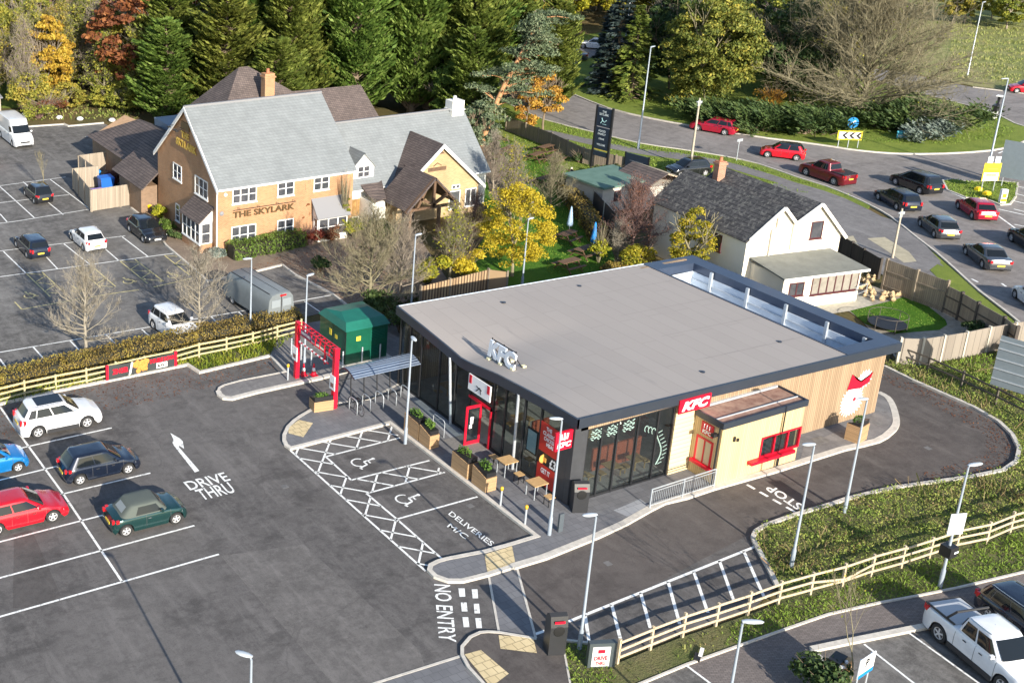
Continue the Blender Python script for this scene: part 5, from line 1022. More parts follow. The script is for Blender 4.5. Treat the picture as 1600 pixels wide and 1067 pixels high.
# ------------------------------------------------------------------ lamp posts
def lamp(label, base, top, h=6.0, arm=(0, -1), z0=0.0, r=.055, cat='lamp post', head='flat', col=None, group='street lamps on grey columns', hl=.55, single=False):
    """column standing at the given foot; the foot is found from the photograph"""
    p = G(*base, z0) if len(base) == 2 else Vector(base); t = thing('street_lamp', label, cat, (p.x, p.y, z0), math.atan2(arm[1], arm[0]), group); cm = col or M_galv
    m = MB(); m.lathe([(r*1.7, 0), (r*1.7, .9), (r*1.15, .98), (r*.75, h)], 12); m.build('column', cm, t, True, 40)
    m = MB(); m.tube([(0, 0, h-.03), (.03, 0, h+.06), (.14, 0, h+.10)], r*.6, 7); m.build('bracket', cm, t, True)
    m = MB(); w = .13
    ss = [(-.1, .5, .5), (.1, .9, 1), (.35, 1, 1), (hl, .7, .8), (hl+.1, .2, .3)]; vs = []
    for x, a, b in ss:
        for q in range(10): an = 2*math.pi*q/10; vs.append((x*.8+.05, w*a*math.cos(an), h+.11+.055*b*math.sin(an)))
    m.add(vs, [(i*10+q, i*10+(q+1) % 10, (i+1)*10+(q+1) % 10, (i+1)*10+q) for i in range(4) for q in range(10)]+[tuple(range(10))[::-1], tuple(range(40, 50))]); m.build('lantern', mat('pale_lantern', (.46, .50, .54), rough=.35), t, True, 50)
    return t
M_lp = mat('pale_blue_grey_column', (.34, .39, .45), rough=.4, metal=.2)
lamp('tall lamp post at the near end of the rail fence beside the drive-thru sign', (905,1014), 0, 6.1, (-1, .3), col=M_lp); lamp('lamp post on the weedy bank right of the STOP marking', (1236,886), 0, 6.05, (-.9, .3), col=M_lp)
lamp('lamp post standing behind the kerb in front of the wall mural', (1319,801), 0, 5.95, (-.9, .3), col=M_lp); lamp('lamp post at the shop corner near the outdoor tables', (858,835), 0, 5.85, (-.9, .5), z0=.1, col=M_lp)
lamp('lamp post beside the cycle racks and slatted planter', (633,693), 0, 6.0, (-.3, -1), z0=.1, col=M_lp); lamp('lamp post right of the long grey van', (391,520), 0, 4.9, (-1, .2), col=M_lp)
lamp('lamp post seen through the red gantry', (475,580), 0, 5.9, (1, .3), z0=.1, col=M_lp); lamp('lamp post among the bare trees left of the restaurant roof', (641,497), 0, 5.6, (1, .2), col=M_lp)
lamp('lamp post in front of the yellow tree', (815,452), 0, 5.0, (1, .2), col=M_lp); lamp('very tall lamp post on the verge between the black totem and the wooden pole', (997,233), 0, 9.8, (1, .3), r=.075, col=M_lp, hl=.8)
lamp('small lamp post behind the brick pub near the woodland', (253,182), 0, 3.8, (-1, 0)); lamp('lamp post in the foreground cut by the bottom edge, right of the fence', (1120,1198), 0, 6.0, (.9, -.5), col=M_lp, hl=.7)
lamp('lamp post cut by the bottom edge left of the block paving', (388,1261), 0, 6.0, (-.6, .8), col=M_lp); lamp('lamp post on the splitter island behind the yellow sign', (1541,276), 0, 8.9, (-1, .2), r=.08, col=M_lp, hl=.8)
lamp('lamp post on the far grassy bank at the top right', (1511,120), 0, 9.0, (1, .2), r=.07, hl=.8); lamp('distant lamp post by the dark conifers at the top edge', (977,66), 0, 9.0, (1, .2), r=.07); lamp('distant lamp post behind the pine at the top edge', (797,64), 0, 8.0, (1, .2), r=.07)
t = lamp('lamp post on the bank carrying a white notice and a black camera', (1468,918), 0, 5.9, (1, -.2), col=M_lp, hl=.7)
e_ = -t.rotation_euler.z; m = MB(); m.box(-.12, -.08, -.36, .36, 2.75, 3.75); o = m.build('notice_plate', M_whites, t); o.rotation_euler = (0, 0, e_+R_(72))
m = MB(); m.box(-.25, .25, -.25, .25, 1.65, 2.15); o = m.build('camera_box', M_blk, t); o.rotation_euler = (0, 0, e_); m = MB(); m.box(.0, .27, -.27, -.255, 1.85, 1.93); m.build('white_tape', M_whites, o)
# wooden poles
def pole(label, base, h, r=.11, lean=0):
    p = G(*base); t = thing('utility_pole', label, 'pole', (p.x, p.y, 0), 0, 'old wooden poles'); m = MB(); m.lathe([(r*1.2, 0), (r, h*.3), (r*.75, h)], 10); m.build('pole', mat('weathered_pole', (.36, .31, .24), col2=(.46, .41, .33), vscale=4), t, True, 40)
    m = MB(); m.box(-.15, .15, -.03, .03, h-.7, h-.2); m.box(-.35, .35, -.04, .04, h-.35, h-.28); m.lathe([(.05, h-.5), (.09, h-.4), (.02, h-.3)], 8, (.25, 0, 0)); m.build('pole_fitting', M_galv, t)
pole('wooden pole rising behind the cottage roof', (1078,264), 6.6); pole('wooden pole beside the grey road below the parked traffic', (1394,404), 3.9, .09)
# ------------------------------------------------------------------ the public house
M_brick = brick_mat('red_brick', (.42, .175, .065), (.52, .25, .10), (.42, .32, .22)); M_ybrick = brick_mat('yellow_brick', (.42, .27, .10), (.55, .37, .16), (.45, .38, .28))
M_slate = brick_mat('grey_slate', (.205, .222, .23), (.235, .254, .262), (.155, .17, .178), .28, .17, .012, .6, .18); M_btile = brick_mat('brown_roof_tile', (.115, .088, .08), (.175, .135, .12), (.05, .04, .04), .2, .13, .014, .85, .35)
M_wrender = mat('white_render', (.78, .76, .70), var=.06, vscale=1.2, rough=.85); M_upvc = mat('white_window_frame', (.85, .85, .83), rough=.35); M_wglass = mat('window_glass', (.035, .04, .05), rough=.05, spec=.9, col2=(.10, .10, .11), vscale=1.3)
M_beam = mat('dark_oak_beam', (.10, .055, .03), col2=(.16, .095, .055), vscale=4, rough=.7); M_gold = mat('gilt_lettering', (.70, .48, .10), rough=.4, metal=.2); M_lead = mat('grey_lead', (.22, .22, .23), rough=.7)
def roof_quad(mb, pts, th=.12, mi=0):
    """a tiled slope with thickness: pts in order round the slope"""
    pts = [Vector(p) for p in pts]; n = (pts[1]-pts[0]).cross(pts[2]-pts[0]).normalized(); n = n if n.z > 0 else -n; N = len(pts); lo = [p-n*th for p in pts]
    mb.add(pts+lo, [tuple(range(N)), tuple(range(N, 2*N))[::-1]]+[(i, N+i, N+(i+1) % N, (i+1) % N) for i in range(N)], mi)
def window(par, o, e, n, u0, u1, z0, z1, cols=2, rows=2, frame=None, glass=None, sill=True, proud=.05):
    """framed window on a wall: o wall origin, e along the wall, n outwards; the frame is a part, its pane and sill sub-parts"""
    o, e, n = Vector(o), Vector(e), Vector(n); m = MB(); B = lambda a0, a1, c0, c1, p0, p1, mb=m: mb.obox(o, e, n, (0, 0, 1), a0, a1, p0, p1, c0, c1); w = .07
    B(u0, u0+w, z0, z1, -.02, proud); B(u1-w, u1, z0, z1, -.02, proud); B(u0+w, u1-w, z1-w, z1, -.02, proud); B(u0+w, u1-w, z0, z0+w, -.02, proud)
    for i in range(1, cols): a = u0+(u1-u0)*i/cols; B(a-.045, a+.045, z0+w, z1-w, -.02, proud-.004)
    for j in range(1, rows): c = z0+(z1-z0)*j/rows; B(u0+w, u1-w, c-.025, c+.025, -.02, proud-.01)
    f = m.build('window', frame or M_upvc, par); m = MB(); B(u0+w*.5, u1-w*.5, z0+w*.5, z1-w*.5, .005, .02, m); m.build('pane', glass or M_wglass, f)
    if sill: m = MB(); B(u0-.06, u1+.06, z0-.08, z0-.002, -.02, .09, m); m.build('sill', frame or M_upvc, f)
    return f
PH = thing('public_house', 'large brick public house with grey slate roofs, a white wing and a timber porch', 'pub'); a0, a1, b0, b1, ev, rg = 38.0, 49.5, 76.4, 87.2, 5.3, 9.95; bm = (b0+b1)/2
def gable(mb, x0, x1, y0, y1, ev, rg, mi=0):
    ym = (y0+y1)/2; vs = []
    for x in (x0, x1): vs += [(x, y0, 0), (x, y1, 0), (x, y1, ev), (x, ym, rg), (x, y0, ev)]
    mb.add(vs, [(0, 1, 2, 3, 4)[::-1], (5, 6, 7, 8, 9), (0, 5, 9, 4), (1, 2, 7, 6)], mi)
def gable_y(mb, x0, x1, y0, y1, ev, rg, mi=0):
    xm = (x0+x1)/2; vs = []
    for y in (y0, y1): vs += [(x0, y, 0), (x1, y, 0), (x1, y, ev), (xm, y, rg), (x0, y, ev)]
    mb.add(vs, [(0, 1, 2, 3, 4), (5, 6, 7, 8, 9)[::-1], (0, 4, 9, 5), (1, 6, 7, 2)], mi)
m = MB(); gable(m, a0, a1, b0, b1, ev, rg-.12); m.build('wall', M_brick, PH)
def proof(mb, x0, x1, ya, za, yr, zr, oh=.3): k = (zr-za)/(yr-ya); roof_quad(mb, [(x0, ya+(-oh if yr > ya else oh), za-abs(k)*oh), (x1, ya+(-oh if yr > ya else oh), za-abs(k)*oh), (x1, yr, zr), (x0, yr, zr)])
m = MB(); proof(m, a0-.22, a1+.15, b0, ev+.08, bm, rg+.06); proof(m, a0-.22, a1+.15, b1, ev+.08, bm, rg+.06); rf = m.build('roof', M_slate, PH); m = MB(); m.beam((a0-.22, bm, rg+.06), (a1+.15, bm, rg+.06), .22, .14); m.build('ridge', M_lead, rf)
m = MB(); k_ = (rg-ev)/(bm-b0)
for s, yb in ((1, b0), (-1, b1)): m.add([(a0-.26, yb-.34*s, ev-.34*k_-.2), (a0-.26, yb-.34*s, ev-.34*k_+.1), (a0-.26, bm, rg+.05), (a0-.26, bm, rg-.28), (a0-.17, yb-.34*s, ev-.34*k_-.2), (a0-.17, yb-.34*s, ev-.34*k_+.1), (a0-.17, bm, rg+.05), (a0-.17, bm, rg-.28)], [(0, 1, 2, 3), (7, 6, 5, 4), (1, 5, 6, 2), (0, 3, 7, 4), (0, 4, 5, 1)])
m.build('bargeboard', M_upvc, PH); m = MB(); m.box(a0-.1, a1+.1, b0-.34, b0-.22, ev-.32, ev-.18); m.box(a0-.2, a1+.1, b0-.21, b0-.003, ev-.25, ev-.2); m.tube([(a0-.1, b0-.05, .1), (a0-.1, b0-.05, ev-.3)], .05, 8); m.build('gutter', M_upvc, PH)
WF = ((a0, b0, 0), (1, 0, 0), (0, -1, 0)); WG = ((a0, b0, 0), (0, 1, 0), (-1, 0, 0))
for u0, u1, z0, z1, c_, r__ in ((1.15, 3.15, 3.8, 5.05, 3, 2), (4.9, 6.3, 3.85, 5.05, 2, 2), (8.0, 9.35, 3.9, 5.05, 2, 2), (1.1, 3.15, .6, 2.05, 3, 2), (4.95, 6.35, .75, 2.0, 2, 2)): window(PH, *WF, u0, u1, z0, z1, c_, r__)
for u0, u1, z0, z1, c_, r__ in ((6.25, 7.8, 3.85, 5.1, 2, 2), (1.65, 3.85, 3.75, 5.15, 3, 2), (6.6, 7.35, .5, 1.9, 1, 3)): window(PH, *WG, u0, u1, z0, z1, c_, r__)
m = MB(); text_on(m, 'THE SKYLARK', (39.2, b0-.08, 2.75), (44.35, b0-.08, 2.75), (39.2, b0-.08, 3.2), bold=.02, thick=.03, n=(0, -1, 0)); m.build('lettering', mat('dark_bronze_letters', (.10, .065, .03), rough=.4), PH)
m = MB(); text_on(m, 'THE', (a0-.08, 82.6, 7.5), (a0-.08, 81.2, 7.5), (a0-.08, 82.6, 8.0), bold=.03, thick=.03, n=(-1, 0, 0)); text_on(m, 'SKYLARK', (a0-.08, 83.5, 6.75), (a0-.08, 79.9, 6.75), (a0-.08, 83.5, 7.3), bold=.03, thick=.03, n=(-1, 0, 0)); m.build('lettering', M_gold, PH)
m = MB()
for y in (82.2, 82.6, 83.6): m.beam((a0-.6, y, 8.1+(.1 if y > 83 else 0)), (a0, y, 8.2), .04, .04); m.box(a0-.72, a0-.5, y-.08, y+.08, 8.03, 8.15)
m.build('floodlight_arm', M_dark, PH); m = MB(); m.box(a0-.1, a0-.003, 81.2, 82.6, 8.15, 8.75); m.build('name_plate', mat('bronze_plate', (.16, .10, .04), rough=.5), PH)
m = MB()
for x in (39.6, 41.2, 42.8, 44.2): m.tube([(x, b0-.002, 3.45), (x, b0-.35, 3.52), (x, b0-.45, 3.42)], .02, 5)
m.tube([(39.2, b0-.2, 3.36), (44.4, b0-.2, 3.36)], .03, 6); m.build('sign_light_rail', M_dark, PH); m = MB(); m.lathe([(.001, 0), (.16, .06), (.18, .12)], 14, (38.3, b0-.13, 3.2), axis='y'); m.build('satellite_dish', M_lead, PH); m = MB(); m.lathe([(.001, 0), (.13, .03), (.13, .08)], 12, (38.6, b0-.085, 4.6), axis='y'); m.build('alarm_box', M_upvc, PH)
# bay windows with lean-to tiled tops
def bay(par, o, e, n, u0, u1, dpt, zs, ze, ztop, cols, roofm, wallm):
    o, e, n = Vector(o), Vector(e), Vector(n); m = MB(); m.obox(o, e, n, (0, 0, 1), u0, u1, .002, dpt, 0, zs); w_ = m.build('bay_base', wallm, par); m = MB(); m.obox(o, e, n, (0, 0, 1), u0+.04, u1-.04, .002, dpt-.05, zs, ze); m.build('bay_frame', M_upvc, par)
    P = lambda u, p, z: o+e*u+n*p+Vector((0, 0, z)); m = MB(); roof_quad(m, [P(u0-.15, dpt+.2, ze-.03), P(u1+.15, dpt+.2, ze-.03), P(u1+.15, .0, ztop), P(u0-.15, .0, ztop)], .1); m.build('bay_roof', roofm, par)
    m = MB()
    for u in (u0, u1): m.add([P(u, dpt, ze-.05), P(u, .003, ze-.05), P(u, .003, ztop-.12)], [(0, 1, 2)])
    m.build('bay_cheek', M_upvc, par); window(par, P(0, dpt-.05, 0), e, n, u0+.05, u1-.05, zs, ze-.1, cols, 2, sill=True, proud=.06)
    for u, d in ((u0+.04, -1), (u1-.04, 1)): window(par, P(u, 0, 0), n, e*d, .2, dpt-.12, zs, ze-.1, 1, 2, sill=False)
bay(PH, *WG, .75, 3.85, 1.1, .75, 2.45, 3.55, 4, M_btile, M_brick); bay(PH, *WF, 8.0, 10.6, .9, .5, 2.0, 3.3, 3, M_lead, M_wrender)
# wing
c0, c1, d0, d1 = a1+.16, 63.6, 78.1, 86.1; dm = (d0+d1)/2; m = MB(); gable(m, a1, c1, d0, d1, 3.1, 7.1); m.build('wing_wall', M_wrender, PH)
m = MB(); proof(m, c0, c1+.2, d0, 3.2, dm, 7.25, .28); proof(m, c0, c1+.2, d1, 3.2, dm, 7.25, .28); rf = m.build('wing_roof', M_slate, PH); m = MB(); m.beam((c0, dm, 7.27), (c1+.2, dm, 7.27), .2, .12); m.build('ridge', M_lead, rf)
m = MB(); m.box(c0, 54.0, d0-.40, d0-.29, 2.78, 2.9); m.box(61.4, c1+.15, d0-.40, d0-.29, 2.78, 2.9); m.build('wing_gutter', M_upvc, PH)
m = MB(); m.box(62.35, 63.55, dm-.5, dm+.5, 6.2, 8.0); m.box(62.28, 63.62, dm-.57, dm+.57, 7.2, 7.3); ch = m.build('chimney', M_wrender, PH); m = MB(); m.lathe([(.16, 8.0), (.13, 8.35)], 10, (62.9, dm, 0)); m.build('chimney_pot', M_upvc, ch)
window(PH, (49.5, d0, 0), (1, 0, 0), (0, -1, 0), .9, 2.8, .75, 2.1, 3, 1, mat('brown_window_frame', (.30, .17, .07)), mat('amber_light_painted_pane', (.20, .11, .04), rough=.1, col2=(.40, .25, .10), vscale=2))  # amber room light is painted into the pane colour, nothing glows behind
# dormer
m = MB(); x0, x1, yd = 50.75, 52.75, 78.5; xm = (x0+x1)/2; m.add([(x0, yd, 3.3), (x1, yd, 3.3), (x1, yd, 4.6), (xm, yd, 5.6), (x0, yd, 4.6), (x0, yd+2.4, 3.3), (x1, yd+2.4, 3.3), (x1, yd+2.4, 4.6), (xm, yd+2.4, 5.6), (x0, yd+2.4, 4.6)], [(0, 1, 2, 3, 4), (0, 4, 9, 5), (1, 6, 7, 2)]); dmr = m.build('dormer', M_upvc, PH)
m = MB(); roof_quad(m, [(x0-.15, yd-.15, 4.47), (xm, yd-.15, 5.68), (xm, yd+2.6, 5.68), (x0-.15, yd+1.4, 4.47)], .08); roof_quad(m, [(x1+.15, yd-.15, 4.47), (xm, yd-.15, 5.68), (xm, yd+2.6, 5.68), (x1+.15, yd+1.4, 4.47)], .08); m.build('dormer_roof', M_slate, dmr); window(dmr, (x0, yd, 0), (1, 0, 0), (0, -1, 0), .45, 1.6, 3.65, 4.6, 2, 2, sill=False)
# front gable with porch
gy, gx0, gx1 = 76.6, 53.6, 61.9; gm = 57.75; m = MB(); gable_y(m, gx0+.2, gx1-.2, gy, 82, 2.5, 5.95); m.build('gable_wall', M_ybrick, PH)
kk = (6.15-2.3)/(gm-gx0+.25); m = MB()
for s, xx in ((1, gx0-.25), (-1, gx1+.25)): roof_quad(m, [(xx, gy-.3, 2.3), (gm, gy-.3, 6.2), (gm, 80.9, 6.2), (xx, 77.6, 2.3)], .12)
rf = m.build('gable_roof', M_btile, PH); m = MB()
for xx in (gx0-.25, gx1+.25): m.add([(xx, gy-.36, 2.0), (xx, gy-.36, 2.33), (gm, gy-.36, 6.22), (gm, gy-.36, 5.88), (xx, gy-.3, 2.0), (xx, gy-.3, 2.33), (gm, gy-.3, 6.22), (gm, gy-.3, 5.88)], [(0, 1, 2, 3), (7, 6, 5, 4), (1, 5, 6, 2), (0, 3, 7, 4), (0, 4, 5, 1)])
m.build('gable_bargeboard', M_upvc, PH); m = MB(); m.box(56.6, 58.3, gy-.06, gy-.003, 4.0, 4.3); m.build('dark_name_board', M_beam, PH); m = MB(); m.add([(57.3, gy-.03, 5.35), (58.1, gy-.03, 5.35), (57.7, gy-.03, 5.7)], [(0, 1, 2)]); m.beam((57.05, gy-.04, 4.4), (57.45, gy-.04, 4.65), .04, .05); m.beam((57.45, gy-.04, 4.65), (57.85, gy-.04, 4.4), .04, .05); m.build('gable_vent', M_beam, PH)
window(PH, (53.6, gy, 0), (1, 0, 0), (0, -1, 0), 5.2, 6.3, .6, 2.1, 1, 1); window(PH, (53.6, gy, 0), (1, 0, 0), (0, -1, 0), 6.8, 7.9, .6, 2.1, 2, 1); window(PH, (53.6, gy, 0), (1, 0, 0), (0, -1, 0), 5.4, 6.2, 2.25, 2.6, 2, 1, sill=False)
# porch: dark timber truss carried on posts, tiled roof running down to the left
py0, pz, px0, pxm, px1 = 73.4, 4.68, 52.4, 54.92, 57.4; m = MB(); kz = (4.68-2.25)/(pxm-px0)
roof_quad(m, [(px0, py0-.2, 2.25), (pxm, py0-.2, pz), (pxm, gy+.6, pz), (px0, gy+.6, 2.25)], .12); roof_quad(m, [(px1, py0-.2, 2.3), (pxm, py0-.2, pz), (pxm, gy+1.0, pz), (px1, gy-.02, 2.3)], .12); roof_quad(m, [(px0-1.1, gy-.5, 2.35), (px0, gy-.5, 2.6), (px0+1.2, gy+2.2, 3.5), (px0-1.1, gy+1.6, 3.25)], .1); m.build('porch_roof', M_btile, PH)
m = MB(); Q = lambda x, z: (x, py0, z)
for a, b_ in ((Q(px0, 2.12), Q(pxm, 4.55)), (Q(px1, 2.15), Q(pxm, 4.55)), (Q(px0+.1, 2.3), Q(px1-.1, 2.3)), (Q(pxm, 2.3), Q(pxm, 4.45)), (Q(pxm, 2.5), Q(px0+1.1, 3.2)), (Q(pxm, 2.5), Q(px1-1.0, 3.3)), (Q(px0+1.0, 2.35), Q(px0+1.7, 3.7))): m.beam(a, b_, .2, .2, up=(0, 1, 0))
m.build('porch_truss', M_beam, PH)
for x in (px0+.4, px1-1.9, px1-.3): m = MB(); m.beam((x, py0, .1), (x, py0, 2.25), .22, .22); m.build('porch_post', M_beam, PH)
m = MB(); m.box(54.3, 55.5, gy-.08, gy-.003, .1, 2.2); m.build('entrance_door', mat('dark_door', (.04, .035, .035), rough=.3), PH); m = MB(); m.box(51.3, 52.5, gy-.3, d0-.004, .1, 2.25); m.build('porch_side_wall', M_wrender, PH)
# rear roofs
m = MB(); m.box(43.5, 54.4, 87.3, 94.2, 0, 5.9); m.box(54.45, 60.6, 88.4, 95.8, 0, 3.3); m.build('rear_wall', M_ybrick, PH)
m = MB(); m.add([(43.0, 86.9, 6.0), (55.0, 86.9, 6.0), (55.0, 94.5, 6.0), (43.0, 94.5, 6.0), (46.9, 90.6, 10.5), (47.8, 90.6, 10.5)], [(0, 1, 5, 4), (1, 2, 5), (2, 3, 4, 5), (3, 0, 4), (0, 3, 2, 1)]); m.add([(50, 88.0, 3.2), (61.0, 88.0, 3.2), (61.0, 96.2, 3.2), (50, 96.2, 3.2), (50, 92.1, 7.6), (60.0, 92.1, 7.5)], [(0, 1, 5, 4), (1, 2, 5), (2, 3, 4, 5), (3, 0, 4)]); m.build('rear_roof', M_btile, PH)
m = MB(); m.box(47.85, 48.75, 87.7, 88.4, 5, 10.4); m.box(47.77, 48.83, 87.62, 88.48, 10.05, 10.17); ch = m.build('brick_chimney', M_brick, PH); m = MB(); m.lathe([(.14, 10.4), (.12, 10.75)], 10, (48.3, 88.1, 0)); m.build('chimney_pot', mat('terracotta', (.45, .16, .08)), ch)
m = MB(); gable_y(m, 38.6, 45.0, 93, 103.5, 2.4, 4.0); m.box(36.6, 38.0, 87.4, 92, 0, 2.3); m.build('service_wall', brick_mat('shade_browned_brick', (.22, .13, .07), (.30, .18, .10), (.25, .2, .16)), PH)  # shade on these service walls is put into the darker brown brick colour
m = MB(); m.add([(38.2, 104.0, 2.35), (38.2, 91.5, 2.35), (45.6, 91.5, 2.35), (45.6, 104.0, 2.35), (42.0, 100.5, 4.3), (42.0, 91.5, 4.3)], [(0, 4, 5, 1), (0, 3, 4), (3, 2, 5, 4), (1, 5, 2)]); roof_quad(m, [(36.3, 86.6, 2.35), (36.3, 93.0, 2.35), (39.3, 93.0, 4.3), (39.3, 87.5, 4.3)], .1); m.build('service_roof', M_btile, PH)
m = MB(); m.box(45.4, 49.6, 98, 105, 2.9, 3.05); m.box(45.4, 49.5, 98.1, 104.9, 0, 2.9); m.build('flat_roof_annexe', mat('grey_blue_flat_roof', (.25, .30, .36), rough=.6), PH)
# ------------------------------------------------------------------ fences
def panel_fence(name, label, pts, h, m, posts=None, post_m=None, cap=.0, ph=.1, gap=1.85, th=.05, rail=False, group=None, ps=.12):
    """board fence along pts; every post a part"""
    t = thing(name, label, 'fence', (0, 0, 0), 0, group); P = [Vector((p[0], p[1], 0)) for p in pts]; b = MB(); r = MB(); n = 0
    for A, B in zip(P, P[1:]):
        L = (B-A).length; k = max(1, round(L/gap)); d = (B-A)/L; q = Vector((-d.y, d.x, 0))
        b.obox(A, d, q, (0, 0, 1), 0, L, -th/2, th/2, .05, h)
        if rail:
            for z in (.3, h*.62): r.obox(A, d, q, (0, 0, 1), 0, L, -th/2-.05, -th/2-.003, z, z+.08); r.obox(A, d, q, (0, 0, 1), 0, L, th/2+.003, th/2+.05, z, z+.08)
        if posts:
            for i in range(k+1):
                if i == 0 and A is not P[0]: continue
                o = A+d*(L*i/k); pm = MB(); pm.obox(o, d, q, (0, 0, 1), -ps/2, ps/2, -ps/2-th/2, ps/2+th/2, 0, h+ph); pm.build('post', post_m or m, t)
    b.build('boards', m, t)
    if r.v: r.build('rail', post_m or m, t)
    return t
def rail_fence(name, label, pts, hs, m, gap=1.8, group=None, broken=None):
    t = thing(name, label, 'fence', (0, 0, 0), 0, group); P = [Vector((p[0], p[1], 0)) for p in pts]; D = [0]
    for a, b_ in zip(P, P[1:]): D.append(D[-1]+(b_-a).length)
    def at(s):
        for i in range(len(P)-1):
            if s <= D[i+1] or i == len(P)-2: return P[i].lerp(P[i+1], (s-D[i])/(D[i+1]-D[i]))
    n = max(1, round(D[-1]/gap)); rg_ = random.Random(7)
    st = [at(D[-1]*i/n) for i in range(n+1)]; tops = [hs[-1]+.1+rg_.uniform(-.03, .05) for _ in st]
    for i, s in enumerate(st): pm = MB(); d = (st[min(i+1, n)]-st[max(i-1, 0)]).normalized(); q = Vector((-d.y, d.x, 0)); pm.obox(s, d, q, (0, 0, 1), -.05, .05, -.05, .05, 0, tops[i]); pm.build('post', m, t)
    for j, z in enumerate(hs):
        rm = MB()
        for i in range(n):
            a, b_ = st[i], st[i+1]; d = (b_-a).normalized(); q = Vector((d.y, -d.x, 0))*.07; z0, z1 = z+rg_.uniform(-.02, .02), z+rg_.uniform(-.02, .02)
            if broken and j == broken[1] and i in (broken[0], broken[0]+1): z1 -= .28 if i == broken[0] else 0; z0 -= .0 if i == broken[0] else .3
            rm.beam((a.x+q.x, a.y+q.y, z0), (b_.x+q.x, b_.y+q.y, z1), .035, .10)
        rm.build('rail', m, t)
    return t
M_pale = mat('pale_fence_timber', (.42, .33, .21), col2=(.62, .51, .36), vscale=5, rough=.8); M_pale2 = mat('yellowish_fence_timber', (.38, .31, .16), col2=(.58, .50, .28), vscale=5, rough=.8)
M_board = board_mat('weathered_fence_boards', (.20, .16, .12), (.31, .255, .19), .14, .1); M_boardp = board_mat('pale_bin_store_boards', (.25, .205, .155), (.44, .37, .29), .12, .14); M_gboard = board_mat('grey_fence_panels', (.20, .17, .14), (.30, .26, .215), .5, .05)
M_dboard = board_mat('dark_fence_boards', (.05, .042, .036), (.08, .065, .055), .15, .1); M_conc = mat('concrete_post', (.50, .46, .38), var=.12); M_dwood = mat('dark_rail_timber', (.10, .085, .07), var=.3)
rail_fence('rail_fence', 'pale three rail fence between the weedy bank and the block paved yard', GP(fence_b), (.35, .7, 1.08), M_pale, 1.8, None, (6, 1))
fl = [(-60,644),(0,631),(45,619),(95,609),(140,600),(165,594),(210,584),(272,571),(310,560),(355,551),(400,541),(432,532),(470,522)]
rail_fence('rail_fence', 'yellowish rail fence with ivy below the hedge at the left', GP(fl), (.3, .62, .95), M_pale2, 1.9)
rail_fence('rail_fence', 'dark brown rail fence curving round the far side of the drive-thru', GP([(1392,562),(1430,575),(1480,597),(1550,630),(1600,655),(1660,690)]), (.55, 1.0), M_dwood, 2.0)
bs_ = [(131,312),(190,325)]
A, B = G(143,331), G(222,318); panel_fence('bin_store', 'timber bin store with pale weathered boards beside the pub', [A, (B.x+.6, B.y)], 1.85, M_boardp, True, M_boardp, ph=0, gap=2.6)
panel_fence('bin_store', 'left side boards of the timber bin store', [(A.x, A.y+.05), (G(115,296).x, G(115,296).y)], 1.85, M_boardp, True, M_boardp, ph=0); C_ = G(123,270)
panel_fence('bin_store', 'inner dividing boards of the timber bin store', [(G(115,296).x, G(115,296).y+.05), (G(155,292).x, G(155,292).y)], 1.85, M_boardp); D_ = G(122,272)
panel_fence('bin_store', 'rear left boards of the timber bin store', [(D_.x+.1, D_.y-3.6), (D_.x+.1, D_.y)], 1.7, M_boardp, True, M_boardp, ph=0); panel_fence('bin_store', 'rear boards of the timber bin store', [(D_.x+.1, D_.y), (D_.x+4.8, D_.y+.2)], 1.7, M_boardp)
def wheelie(label, px, col, w=1.2, d=.9, h=1.25, nm='waste_container', rz=0):
    p = G(*px); t = thing(nm, label, 'bin', (p.x, p.y, 0), rz); m = MB(); m.add([(-w*.45, -d*.42, .15), (w*.45, -d*.42, .15), (w*.45, d*.42, .15), (-w*.45, d*.42, .15), (-w/2, -d/2, h), (w/2, -d/2, h), (w/2, d/2, h), (-w/2, d/2, h)], [(0, 3, 2, 1), (0, 1, 5, 4), (1, 2, 6, 5), (2, 3, 7, 6), (3, 0, 4, 7), (4, 5, 6, 7)]); m.build('bin_body', col, t)
    m = MB(); m.add([(-w*.53, -d*.55, h), (w*.53, -d*.55, h), (w*.53, d*.53, h), (-w*.53, d*.53, h), (-w*.48, -d*.4, h+.1), (w*.48, -d*.4, h+.1), (w*.48, d*.5, h+.16), (-w*.48, d*.5, h+.16)], [(0, 3, 2, 1), (0, 1, 5, 4), (1, 2, 6, 5), (2, 3, 7, 6), (3, 0, 4, 7), (4, 5, 6, 7)]); m.build('lid', col, t); m = MB()
    for sx in (-.4, .4): m.lathe([(.09, -.04), (.09, .04)], 10, (sx*w, -d*.35, .09), axis='y'); m.lathe([(.09, -.04), (.09, .04)], 10, (sx*w, d*.35, .09), axis='y')
    m.build('castors', M_tyre, t)
wheelie('blue waste container inside the bin store', (166,300), mat('blue_bin', (.02, .13, .50), rough=.4)); wheelie('purple waste container inside the bin store', (152,322), mat('purple_bin', (.30, .20, .48), rough=.5)); wheelie('pale drum shaped container beside the blue one', (196,303), mat('cream_bin', (.42, .42, .36), rough=.5), .7, .7)
wheelie('small blue bin beside the red bushy heap', (150,285), mat('blue_bin2', (.03, .22, .55), rough=.4), .7, .7, 1.0)
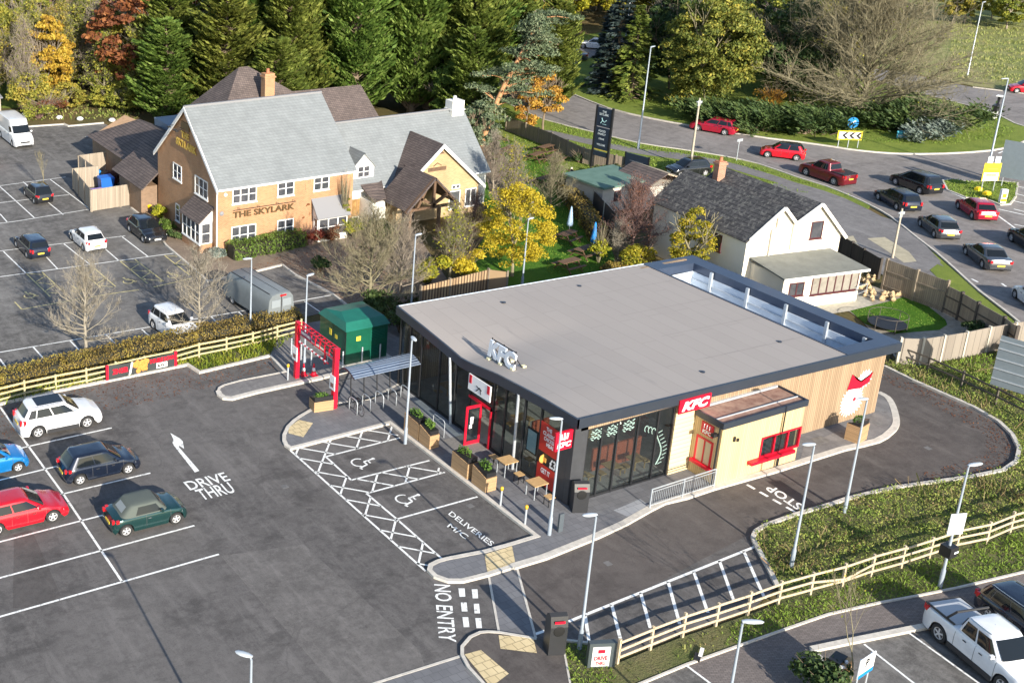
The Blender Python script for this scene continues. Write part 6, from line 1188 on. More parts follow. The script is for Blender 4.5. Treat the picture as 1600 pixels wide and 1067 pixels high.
p = G(233,330); t = thing('grit_bin', 'yellow grit bin by the corner of the brick pub', 'grit bin', (p.x, p.y, .05), R_(20)); m = MB(); m.add([(-.4, -.35, 0), (.4, -.35, 0), (.4, .35, 0), (-.4, .35, 0), (-.55, -.5, .6), (.55, -.5, .6), (.55, .5, .6), (-.55, .5, .6)], [(0, 3, 2, 1), (0, 1, 5, 4), (1, 2, 6, 5), (2, 3, 7, 6), (3, 0, 4, 7), (4, 5, 6, 7)]); M_yb = mat('yellow_grit_bin', (.85, .50, .01), rough=.5); m.build('bin_body', M_yb, t); m = MB(); m.add([(-.6, -.55, .6), (.6, -.55, .6), (.6, .55, .6), (-.6, .55, .6), (-.25, -.3, .85), (.25, -.3, .85), (.25, .35, .85), (-.25, .35, .85)], [(0, 3, 2, 1), (0, 1, 5, 4), (1, 2, 6, 5), (2, 3, 7, 6), (3, 0, 4, 7), (4, 5, 6, 7)]); m.build('lid', M_yb, t)
# garden fences
panel_fence('garden_fence', 'weathered panel fence along the pub garden behind the black totem', GP([(790,205),(820,216),(860,232),(910,256),(960,268),(1000,275)]), 1.5, M_board, True, M_board, gap=2.4)
panel_fence('garden_fence', 'dark boarded fence dropping from the green roofed shed', GP([(890,293),(925,330),(960,368)]), 1.7, M_dboard, True, M_conc, gap=2.6, ph=.12)
panel_fence('garden_fence', 'brown panel fence behind the cottage with concrete posts', GP([(1060,395),(1120,420),(1180,445),(1250,475),(1310,503),(1380,535)], 1.6), 1.6, M_dboard, True, M_conc, gap=2.3)
panel_fence('garden_fence', 'tall weathered fence along the road side of the cottage garden', GP([(1378,452),(1425,470),(1472,488)]), 2.2, M_board, True, M_board, gap=3, rail=True, ps=.14); panel_fence('garden_fence', 'weathered fence panels stepping down to the corner of the lawn', GP([(1472,488),(1495,500),(1520,516),(1560,540),(1580,556)]), 1.9, M_board, True, M_dboard, gap=1.7, rail=True, ps=.14)
panel_fence('garden_fence', 'grey panel fence with pale concrete posts facing the drive-thru loop', GP([(1400,570),(1435,571),(1467,566),(1502,560),(1538,552),(1578,545),(1640,534)]), 1.75, M_gboard, True, M_conc, gap=1.9, ph=.08); panel_fence('garden_fence', 'dark slatted fence and gate right of the cottage lean-to', GP([(1310,398),(1345,420),(1372,436)]), 1.5, M_dboard, True, M_dboard, gap=1.5)
panel_fence('timber_fence', 'short timber fence behind the yellow bush near the restaurant roof', GP([(655,490),(700,478),(760,462),(790,466)]), 1.9, board_mat('bright_slat_fence', (.26, .17, .09), (.50, .36, .21), .28, .45, gapcol=(.10, .06, .035)), True, M_board, gap=2.5)
# ------------------------------------------------------------------ cottage
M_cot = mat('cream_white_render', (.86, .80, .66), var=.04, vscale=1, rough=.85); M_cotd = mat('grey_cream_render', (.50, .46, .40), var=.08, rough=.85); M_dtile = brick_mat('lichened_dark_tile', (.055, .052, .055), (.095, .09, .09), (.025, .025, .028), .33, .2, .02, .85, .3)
def lichen():
    m = M_dtile; nt, b = nodes_of(m); src = b.inputs['Base Color'].links[0].from_socket; geo = nt.nodes.new('ShaderNodeNewGeometry'); n = noise_out(nt, geo.outputs['Position'], 3.2, 7, .8, .50, .66); c = mixc(nt, math_node(nt, 'MULTIPLY', n, .75), src, (.27, .26, .23)); nt.links.new(c, b.inputs['Base Color'])
lichen()
CT = thing('cottage', 'white cottage with two steep gables, dark mossy roofs and a flat roofed lean-to', 'house'); E1 = Vector((.987, -.162, 0)); E2 = Vector((.085, .996, 0)); O_ = Vector((67.4, 54.2, 0)); CP = lambda u, v, z: O_+E1*u+E2*v+Vector((0, 0, z))
prof = [(-.6, 4.15), (1.9, 6.2), (3.05, 5.0), (4.95, 6.2), (7.2, 3.85)]; m = MB(); DL = 9.2; pts = [(-.6, 0)]+prof+[(7.2, 0)]; n = len(pts)
m.add([CP(u, 0, z-.08*(z > 0)) for u, z in pts]+[CP(u, DL, z-.08*(z > 0)) for u, z in pts], [(0, 6, 5, 4, 3), (0, 3, 2, 1), (n, n+1, n+2, n+3), (n, n+3, n+4, n+5, n+6), (0, 1, n+1, n), (6, n+6, n+5, 5)]); m.build('wall', M_cot, CT)
m = MB()
for (ua, za), (ub, zb) in zip(prof, prof[1:]):
    e = .0
    if (ua, za) == prof[0]: ua, za = ua-.25, za-.2
    if (ub, zb) == prof[-1]: ub, zb = ub+.25, zb-.26
    roof_quad(m, [CP(ua, -.2, za), CP(ub, -.2, zb), CP(ub, DL+.2, zb), CP(ua, DL+.2, za)], .1)
m.build('roof', M_dtile, CT); m = MB()
for (ua, za), (ub, zb) in zip(prof, prof[1:]):
    if (ub, zb) == prof[-1]: ub, zb = ub+.3, zb-.31
    a, b_ = CP(ua, -.24, za-.06), CP(ub, -.24, zb-.06); m.beam(a, b_, .08, .22, up=(0, 0, 1))
m.build('bargeboard', mat('cream_bargeboard', (.82, .78, .70)), CT)
m = MB(); c_ = CP(3.9, 8.3, 0); m.obox(c_, E1, E2, (0, 0, 1), -.32, .32, -.25, .25, 5, 6.95); m.obox(c_, E1, E2, (0, 0, 1), -.39, .39, -.32, .32, 6.7, 6.85); ch = m.build('brick_chimney', brick_mat('orange_brick', (.45, .16, .08), (.55, .22, .12), (.4, .33, .27)), CT); m = MB(); m.lathe([(.14, 6.95), (.11, 7.25)], 10, tuple(c_)[:2]+(0,)); m.build('chimney_pot', mat('terracotta', (.45, .16, .08)), ch)
M_mar = mat('maroon_window_frame', (.085, .025, .03), rough=.4); EN = Vector((-.162, -.987, 0)); window(CT, CP(0, 0, 0), E1, EN, 4.55, 5.55, 3.6, 4.85, 1, 1, M_mar, M_wglass); window(CT, CP(-.6, 0, 0), E2, Vector((-.996, .085, 0)), 2.2, 3.0, 2.4, 3.6, 1, 1, M_mar)
m = MB(); m.tube([CP(3.0, -.1, 3.0), CP(3.0, -.1, 4.9)], .04, 6); m.tube([CP(1.25, -.1, 2.7), CP(1.25, -.1, 4.6), CP(1.6, -.1, 4.75), CP(1.6, -.1, 5.4)], .05, 6); m.build('downpipe', mat('cream_pipe', (.55, .50, .42)), CT)
m = MB(); q = Vector((0, 0, 1)); m.obox(CP(0, 0, 0), E1, -E2, q, 0, 6.3, .002, 3.0, 0, 2.35); m.build('lean_to_wall', M_cot, CT); m = MB(); roof_quad(m, [CP(-.35, -3.35, 2.42), CP(6.6, -3.35, 2.42), CP(6.5, -.002, 2.75), CP(-.2, -.002, 2.75)], .1); m.build('lean_to_roof', mat('green_grey_felt', (.135, .14, .125), col2=(.20, .205, .185), vscale=1.2, rough=.9), CT)
m = MB(); m.beam(CP(-.35, -3.38, 2.33), CP(6.6, -3.38, 2.33), .03, .16); m.build('gutter', M_upvc, CT); window(CT, CP(0, -3.0, 0), E1, EN, .5, 1.7, .95, 1.9, 2, 1, M_mar); window(CT, CP(0, -3.0, 0), E1, EN, 2.3, 6.15, .85, 2.2, 6, 1, M_mar, mat('net_curtain_glass', (.22, .20, .17), rough=.15, col2=(.34, .31, .27), vscale=2))
p = G(1258,470); t = thing('barbecue', 'grey covered barbecue by the lean-to wall', 'barbecue', (p.x, p.y, 0)); m = MB(); m.lathe([(.75, 0), (.78, .5), (.6, .85), (.2, .95), (.001, .96)], 14); t2 = m.build('cover', mat('grey_cover', (.16, .165, .18), rough=.6), t, True, 50)
t = thing('garden_handrail', 'galvanised step rail at the corner of the lean-to', 'handrail'); m = MB(); a, b_ = G(1334,472), G(1352,462); m.tube([a, a+Vector((0, 0, 1.1)), b_+Vector((0, 0, .9)), b_], .03, 6); m.beam(a+Vector((0, 0, .5)), b_+Vector((0, 0, .4)), .03, .03); m.build('rail', M_galv, t)
t = thing('trampoline', 'low trampoline with dark netting on the lawn', 'trampoline', tuple(G(1385,512))); m = MB(); m.lathe([(1.15, .30), (1.15, .36), (1.0, .37), (.001, .35)], 24); m.build('bed', M_blk, t); m = MB(); m.tube([(1.15*math.cos(a), 1.15*math.sin(a), .95) for a in [i*math.pi/12 for i in range(25)]], .02, 6)
for i in range(6): a = i*math.pi/3; m.tube([(1.15*math.cos(a), 1.15*math.sin(a), 0), (1.15*math.cos(a), 1.15*math.sin(a), .95)], .02, 6)
m.build('frame', M_dwood, t)
# raised stone beds
for lab, pts in (('sandy stone edged bed curving beside the lean-to', [(1360,420),(1368,432),(1352,440),(1350,450),(1362,462),(1372,470),(1364,474),(1350,466),(1342,452),(1344,438),(1356,430)]), ('pale rubble heap at the top of the lawn', [(1378,462),(1400,456),(1412,462),(1395,472),(1376,470)])):
    t = thing('stone_bed', lab, 'rockery'); m = MB(); rgx = random.Random(len(lab)); P = GP(pts); cx_, cy_ = sum(p.x for p in P)/len(P), sum(p.y for p in P)/len(P)
    for k in range(70):
        a = rgx.choice(P); s = rgx.random(); x, y = a.x*(1-s)+cx_*s, a.y*(1-s)+cy_*s; r = rgx.uniform(.1, .22); z = rgx.uniform(.02, .25)
        m.add([(x-r, y, z), (x, y-r, z), (x+r, y, z), (x, y+r, z), (x, y, z+r), (x, y, z-r)], [(0, 1, 4), (1, 2, 4), (2, 3, 4), (3, 0, 4), (1, 0, 5), (2, 1, 5), (3, 2, 5), (0, 3, 5)])
    m.build('stones', mat('sandstone', (.50, .36, .20), var=.3, vscale=5), t)
# outbuilding with green felt roof
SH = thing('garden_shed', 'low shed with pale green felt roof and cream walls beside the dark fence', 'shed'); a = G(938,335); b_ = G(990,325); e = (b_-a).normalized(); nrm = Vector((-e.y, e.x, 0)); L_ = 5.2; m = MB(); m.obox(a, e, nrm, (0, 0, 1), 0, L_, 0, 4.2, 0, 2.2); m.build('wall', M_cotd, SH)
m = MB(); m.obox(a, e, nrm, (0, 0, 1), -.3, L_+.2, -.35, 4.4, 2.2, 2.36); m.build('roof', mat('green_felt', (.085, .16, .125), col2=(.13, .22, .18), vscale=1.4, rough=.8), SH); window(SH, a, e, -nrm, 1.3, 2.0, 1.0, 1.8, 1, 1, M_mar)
# summer house roof seen behind the red bush
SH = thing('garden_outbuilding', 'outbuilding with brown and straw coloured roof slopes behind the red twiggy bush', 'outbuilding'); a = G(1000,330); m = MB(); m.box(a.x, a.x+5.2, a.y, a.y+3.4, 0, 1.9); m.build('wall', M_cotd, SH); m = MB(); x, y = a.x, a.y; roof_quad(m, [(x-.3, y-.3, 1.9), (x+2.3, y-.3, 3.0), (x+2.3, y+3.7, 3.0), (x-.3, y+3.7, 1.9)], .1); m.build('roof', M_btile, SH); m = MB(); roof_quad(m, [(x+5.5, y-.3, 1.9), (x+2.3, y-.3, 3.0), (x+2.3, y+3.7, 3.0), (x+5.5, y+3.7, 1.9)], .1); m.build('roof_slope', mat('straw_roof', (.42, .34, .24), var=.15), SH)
# ------------------------------------------------------------------ signs near the road
t = thing('totem_sign', 'tall black double post totem sign on the verge', 'sign', tuple(G(935,266)), R_(-80)); m = MB(); Hh = 5.9
for x in (-.85, .85): m = MB(); m.box(x-.09, x+.09, -.08, .08, 0, Hh); m.build('post', M_blk, t)
m = MB(); m.box(-.75, .75, -.06, .06, 1.95, 3.95); m.box(-.75, .75, -.06, .06, 4.05, 5.75); m.box(-.75, .75, -.05, .05, 1.3, 1.75); pn = m.build('panel', mat('navy_black_panel', (.02, .03, .05), rough=.35), t)
m = MB(); T = lambda s, x0, x1, z, h: text_on(m, s, (x0, -.075, z), (x1, -.075, z), (x0, -.075, z+h), n=(0, -1, 0), bold=.02)
T('THE', -.22, .22, 5.35, .18); T('SKYLARK', -.5, .5, 5.08, .2); T('FOOD', -.4, .35, 3.55, .2); T('FAMILY', -.45, .4, 3.28, .18); T('DRINK', -.3, .3, 2.85, .16); T('WELCOME', -.45, .45, 2.3, .17); m.build('lettering', mat('pale_lettering', (.6, .66, .68)), pn)
m = MB(); m.tube([(-.3, -.075, 4.35), (-.1, -.075, 4.6), (.1, -.075, 4.5), (.3, -.075, 4.7)], .05, 5); m.tube([(-.1, -.075, 4.6), (-.2, -.075, 4.85)], .04, 5); m.tube([(-.1, -.075, 4.3), (.3, -.075, 4.3)], .03, 5); m.build('bird_motif', mat('teal_motif', (.25, .42, .45)), pn); m = MB(); m.box(-.7, .7, -.07, -.061, 1.85, 1.92); m.build('gold_line', M_gold, pn)
t = thing('board_sign', 'low dark blue sign board on the verge right of the totem', 'sign', tuple(G(992,276)), R_(-78)); m = MB(); m.box(-1.15, 1.15, -.05, .05, .5, 2.0); pn = m.build('panel', mat('navy_black_panel', (.02, .03, .05), rough=.35), t); m = MB(); [m.box(x-.06, x+.06, -.05, .05, 0, 2.05) for x in (-1.2, 1.2)]; m.build('post', M_blk, t); m = MB(); m.box(-.7, .7, -.06, -.051, 1.35, 1.40); m.box(-.5, .5, -.06, -.051, 1.15, 1.2); m.build('faint_print', mat('grey_print', (.12, .14, .17)), pn)
def face_sign(name, label, px, rz, h0, h1, w, m_, cat='sign', posts=2, back=None, lean=0):
    t = thing(name, label, cat, tuple(G(*px)), rz); m = MB(); m.box(-w/2, w/2, -.04, .0, h0, h1); pn = m.build('panel', m_, t)
    for x in ([-w*.35, w*.35] if posts == 2 else ([-w*.4, 0, w*.4] if posts == 3 else [0])): m = MB(); m.tube([(x, .04, 0), (x, .04, h1-.05)], .04, 7); m.build('post', M_galv, t)
    return t, pn
M_yel = mat('sign_yellow', (.85, .62, .02), rough=.45); M_blue = mat('sign_blue', (.01, .22, .55), rough=.4)
t, pn = face_sign('chevron_sign', 'yellow edged chevron board on the roundabout', (1324,232), R_(-32), .85, 1.75, 2.3, M_yel, posts=3); m = MB(); m.box(-1.0, 1.0, -.055, -.041, .97, 1.63); m.build('white_field', M_whites, pn); m = MB()
for x in (-.75, -.1, .55): m.add([(x, -.06, 1.3), (x+.35, -.06, 1.62), (x+.65, -.06, 1.62), (x+.3, -.06, 1.3), (x+.65, -.06, .98), (x+.35, -.06, .98)], [(0, 3, 2, 1), (0, 5, 4, 3)])
m.build('chevrons', M_blk, pn)
t, pn = face_sign('direction_sign', 'round blue sign behind the chevron board', (1328,216), R_(-32), 1.2, 1.3, .2, M_blue, posts=1); m = MB(); m.lathe([(.001, -.03), (.55, -.03), (.55, .0), (.001, .01)], 20, (0, -.05, 1.6), axis='y'); m.build('disc', M_blue, t); m = MB(); m.beam((-.3, -.09, 1.45), (.25, -.09, 1.8), .02, .12); m.build('arrow', M_whites, t)
t, pn = face_sign('sponsor_sign', 'small light blue board among the roundabout junipers', (1410,218), R_(-20), .2, .9, 1.4, mat('light_blue_board', (.08, .45, .62))); m = MB(); m.box(-.6, .6, -.05, -.041, .3, .48); m.build('white_band', M_whites, pn)
t, pn = face_sign('roadworks_sign', 'yellow and white temporary road sign on the splitter island', (1542,300), R_(-25), 1.0, 2.6, 1.5, M_yel); m = MB(); m.box(-.65, .65, -.05, -.041, 1.02, 1.75); m.box(-.55, -.1, -.06, -.002, 2.62, 3.2); m.box(.1, .55, -.06, -.002, 2.62, 3.2); wf = m.build('white_panel', M_whites, pn); m = MB(); m.box(-.45, .45, -.06, -.051, 1.45, 1.6); m.box(-.4, .5, -.06, -.051, 2.05, 2.12); m.build('print', mat('ochre_print', (.45, .30, .06)), pn)
t = thing('keep_left_bollard', 'white and yellow illuminated bollard at the tip of the splitter island', 'bollard', tuple(G(1565,318)), R_(-25)); m = MB(); m.box(-.25, .25, -.15, .15, 0, 1.25); m.build('body', M_whites, t); m = MB(); m.box(-.17, .17, -.17, -.151, .55, .9); m.box(-.24, .24, -.16, -.151, .2, .45); m.build('yellow_panel', M_yel, t)
for lab, px in (('small yellow sandbag left of the roadworks sign', (1528,299)), ('small yellow sandbag below the roadworks sign', (1541,306))): t = thing('sandbag', lab, 'sandbag', tuple(G(*px))+(), 0); leaf = MB(); leaf.box(-.3, .3, -.2, .2, .08, .3); leaf.box(-.22, .22, -.14, .14, .3, .4); leaf.build('bag', M_yel, t)
M_sback = mat('grey_sign_back', (.20, .24, .27), rough=.5, metal=.2, var=.08)
t, pn = face_sign('large_road_sign', 'back of a big grey road sign at the right edge above the parked traffic', (1585,296), R_(-70), .9, 4.2, 3.0, M_sback); m = MB(); [m.box(-1.5, 1.5, .002, .05, z, z+.06) for z in (1.4, 2.2, 3.0, 3.8)]; m.build('stiffener', M_galv, pn)
t, pn = face_sign('large_road_sign', 'grey back of the road sign standing in the grass beside the garden fence', (1590,640), R_(-75), 1.0, 4.0, 3.2, M_sback); m = MB(); [m.box(-1.6, 1.6, -.09, -.041, z, z+.06) for z in (1.4, 2.0, 2.6, 3.2, 3.7)]; m.build('stiffener', M_galv, pn)
t = thing('wooden_statue', 'black and white painted figure on the roundabout grass', 'statue', tuple(G(1552,186)), R_(20)); m = MB(); [m.beam((x, y, 0), (x, y, .9), .12, .12) for x in (-.4, .4) for y in (-.15, .15)]; m.build('legs', M_whites, t); m = MB(); m.box(-.6, .55, -.25, .25, .85, 1.55); m.beam((.45, 0, 1.4), (.75, 0, 2.1), .22, .25); m.box(.55, 1.15, -.13, .13, 2.0, 2.3); m.build('trunk', M_blk, t); m = MB(); m.box(.5, 1.2, -.3, .3, 2.31, 2.4); m.build('hat', M_whites, t)
t, pn = face_sign('fingerpost', 'slim pole with small sign at the road kerb left of the brick chimney', (1151,252), 0, 1.9, 2.15, .7, M_galv, posts=1); t, pn = face_sign('fingerpost', 'slim sign pole on the roundabout kerb near the pine', (888,136), 0, 1.7, 2.1, .6, M_galv, posts=1)
t, pn = face_sign('parking_sign', 'white and blue parking sign at the bottom edge', (1341,1092), R_(8), 1.15, 2.0, 1.05, M_whites, posts=2); m = MB(); text_on(m, 'P', (-.12, -.05, 1.55), (.12, -.05, 1.55), (-.12, -.05, 1.9), n=(0, -1, 0), bold=.03); m.build('lettering', M_blk, pn); m = MB(); m.box(-.51, .51, -.05, -.041, 1.16, 1.32); m.build('blue_band', M_blue, pn)
p = G(1308,1070); t = thing('ticket_box', 'orange timber cabinet at the corner of the near bay', 'cabinet', tuple(p), R_(15)); m = MB(); m.box(-.35, .35, -.25, .25, 0, 1.2); m.build('cabinet', mat('orange_timber', (.50, .30, .14), var=.2), t); m = MB(); m.box(-.5, .2, -.1, .35, 1.25, 1.3); m.build('lid', M_blk, t); m = MB(); m.tube([(-.5, -.15, 1.2), (-.25, -.2, 1.1), (0, -.15, 1.22)], .07, 7); m.build('white_pipe', M_whites, t)
t = thing('wheel_stop', 'long dark steel height bar shadow plate', 'kerb block') if False else None
for lab, px, cl, o2 in (('closed pale blue patterned parasol on a picnic table', (888,372), (.30, .42, .55), 0), ('closed bright blue parasol nearest the restaurant', (925,398), (.01, .22, .60), 0), ('closed grey parasol hidden in the bare twigs left of the hedge', (827,345), (.45, .45, .48), 0), ('closed grey parasol at the upper end of the pub garden', (795,300), (.45, .45, .48), 0)):
    t = thing('parasol', lab, 'parasol', tuple(G(*px)), 0, 'closed parasols in the pub garden'); m = MB(); m.lathe([(.025, 0), (.025, 2.5)], 7); m.build('pole', M_galv, t); m = MB(); m.lathe([(.2, 1.0), (.24, 1.15), (.16, 1.8), (.07, 2.45), (.001, 2.6)], 12); m.build('canopy', mat('parasol_'+str(int(cl[2]*100)), cl, rough=.7, var=.25, vscale=6), t, True)
def picnic(lab, px, rz):
    t = thing('picnic_table', lab, 'picnic table', tuple(G(*px)), rz, 'wooden picnic tables in the pub garden'); m = MB(); [m.box(-.9, .9, y-.06, y+.06, .72, .76) for y in (-.28, -.14, 0, .14, .28)]; m.build('tabletop', M_beam, t)
    for s in (-1, 1): m = MB(); m.box(-.9, .9, s*.75-.12, s*.75+.12, .42, .46); m.build('bench', M_beam, t); m = MB(); m.beam((s*.6, -.8, 0), (s*.6, -.25, .72), .05, .08); m.beam((s*.6, .8, 0), (s*.6, .25, .72), .05, .08); m.beam((s*.6, -.8, .4), (s*.6, .8, .4), .05, .08); m.build('trestle', M_beam, t)
for i, (lab, px, rz) in enumerate((('picnic table under the pale blue parasol', (886,378), .3), ('picnic table beside the bright blue parasol', (912,402), .2), ('picnic table behind the restaurant roof edge', (888,422), .1), ('picnic table at the top left of the pub garden', (795,242), .4), ('picnic table in the middle of the upper lawn', (838,252), .3), ('picnic table right of the middle one on the upper lawn', (866,254), .5), ('picnic table by the fence at the top of the garden', (852,240), .2), ('picnic table partly under twigs beside the brown parasol table', (850,290), .2))): picnic(lab, px, rz)
# ------------------------------------------------------------------ vegetation
L_olive = leaf_mat('olive_yellow_leaves', [(.07, .09, .015), (.17, .19, .03), (.32, .30, .05), (.46, .37, .06)], hue=.05); L_green = leaf_mat('fir_green_needles', [(.045, .07, .014), (.10, .15, .026), (.19, .245, .045), (.30, .35, .09)], trans=.3, hue=.06, scale=.45)
L_pine = leaf_mat('pine_needles', [(.03, .05, .03), (.09, .125, .065), (.16, .20, .11), (.22, .24, .14)], trans=.1, hue=.02); L_blue = leaf_mat('blue_fir_needles', [(.012, .025, .022), (.04, .06, .055), (.10, .14, .14)], trans=.05)
L_orange = leaf_mat('orange_autumn_leaves', [(.20, .10, .02), (.42, .25, .04), (.58, .38, .05), (.60, .48, .10)], hue=.03, trans=.35); L_yellow = leaf_mat('yellow_autumn_leaves', [(.20, .18, .02), (.42, .33, .03), (.62, .45, .03), (.70, .55, .08)], hue=.02, trans=.35)
L_yg = leaf_mat('yellow_green_leaves', [(.07, .10, .012), (.20, .22, .02), (.42, .38, .03), (.56, .46, .05)], hue=.03, trans=.3); L_rust = leaf_mat('rusty_leaves', [(.08, .03, .02), (.20, .07, .03), (.36, .15, .05)], trans=.3); L_hedge = leaf_mat('hedge_leaves', [(.07, .06, .02), (.18, .125, .04), (.30, .22, .05), (.36, .32, .06)], trans=.2, scale=.5)
L_dgreen = leaf_mat('dark_shrub_leaves', [(.02, .042, .014), (.05, .085, .024), (.11, .15, .045)], trans=.1); L_shrub = leaf_mat('shrub_leaves', [(.05, .09, .016), (.12, .19, .03), (.23, .30, .07)], trans=.25); L_silver = leaf_mat('silver_green_leaves', [(.08, .11, .09), (.16, .20, .17), (.26, .30, .26)], trans=.1); L_red = leaf_mat('dark_red_leaves', [(.06, .012, .012), (.16, .03, .02), (.26, .08, .04)], trans=.2)
B_pale = mat('pale_bark', (.21, .185, .145), col2=(.33, .295, .235), vscale=5, rough=.9); B_brown = mat('brown_bark', (.12, .09, .06), col2=(.24, .18, .12), vscale=4, rough=.9); B_grey = mat('grey_brown_twigs', (.20, .165, .13), col2=(.32, .27, .21), vscale=3, rough=.9); B_purple = mat('purple_brown_twigs', (.13, .075, .07), col2=(.24, .15, .13), vscale=3, rough=.9); B_pine = mat('orange_pine_bark', (.36, .17, .07), col2=(.50, .28, .14), vscale=4, rough=.85); B_olive = mat('olive_twigs', (.16, .14, .085), col2=(.27, .24, .15), vscale=3, rough=.9)
def segmesh(name, segs, m, par, sides=3):
    S = np.array(segs); p, q, r1, r2 = S[:, 0:3], S[:, 3:6], S[:, 6:7], S[:, 7:8]; d = q-p; d /= np.linalg.norm(d, axis=1)[:, None]+1e-9; up = np.where(np.abs(d[:, 2:3]) > .9, [[1., 0, 0]], [[0, 0, 1.]])
    a = np.cross(d, up); a /= np.linalg.norm(a, axis=1)[:, None]+1e-9; b = np.cross(d, a); V = []; 
    for rr, c in ((r1, p), (r2, q)):
        for k in range(sides): an = 2*math.pi*k/sides; V.append(c+(a*math.cos(an)+b*math.sin(an))*rr)
    V = np.stack(V, 1); n = len(S); base = (np.arange(n)*2*sides)[:, None]; F = [np.concatenate([base+k, base+(k+1) % sides, base+sides+(k+1) % sides, base+sides+k], 1) for k in range(sides)]
    return npmesh(name, V.reshape(-1, 3), np.concatenate(F), m, par, smooth=True)
def branch_segs(h, r0, seed, levels=5, spread=.6, trunk=.28, up=.25, kids=(3, 4), ratio=.72, tips=None, wig=.12, minr=.006):
    rg_ = random.Random(seed); segs = []
    def go(p, d, L, r, lev):
        n = 2 if lev > 0 else 3; q = p
        for i in range(n):
            d = (d+Vector((rg_.gauss(0, wig), rg_.gauss(0, wig), rg_.gauss(0, wig*.5)+(.03 if lev else 0)))).normalized(); e = q+d*(L/n); ra = r*(1-.28*i/n); rb = r*(1-.28*(i+1)/n)
            segs.append((*q, *e, max(minr, ra), max(minr, rb)))
            if lev > 0 and lev < levels and rg_.random() < .75 and i < n-1:
                s = Vector((rg_.gauss(0, 1), rg_.gauss(0, 1), rg_.gauss(0, .3))).normalized(); go(e, (d+s*spread*1.2).normalized(), L*ratio*.75, rb*.5, lev+1)
            q = e
        if lev >= levels:
            if tips is not None: tips.append((*q, *d))
            return
        k = rg_.randint(*kids); a0 = rg_.uniform(0, 6.28)
        for j in range(k):
            a = a0+6.283*j/k+rg_.uniform(-.3, .3); o = d.orthogonal().normalized(); o2 = d.cross(o); s = o*math.cos(a)+o2*math.sin(a); nd = (d*1.0+s*spread*rg_.uniform(.7, 1.3)+Vector((0, 0, up))).normalized()
            go(q, nd, L*ratio*rg_.uniform(.85, 1.15), r*.6, lev+1)
    go(Vector((0, 0, 0)), Vector((0, 0, 1)), h*trunk, r0, 0); zmax = max(s[5] for s in segs); k = h/zmax
    segs = [tuple(v*k for v in s[:6])+s[6:] for s in segs]
    if tips is not None: tips[:] = [tuple(v*k for v in t_[:3])+t_[3:] for t_ in tips]
    return segs
def fan_segs(h, R, seed, n=34, t0=.20, e0=12, e1=74, r0=.1, minr=.007, tips=None, prof=None, sub=6, fine=4, curve=.34):
    """a leader with many rising boughs, each feathered twice into fine twigs"""
    g = random.Random(seed); S = []; L_ = []; p = Vector((0, 0, 0)); d = Vector((0, 0, 1)); N = 12; H = h*.80
    for i in range(N):
        q = p+(d+Vector((g.gauss(0, .05), g.gauss(0, .05), 0)))*(H/N); a, b = r0*(1-i/N)**.8+minr, r0*(1-(i+1)/N)**.8+minr; S.append((*p, *q, a, b)); L_.append((p, q)); p = q
    def bough(p, d, L, r, lev):
        k = 5 if lev == 0 else (3 if lev == 1 else 2); q = p
        for i in range(k):
            d = (d+Vector((g.gauss(0, .15), g.gauss(0, .15), curve/k+g.gauss(0, .08)))).normalized(); e = q+d*L/k; S.append((*q, *e, max(minr, r*(1-.8*i/k)), max(minr, r*(1-.8*(i+1)/k))))
            if lev < 3 and i >= (1 if lev == 0 else 0):
                for _ in range({0: max(1, sub//4), 1: max(1, fine//3), 2: 1}[lev]+(g.random() < .5)):
                    s = Vector((g.gauss(0, 1), g.gauss(0, 1), g.gauss(.15, .5))).normalized(); bough(q.lerp(e, g.random()), (d+s*.75).normalized(), L*{0: .42, 1: .5, 2: .55}[lev]*g.uniform(.6, 1.2)*(1-.3*i/k), r*.4, lev+1)
            q = e
        if tips is not None and lev >= 1: tips.append((*q, *d))
    for i in range(n):
        u = (i+g.random()*.8)/n; t = t0+(1-t0)*u; j = min(N-1, int(t*N)); b = L_[j][0].lerp(L_[j][1], t*N-j if t*N-j <= 1 else 1); az = i*2.4+g.uniform(-.4, .4); el = math.radians(e0+(e1-e0)*u+g.uniform(-8, 8)); dd = Vector((math.cos(az)*math.cos(el), math.sin(az)*math.cos(el), math.sin(el)))
        pr = (prof(u) if prof else (.95-.45*u)); bough(b, dd, R*pr*g.uniform(.68, 1.08), r0*.42*(1-.6*u)+minr, 0)
    return S
def twig_mesh(T, n, L, wd, m, t, seed):
    rng = np.random.default_rng(seed); i = rng.integers(0, len(T), n); c = T[i, :3]+rng.normal(0, L*.35, (n, 3)); d = T[i, 3:6]+rng.normal(0, .45, (n, 3)); d /= np.linalg.norm(d, axis=1)[:, None]; b = np.cross(d, rng.normal(0, 1, (n, 3))); b /= np.linalg.norm(b, axis=1)[:, None]; l = L*rng.uniform(.5, 1.2, (n, 1))
    V = np.stack([c-b*wd, c+b*wd, c+d*l+b*wd*.3, c+d*l-b*wd*.3], 1).reshape(-1, 3); npmesh('twigs', V, np.arange(n*4).reshape(-1, 4), m, t)
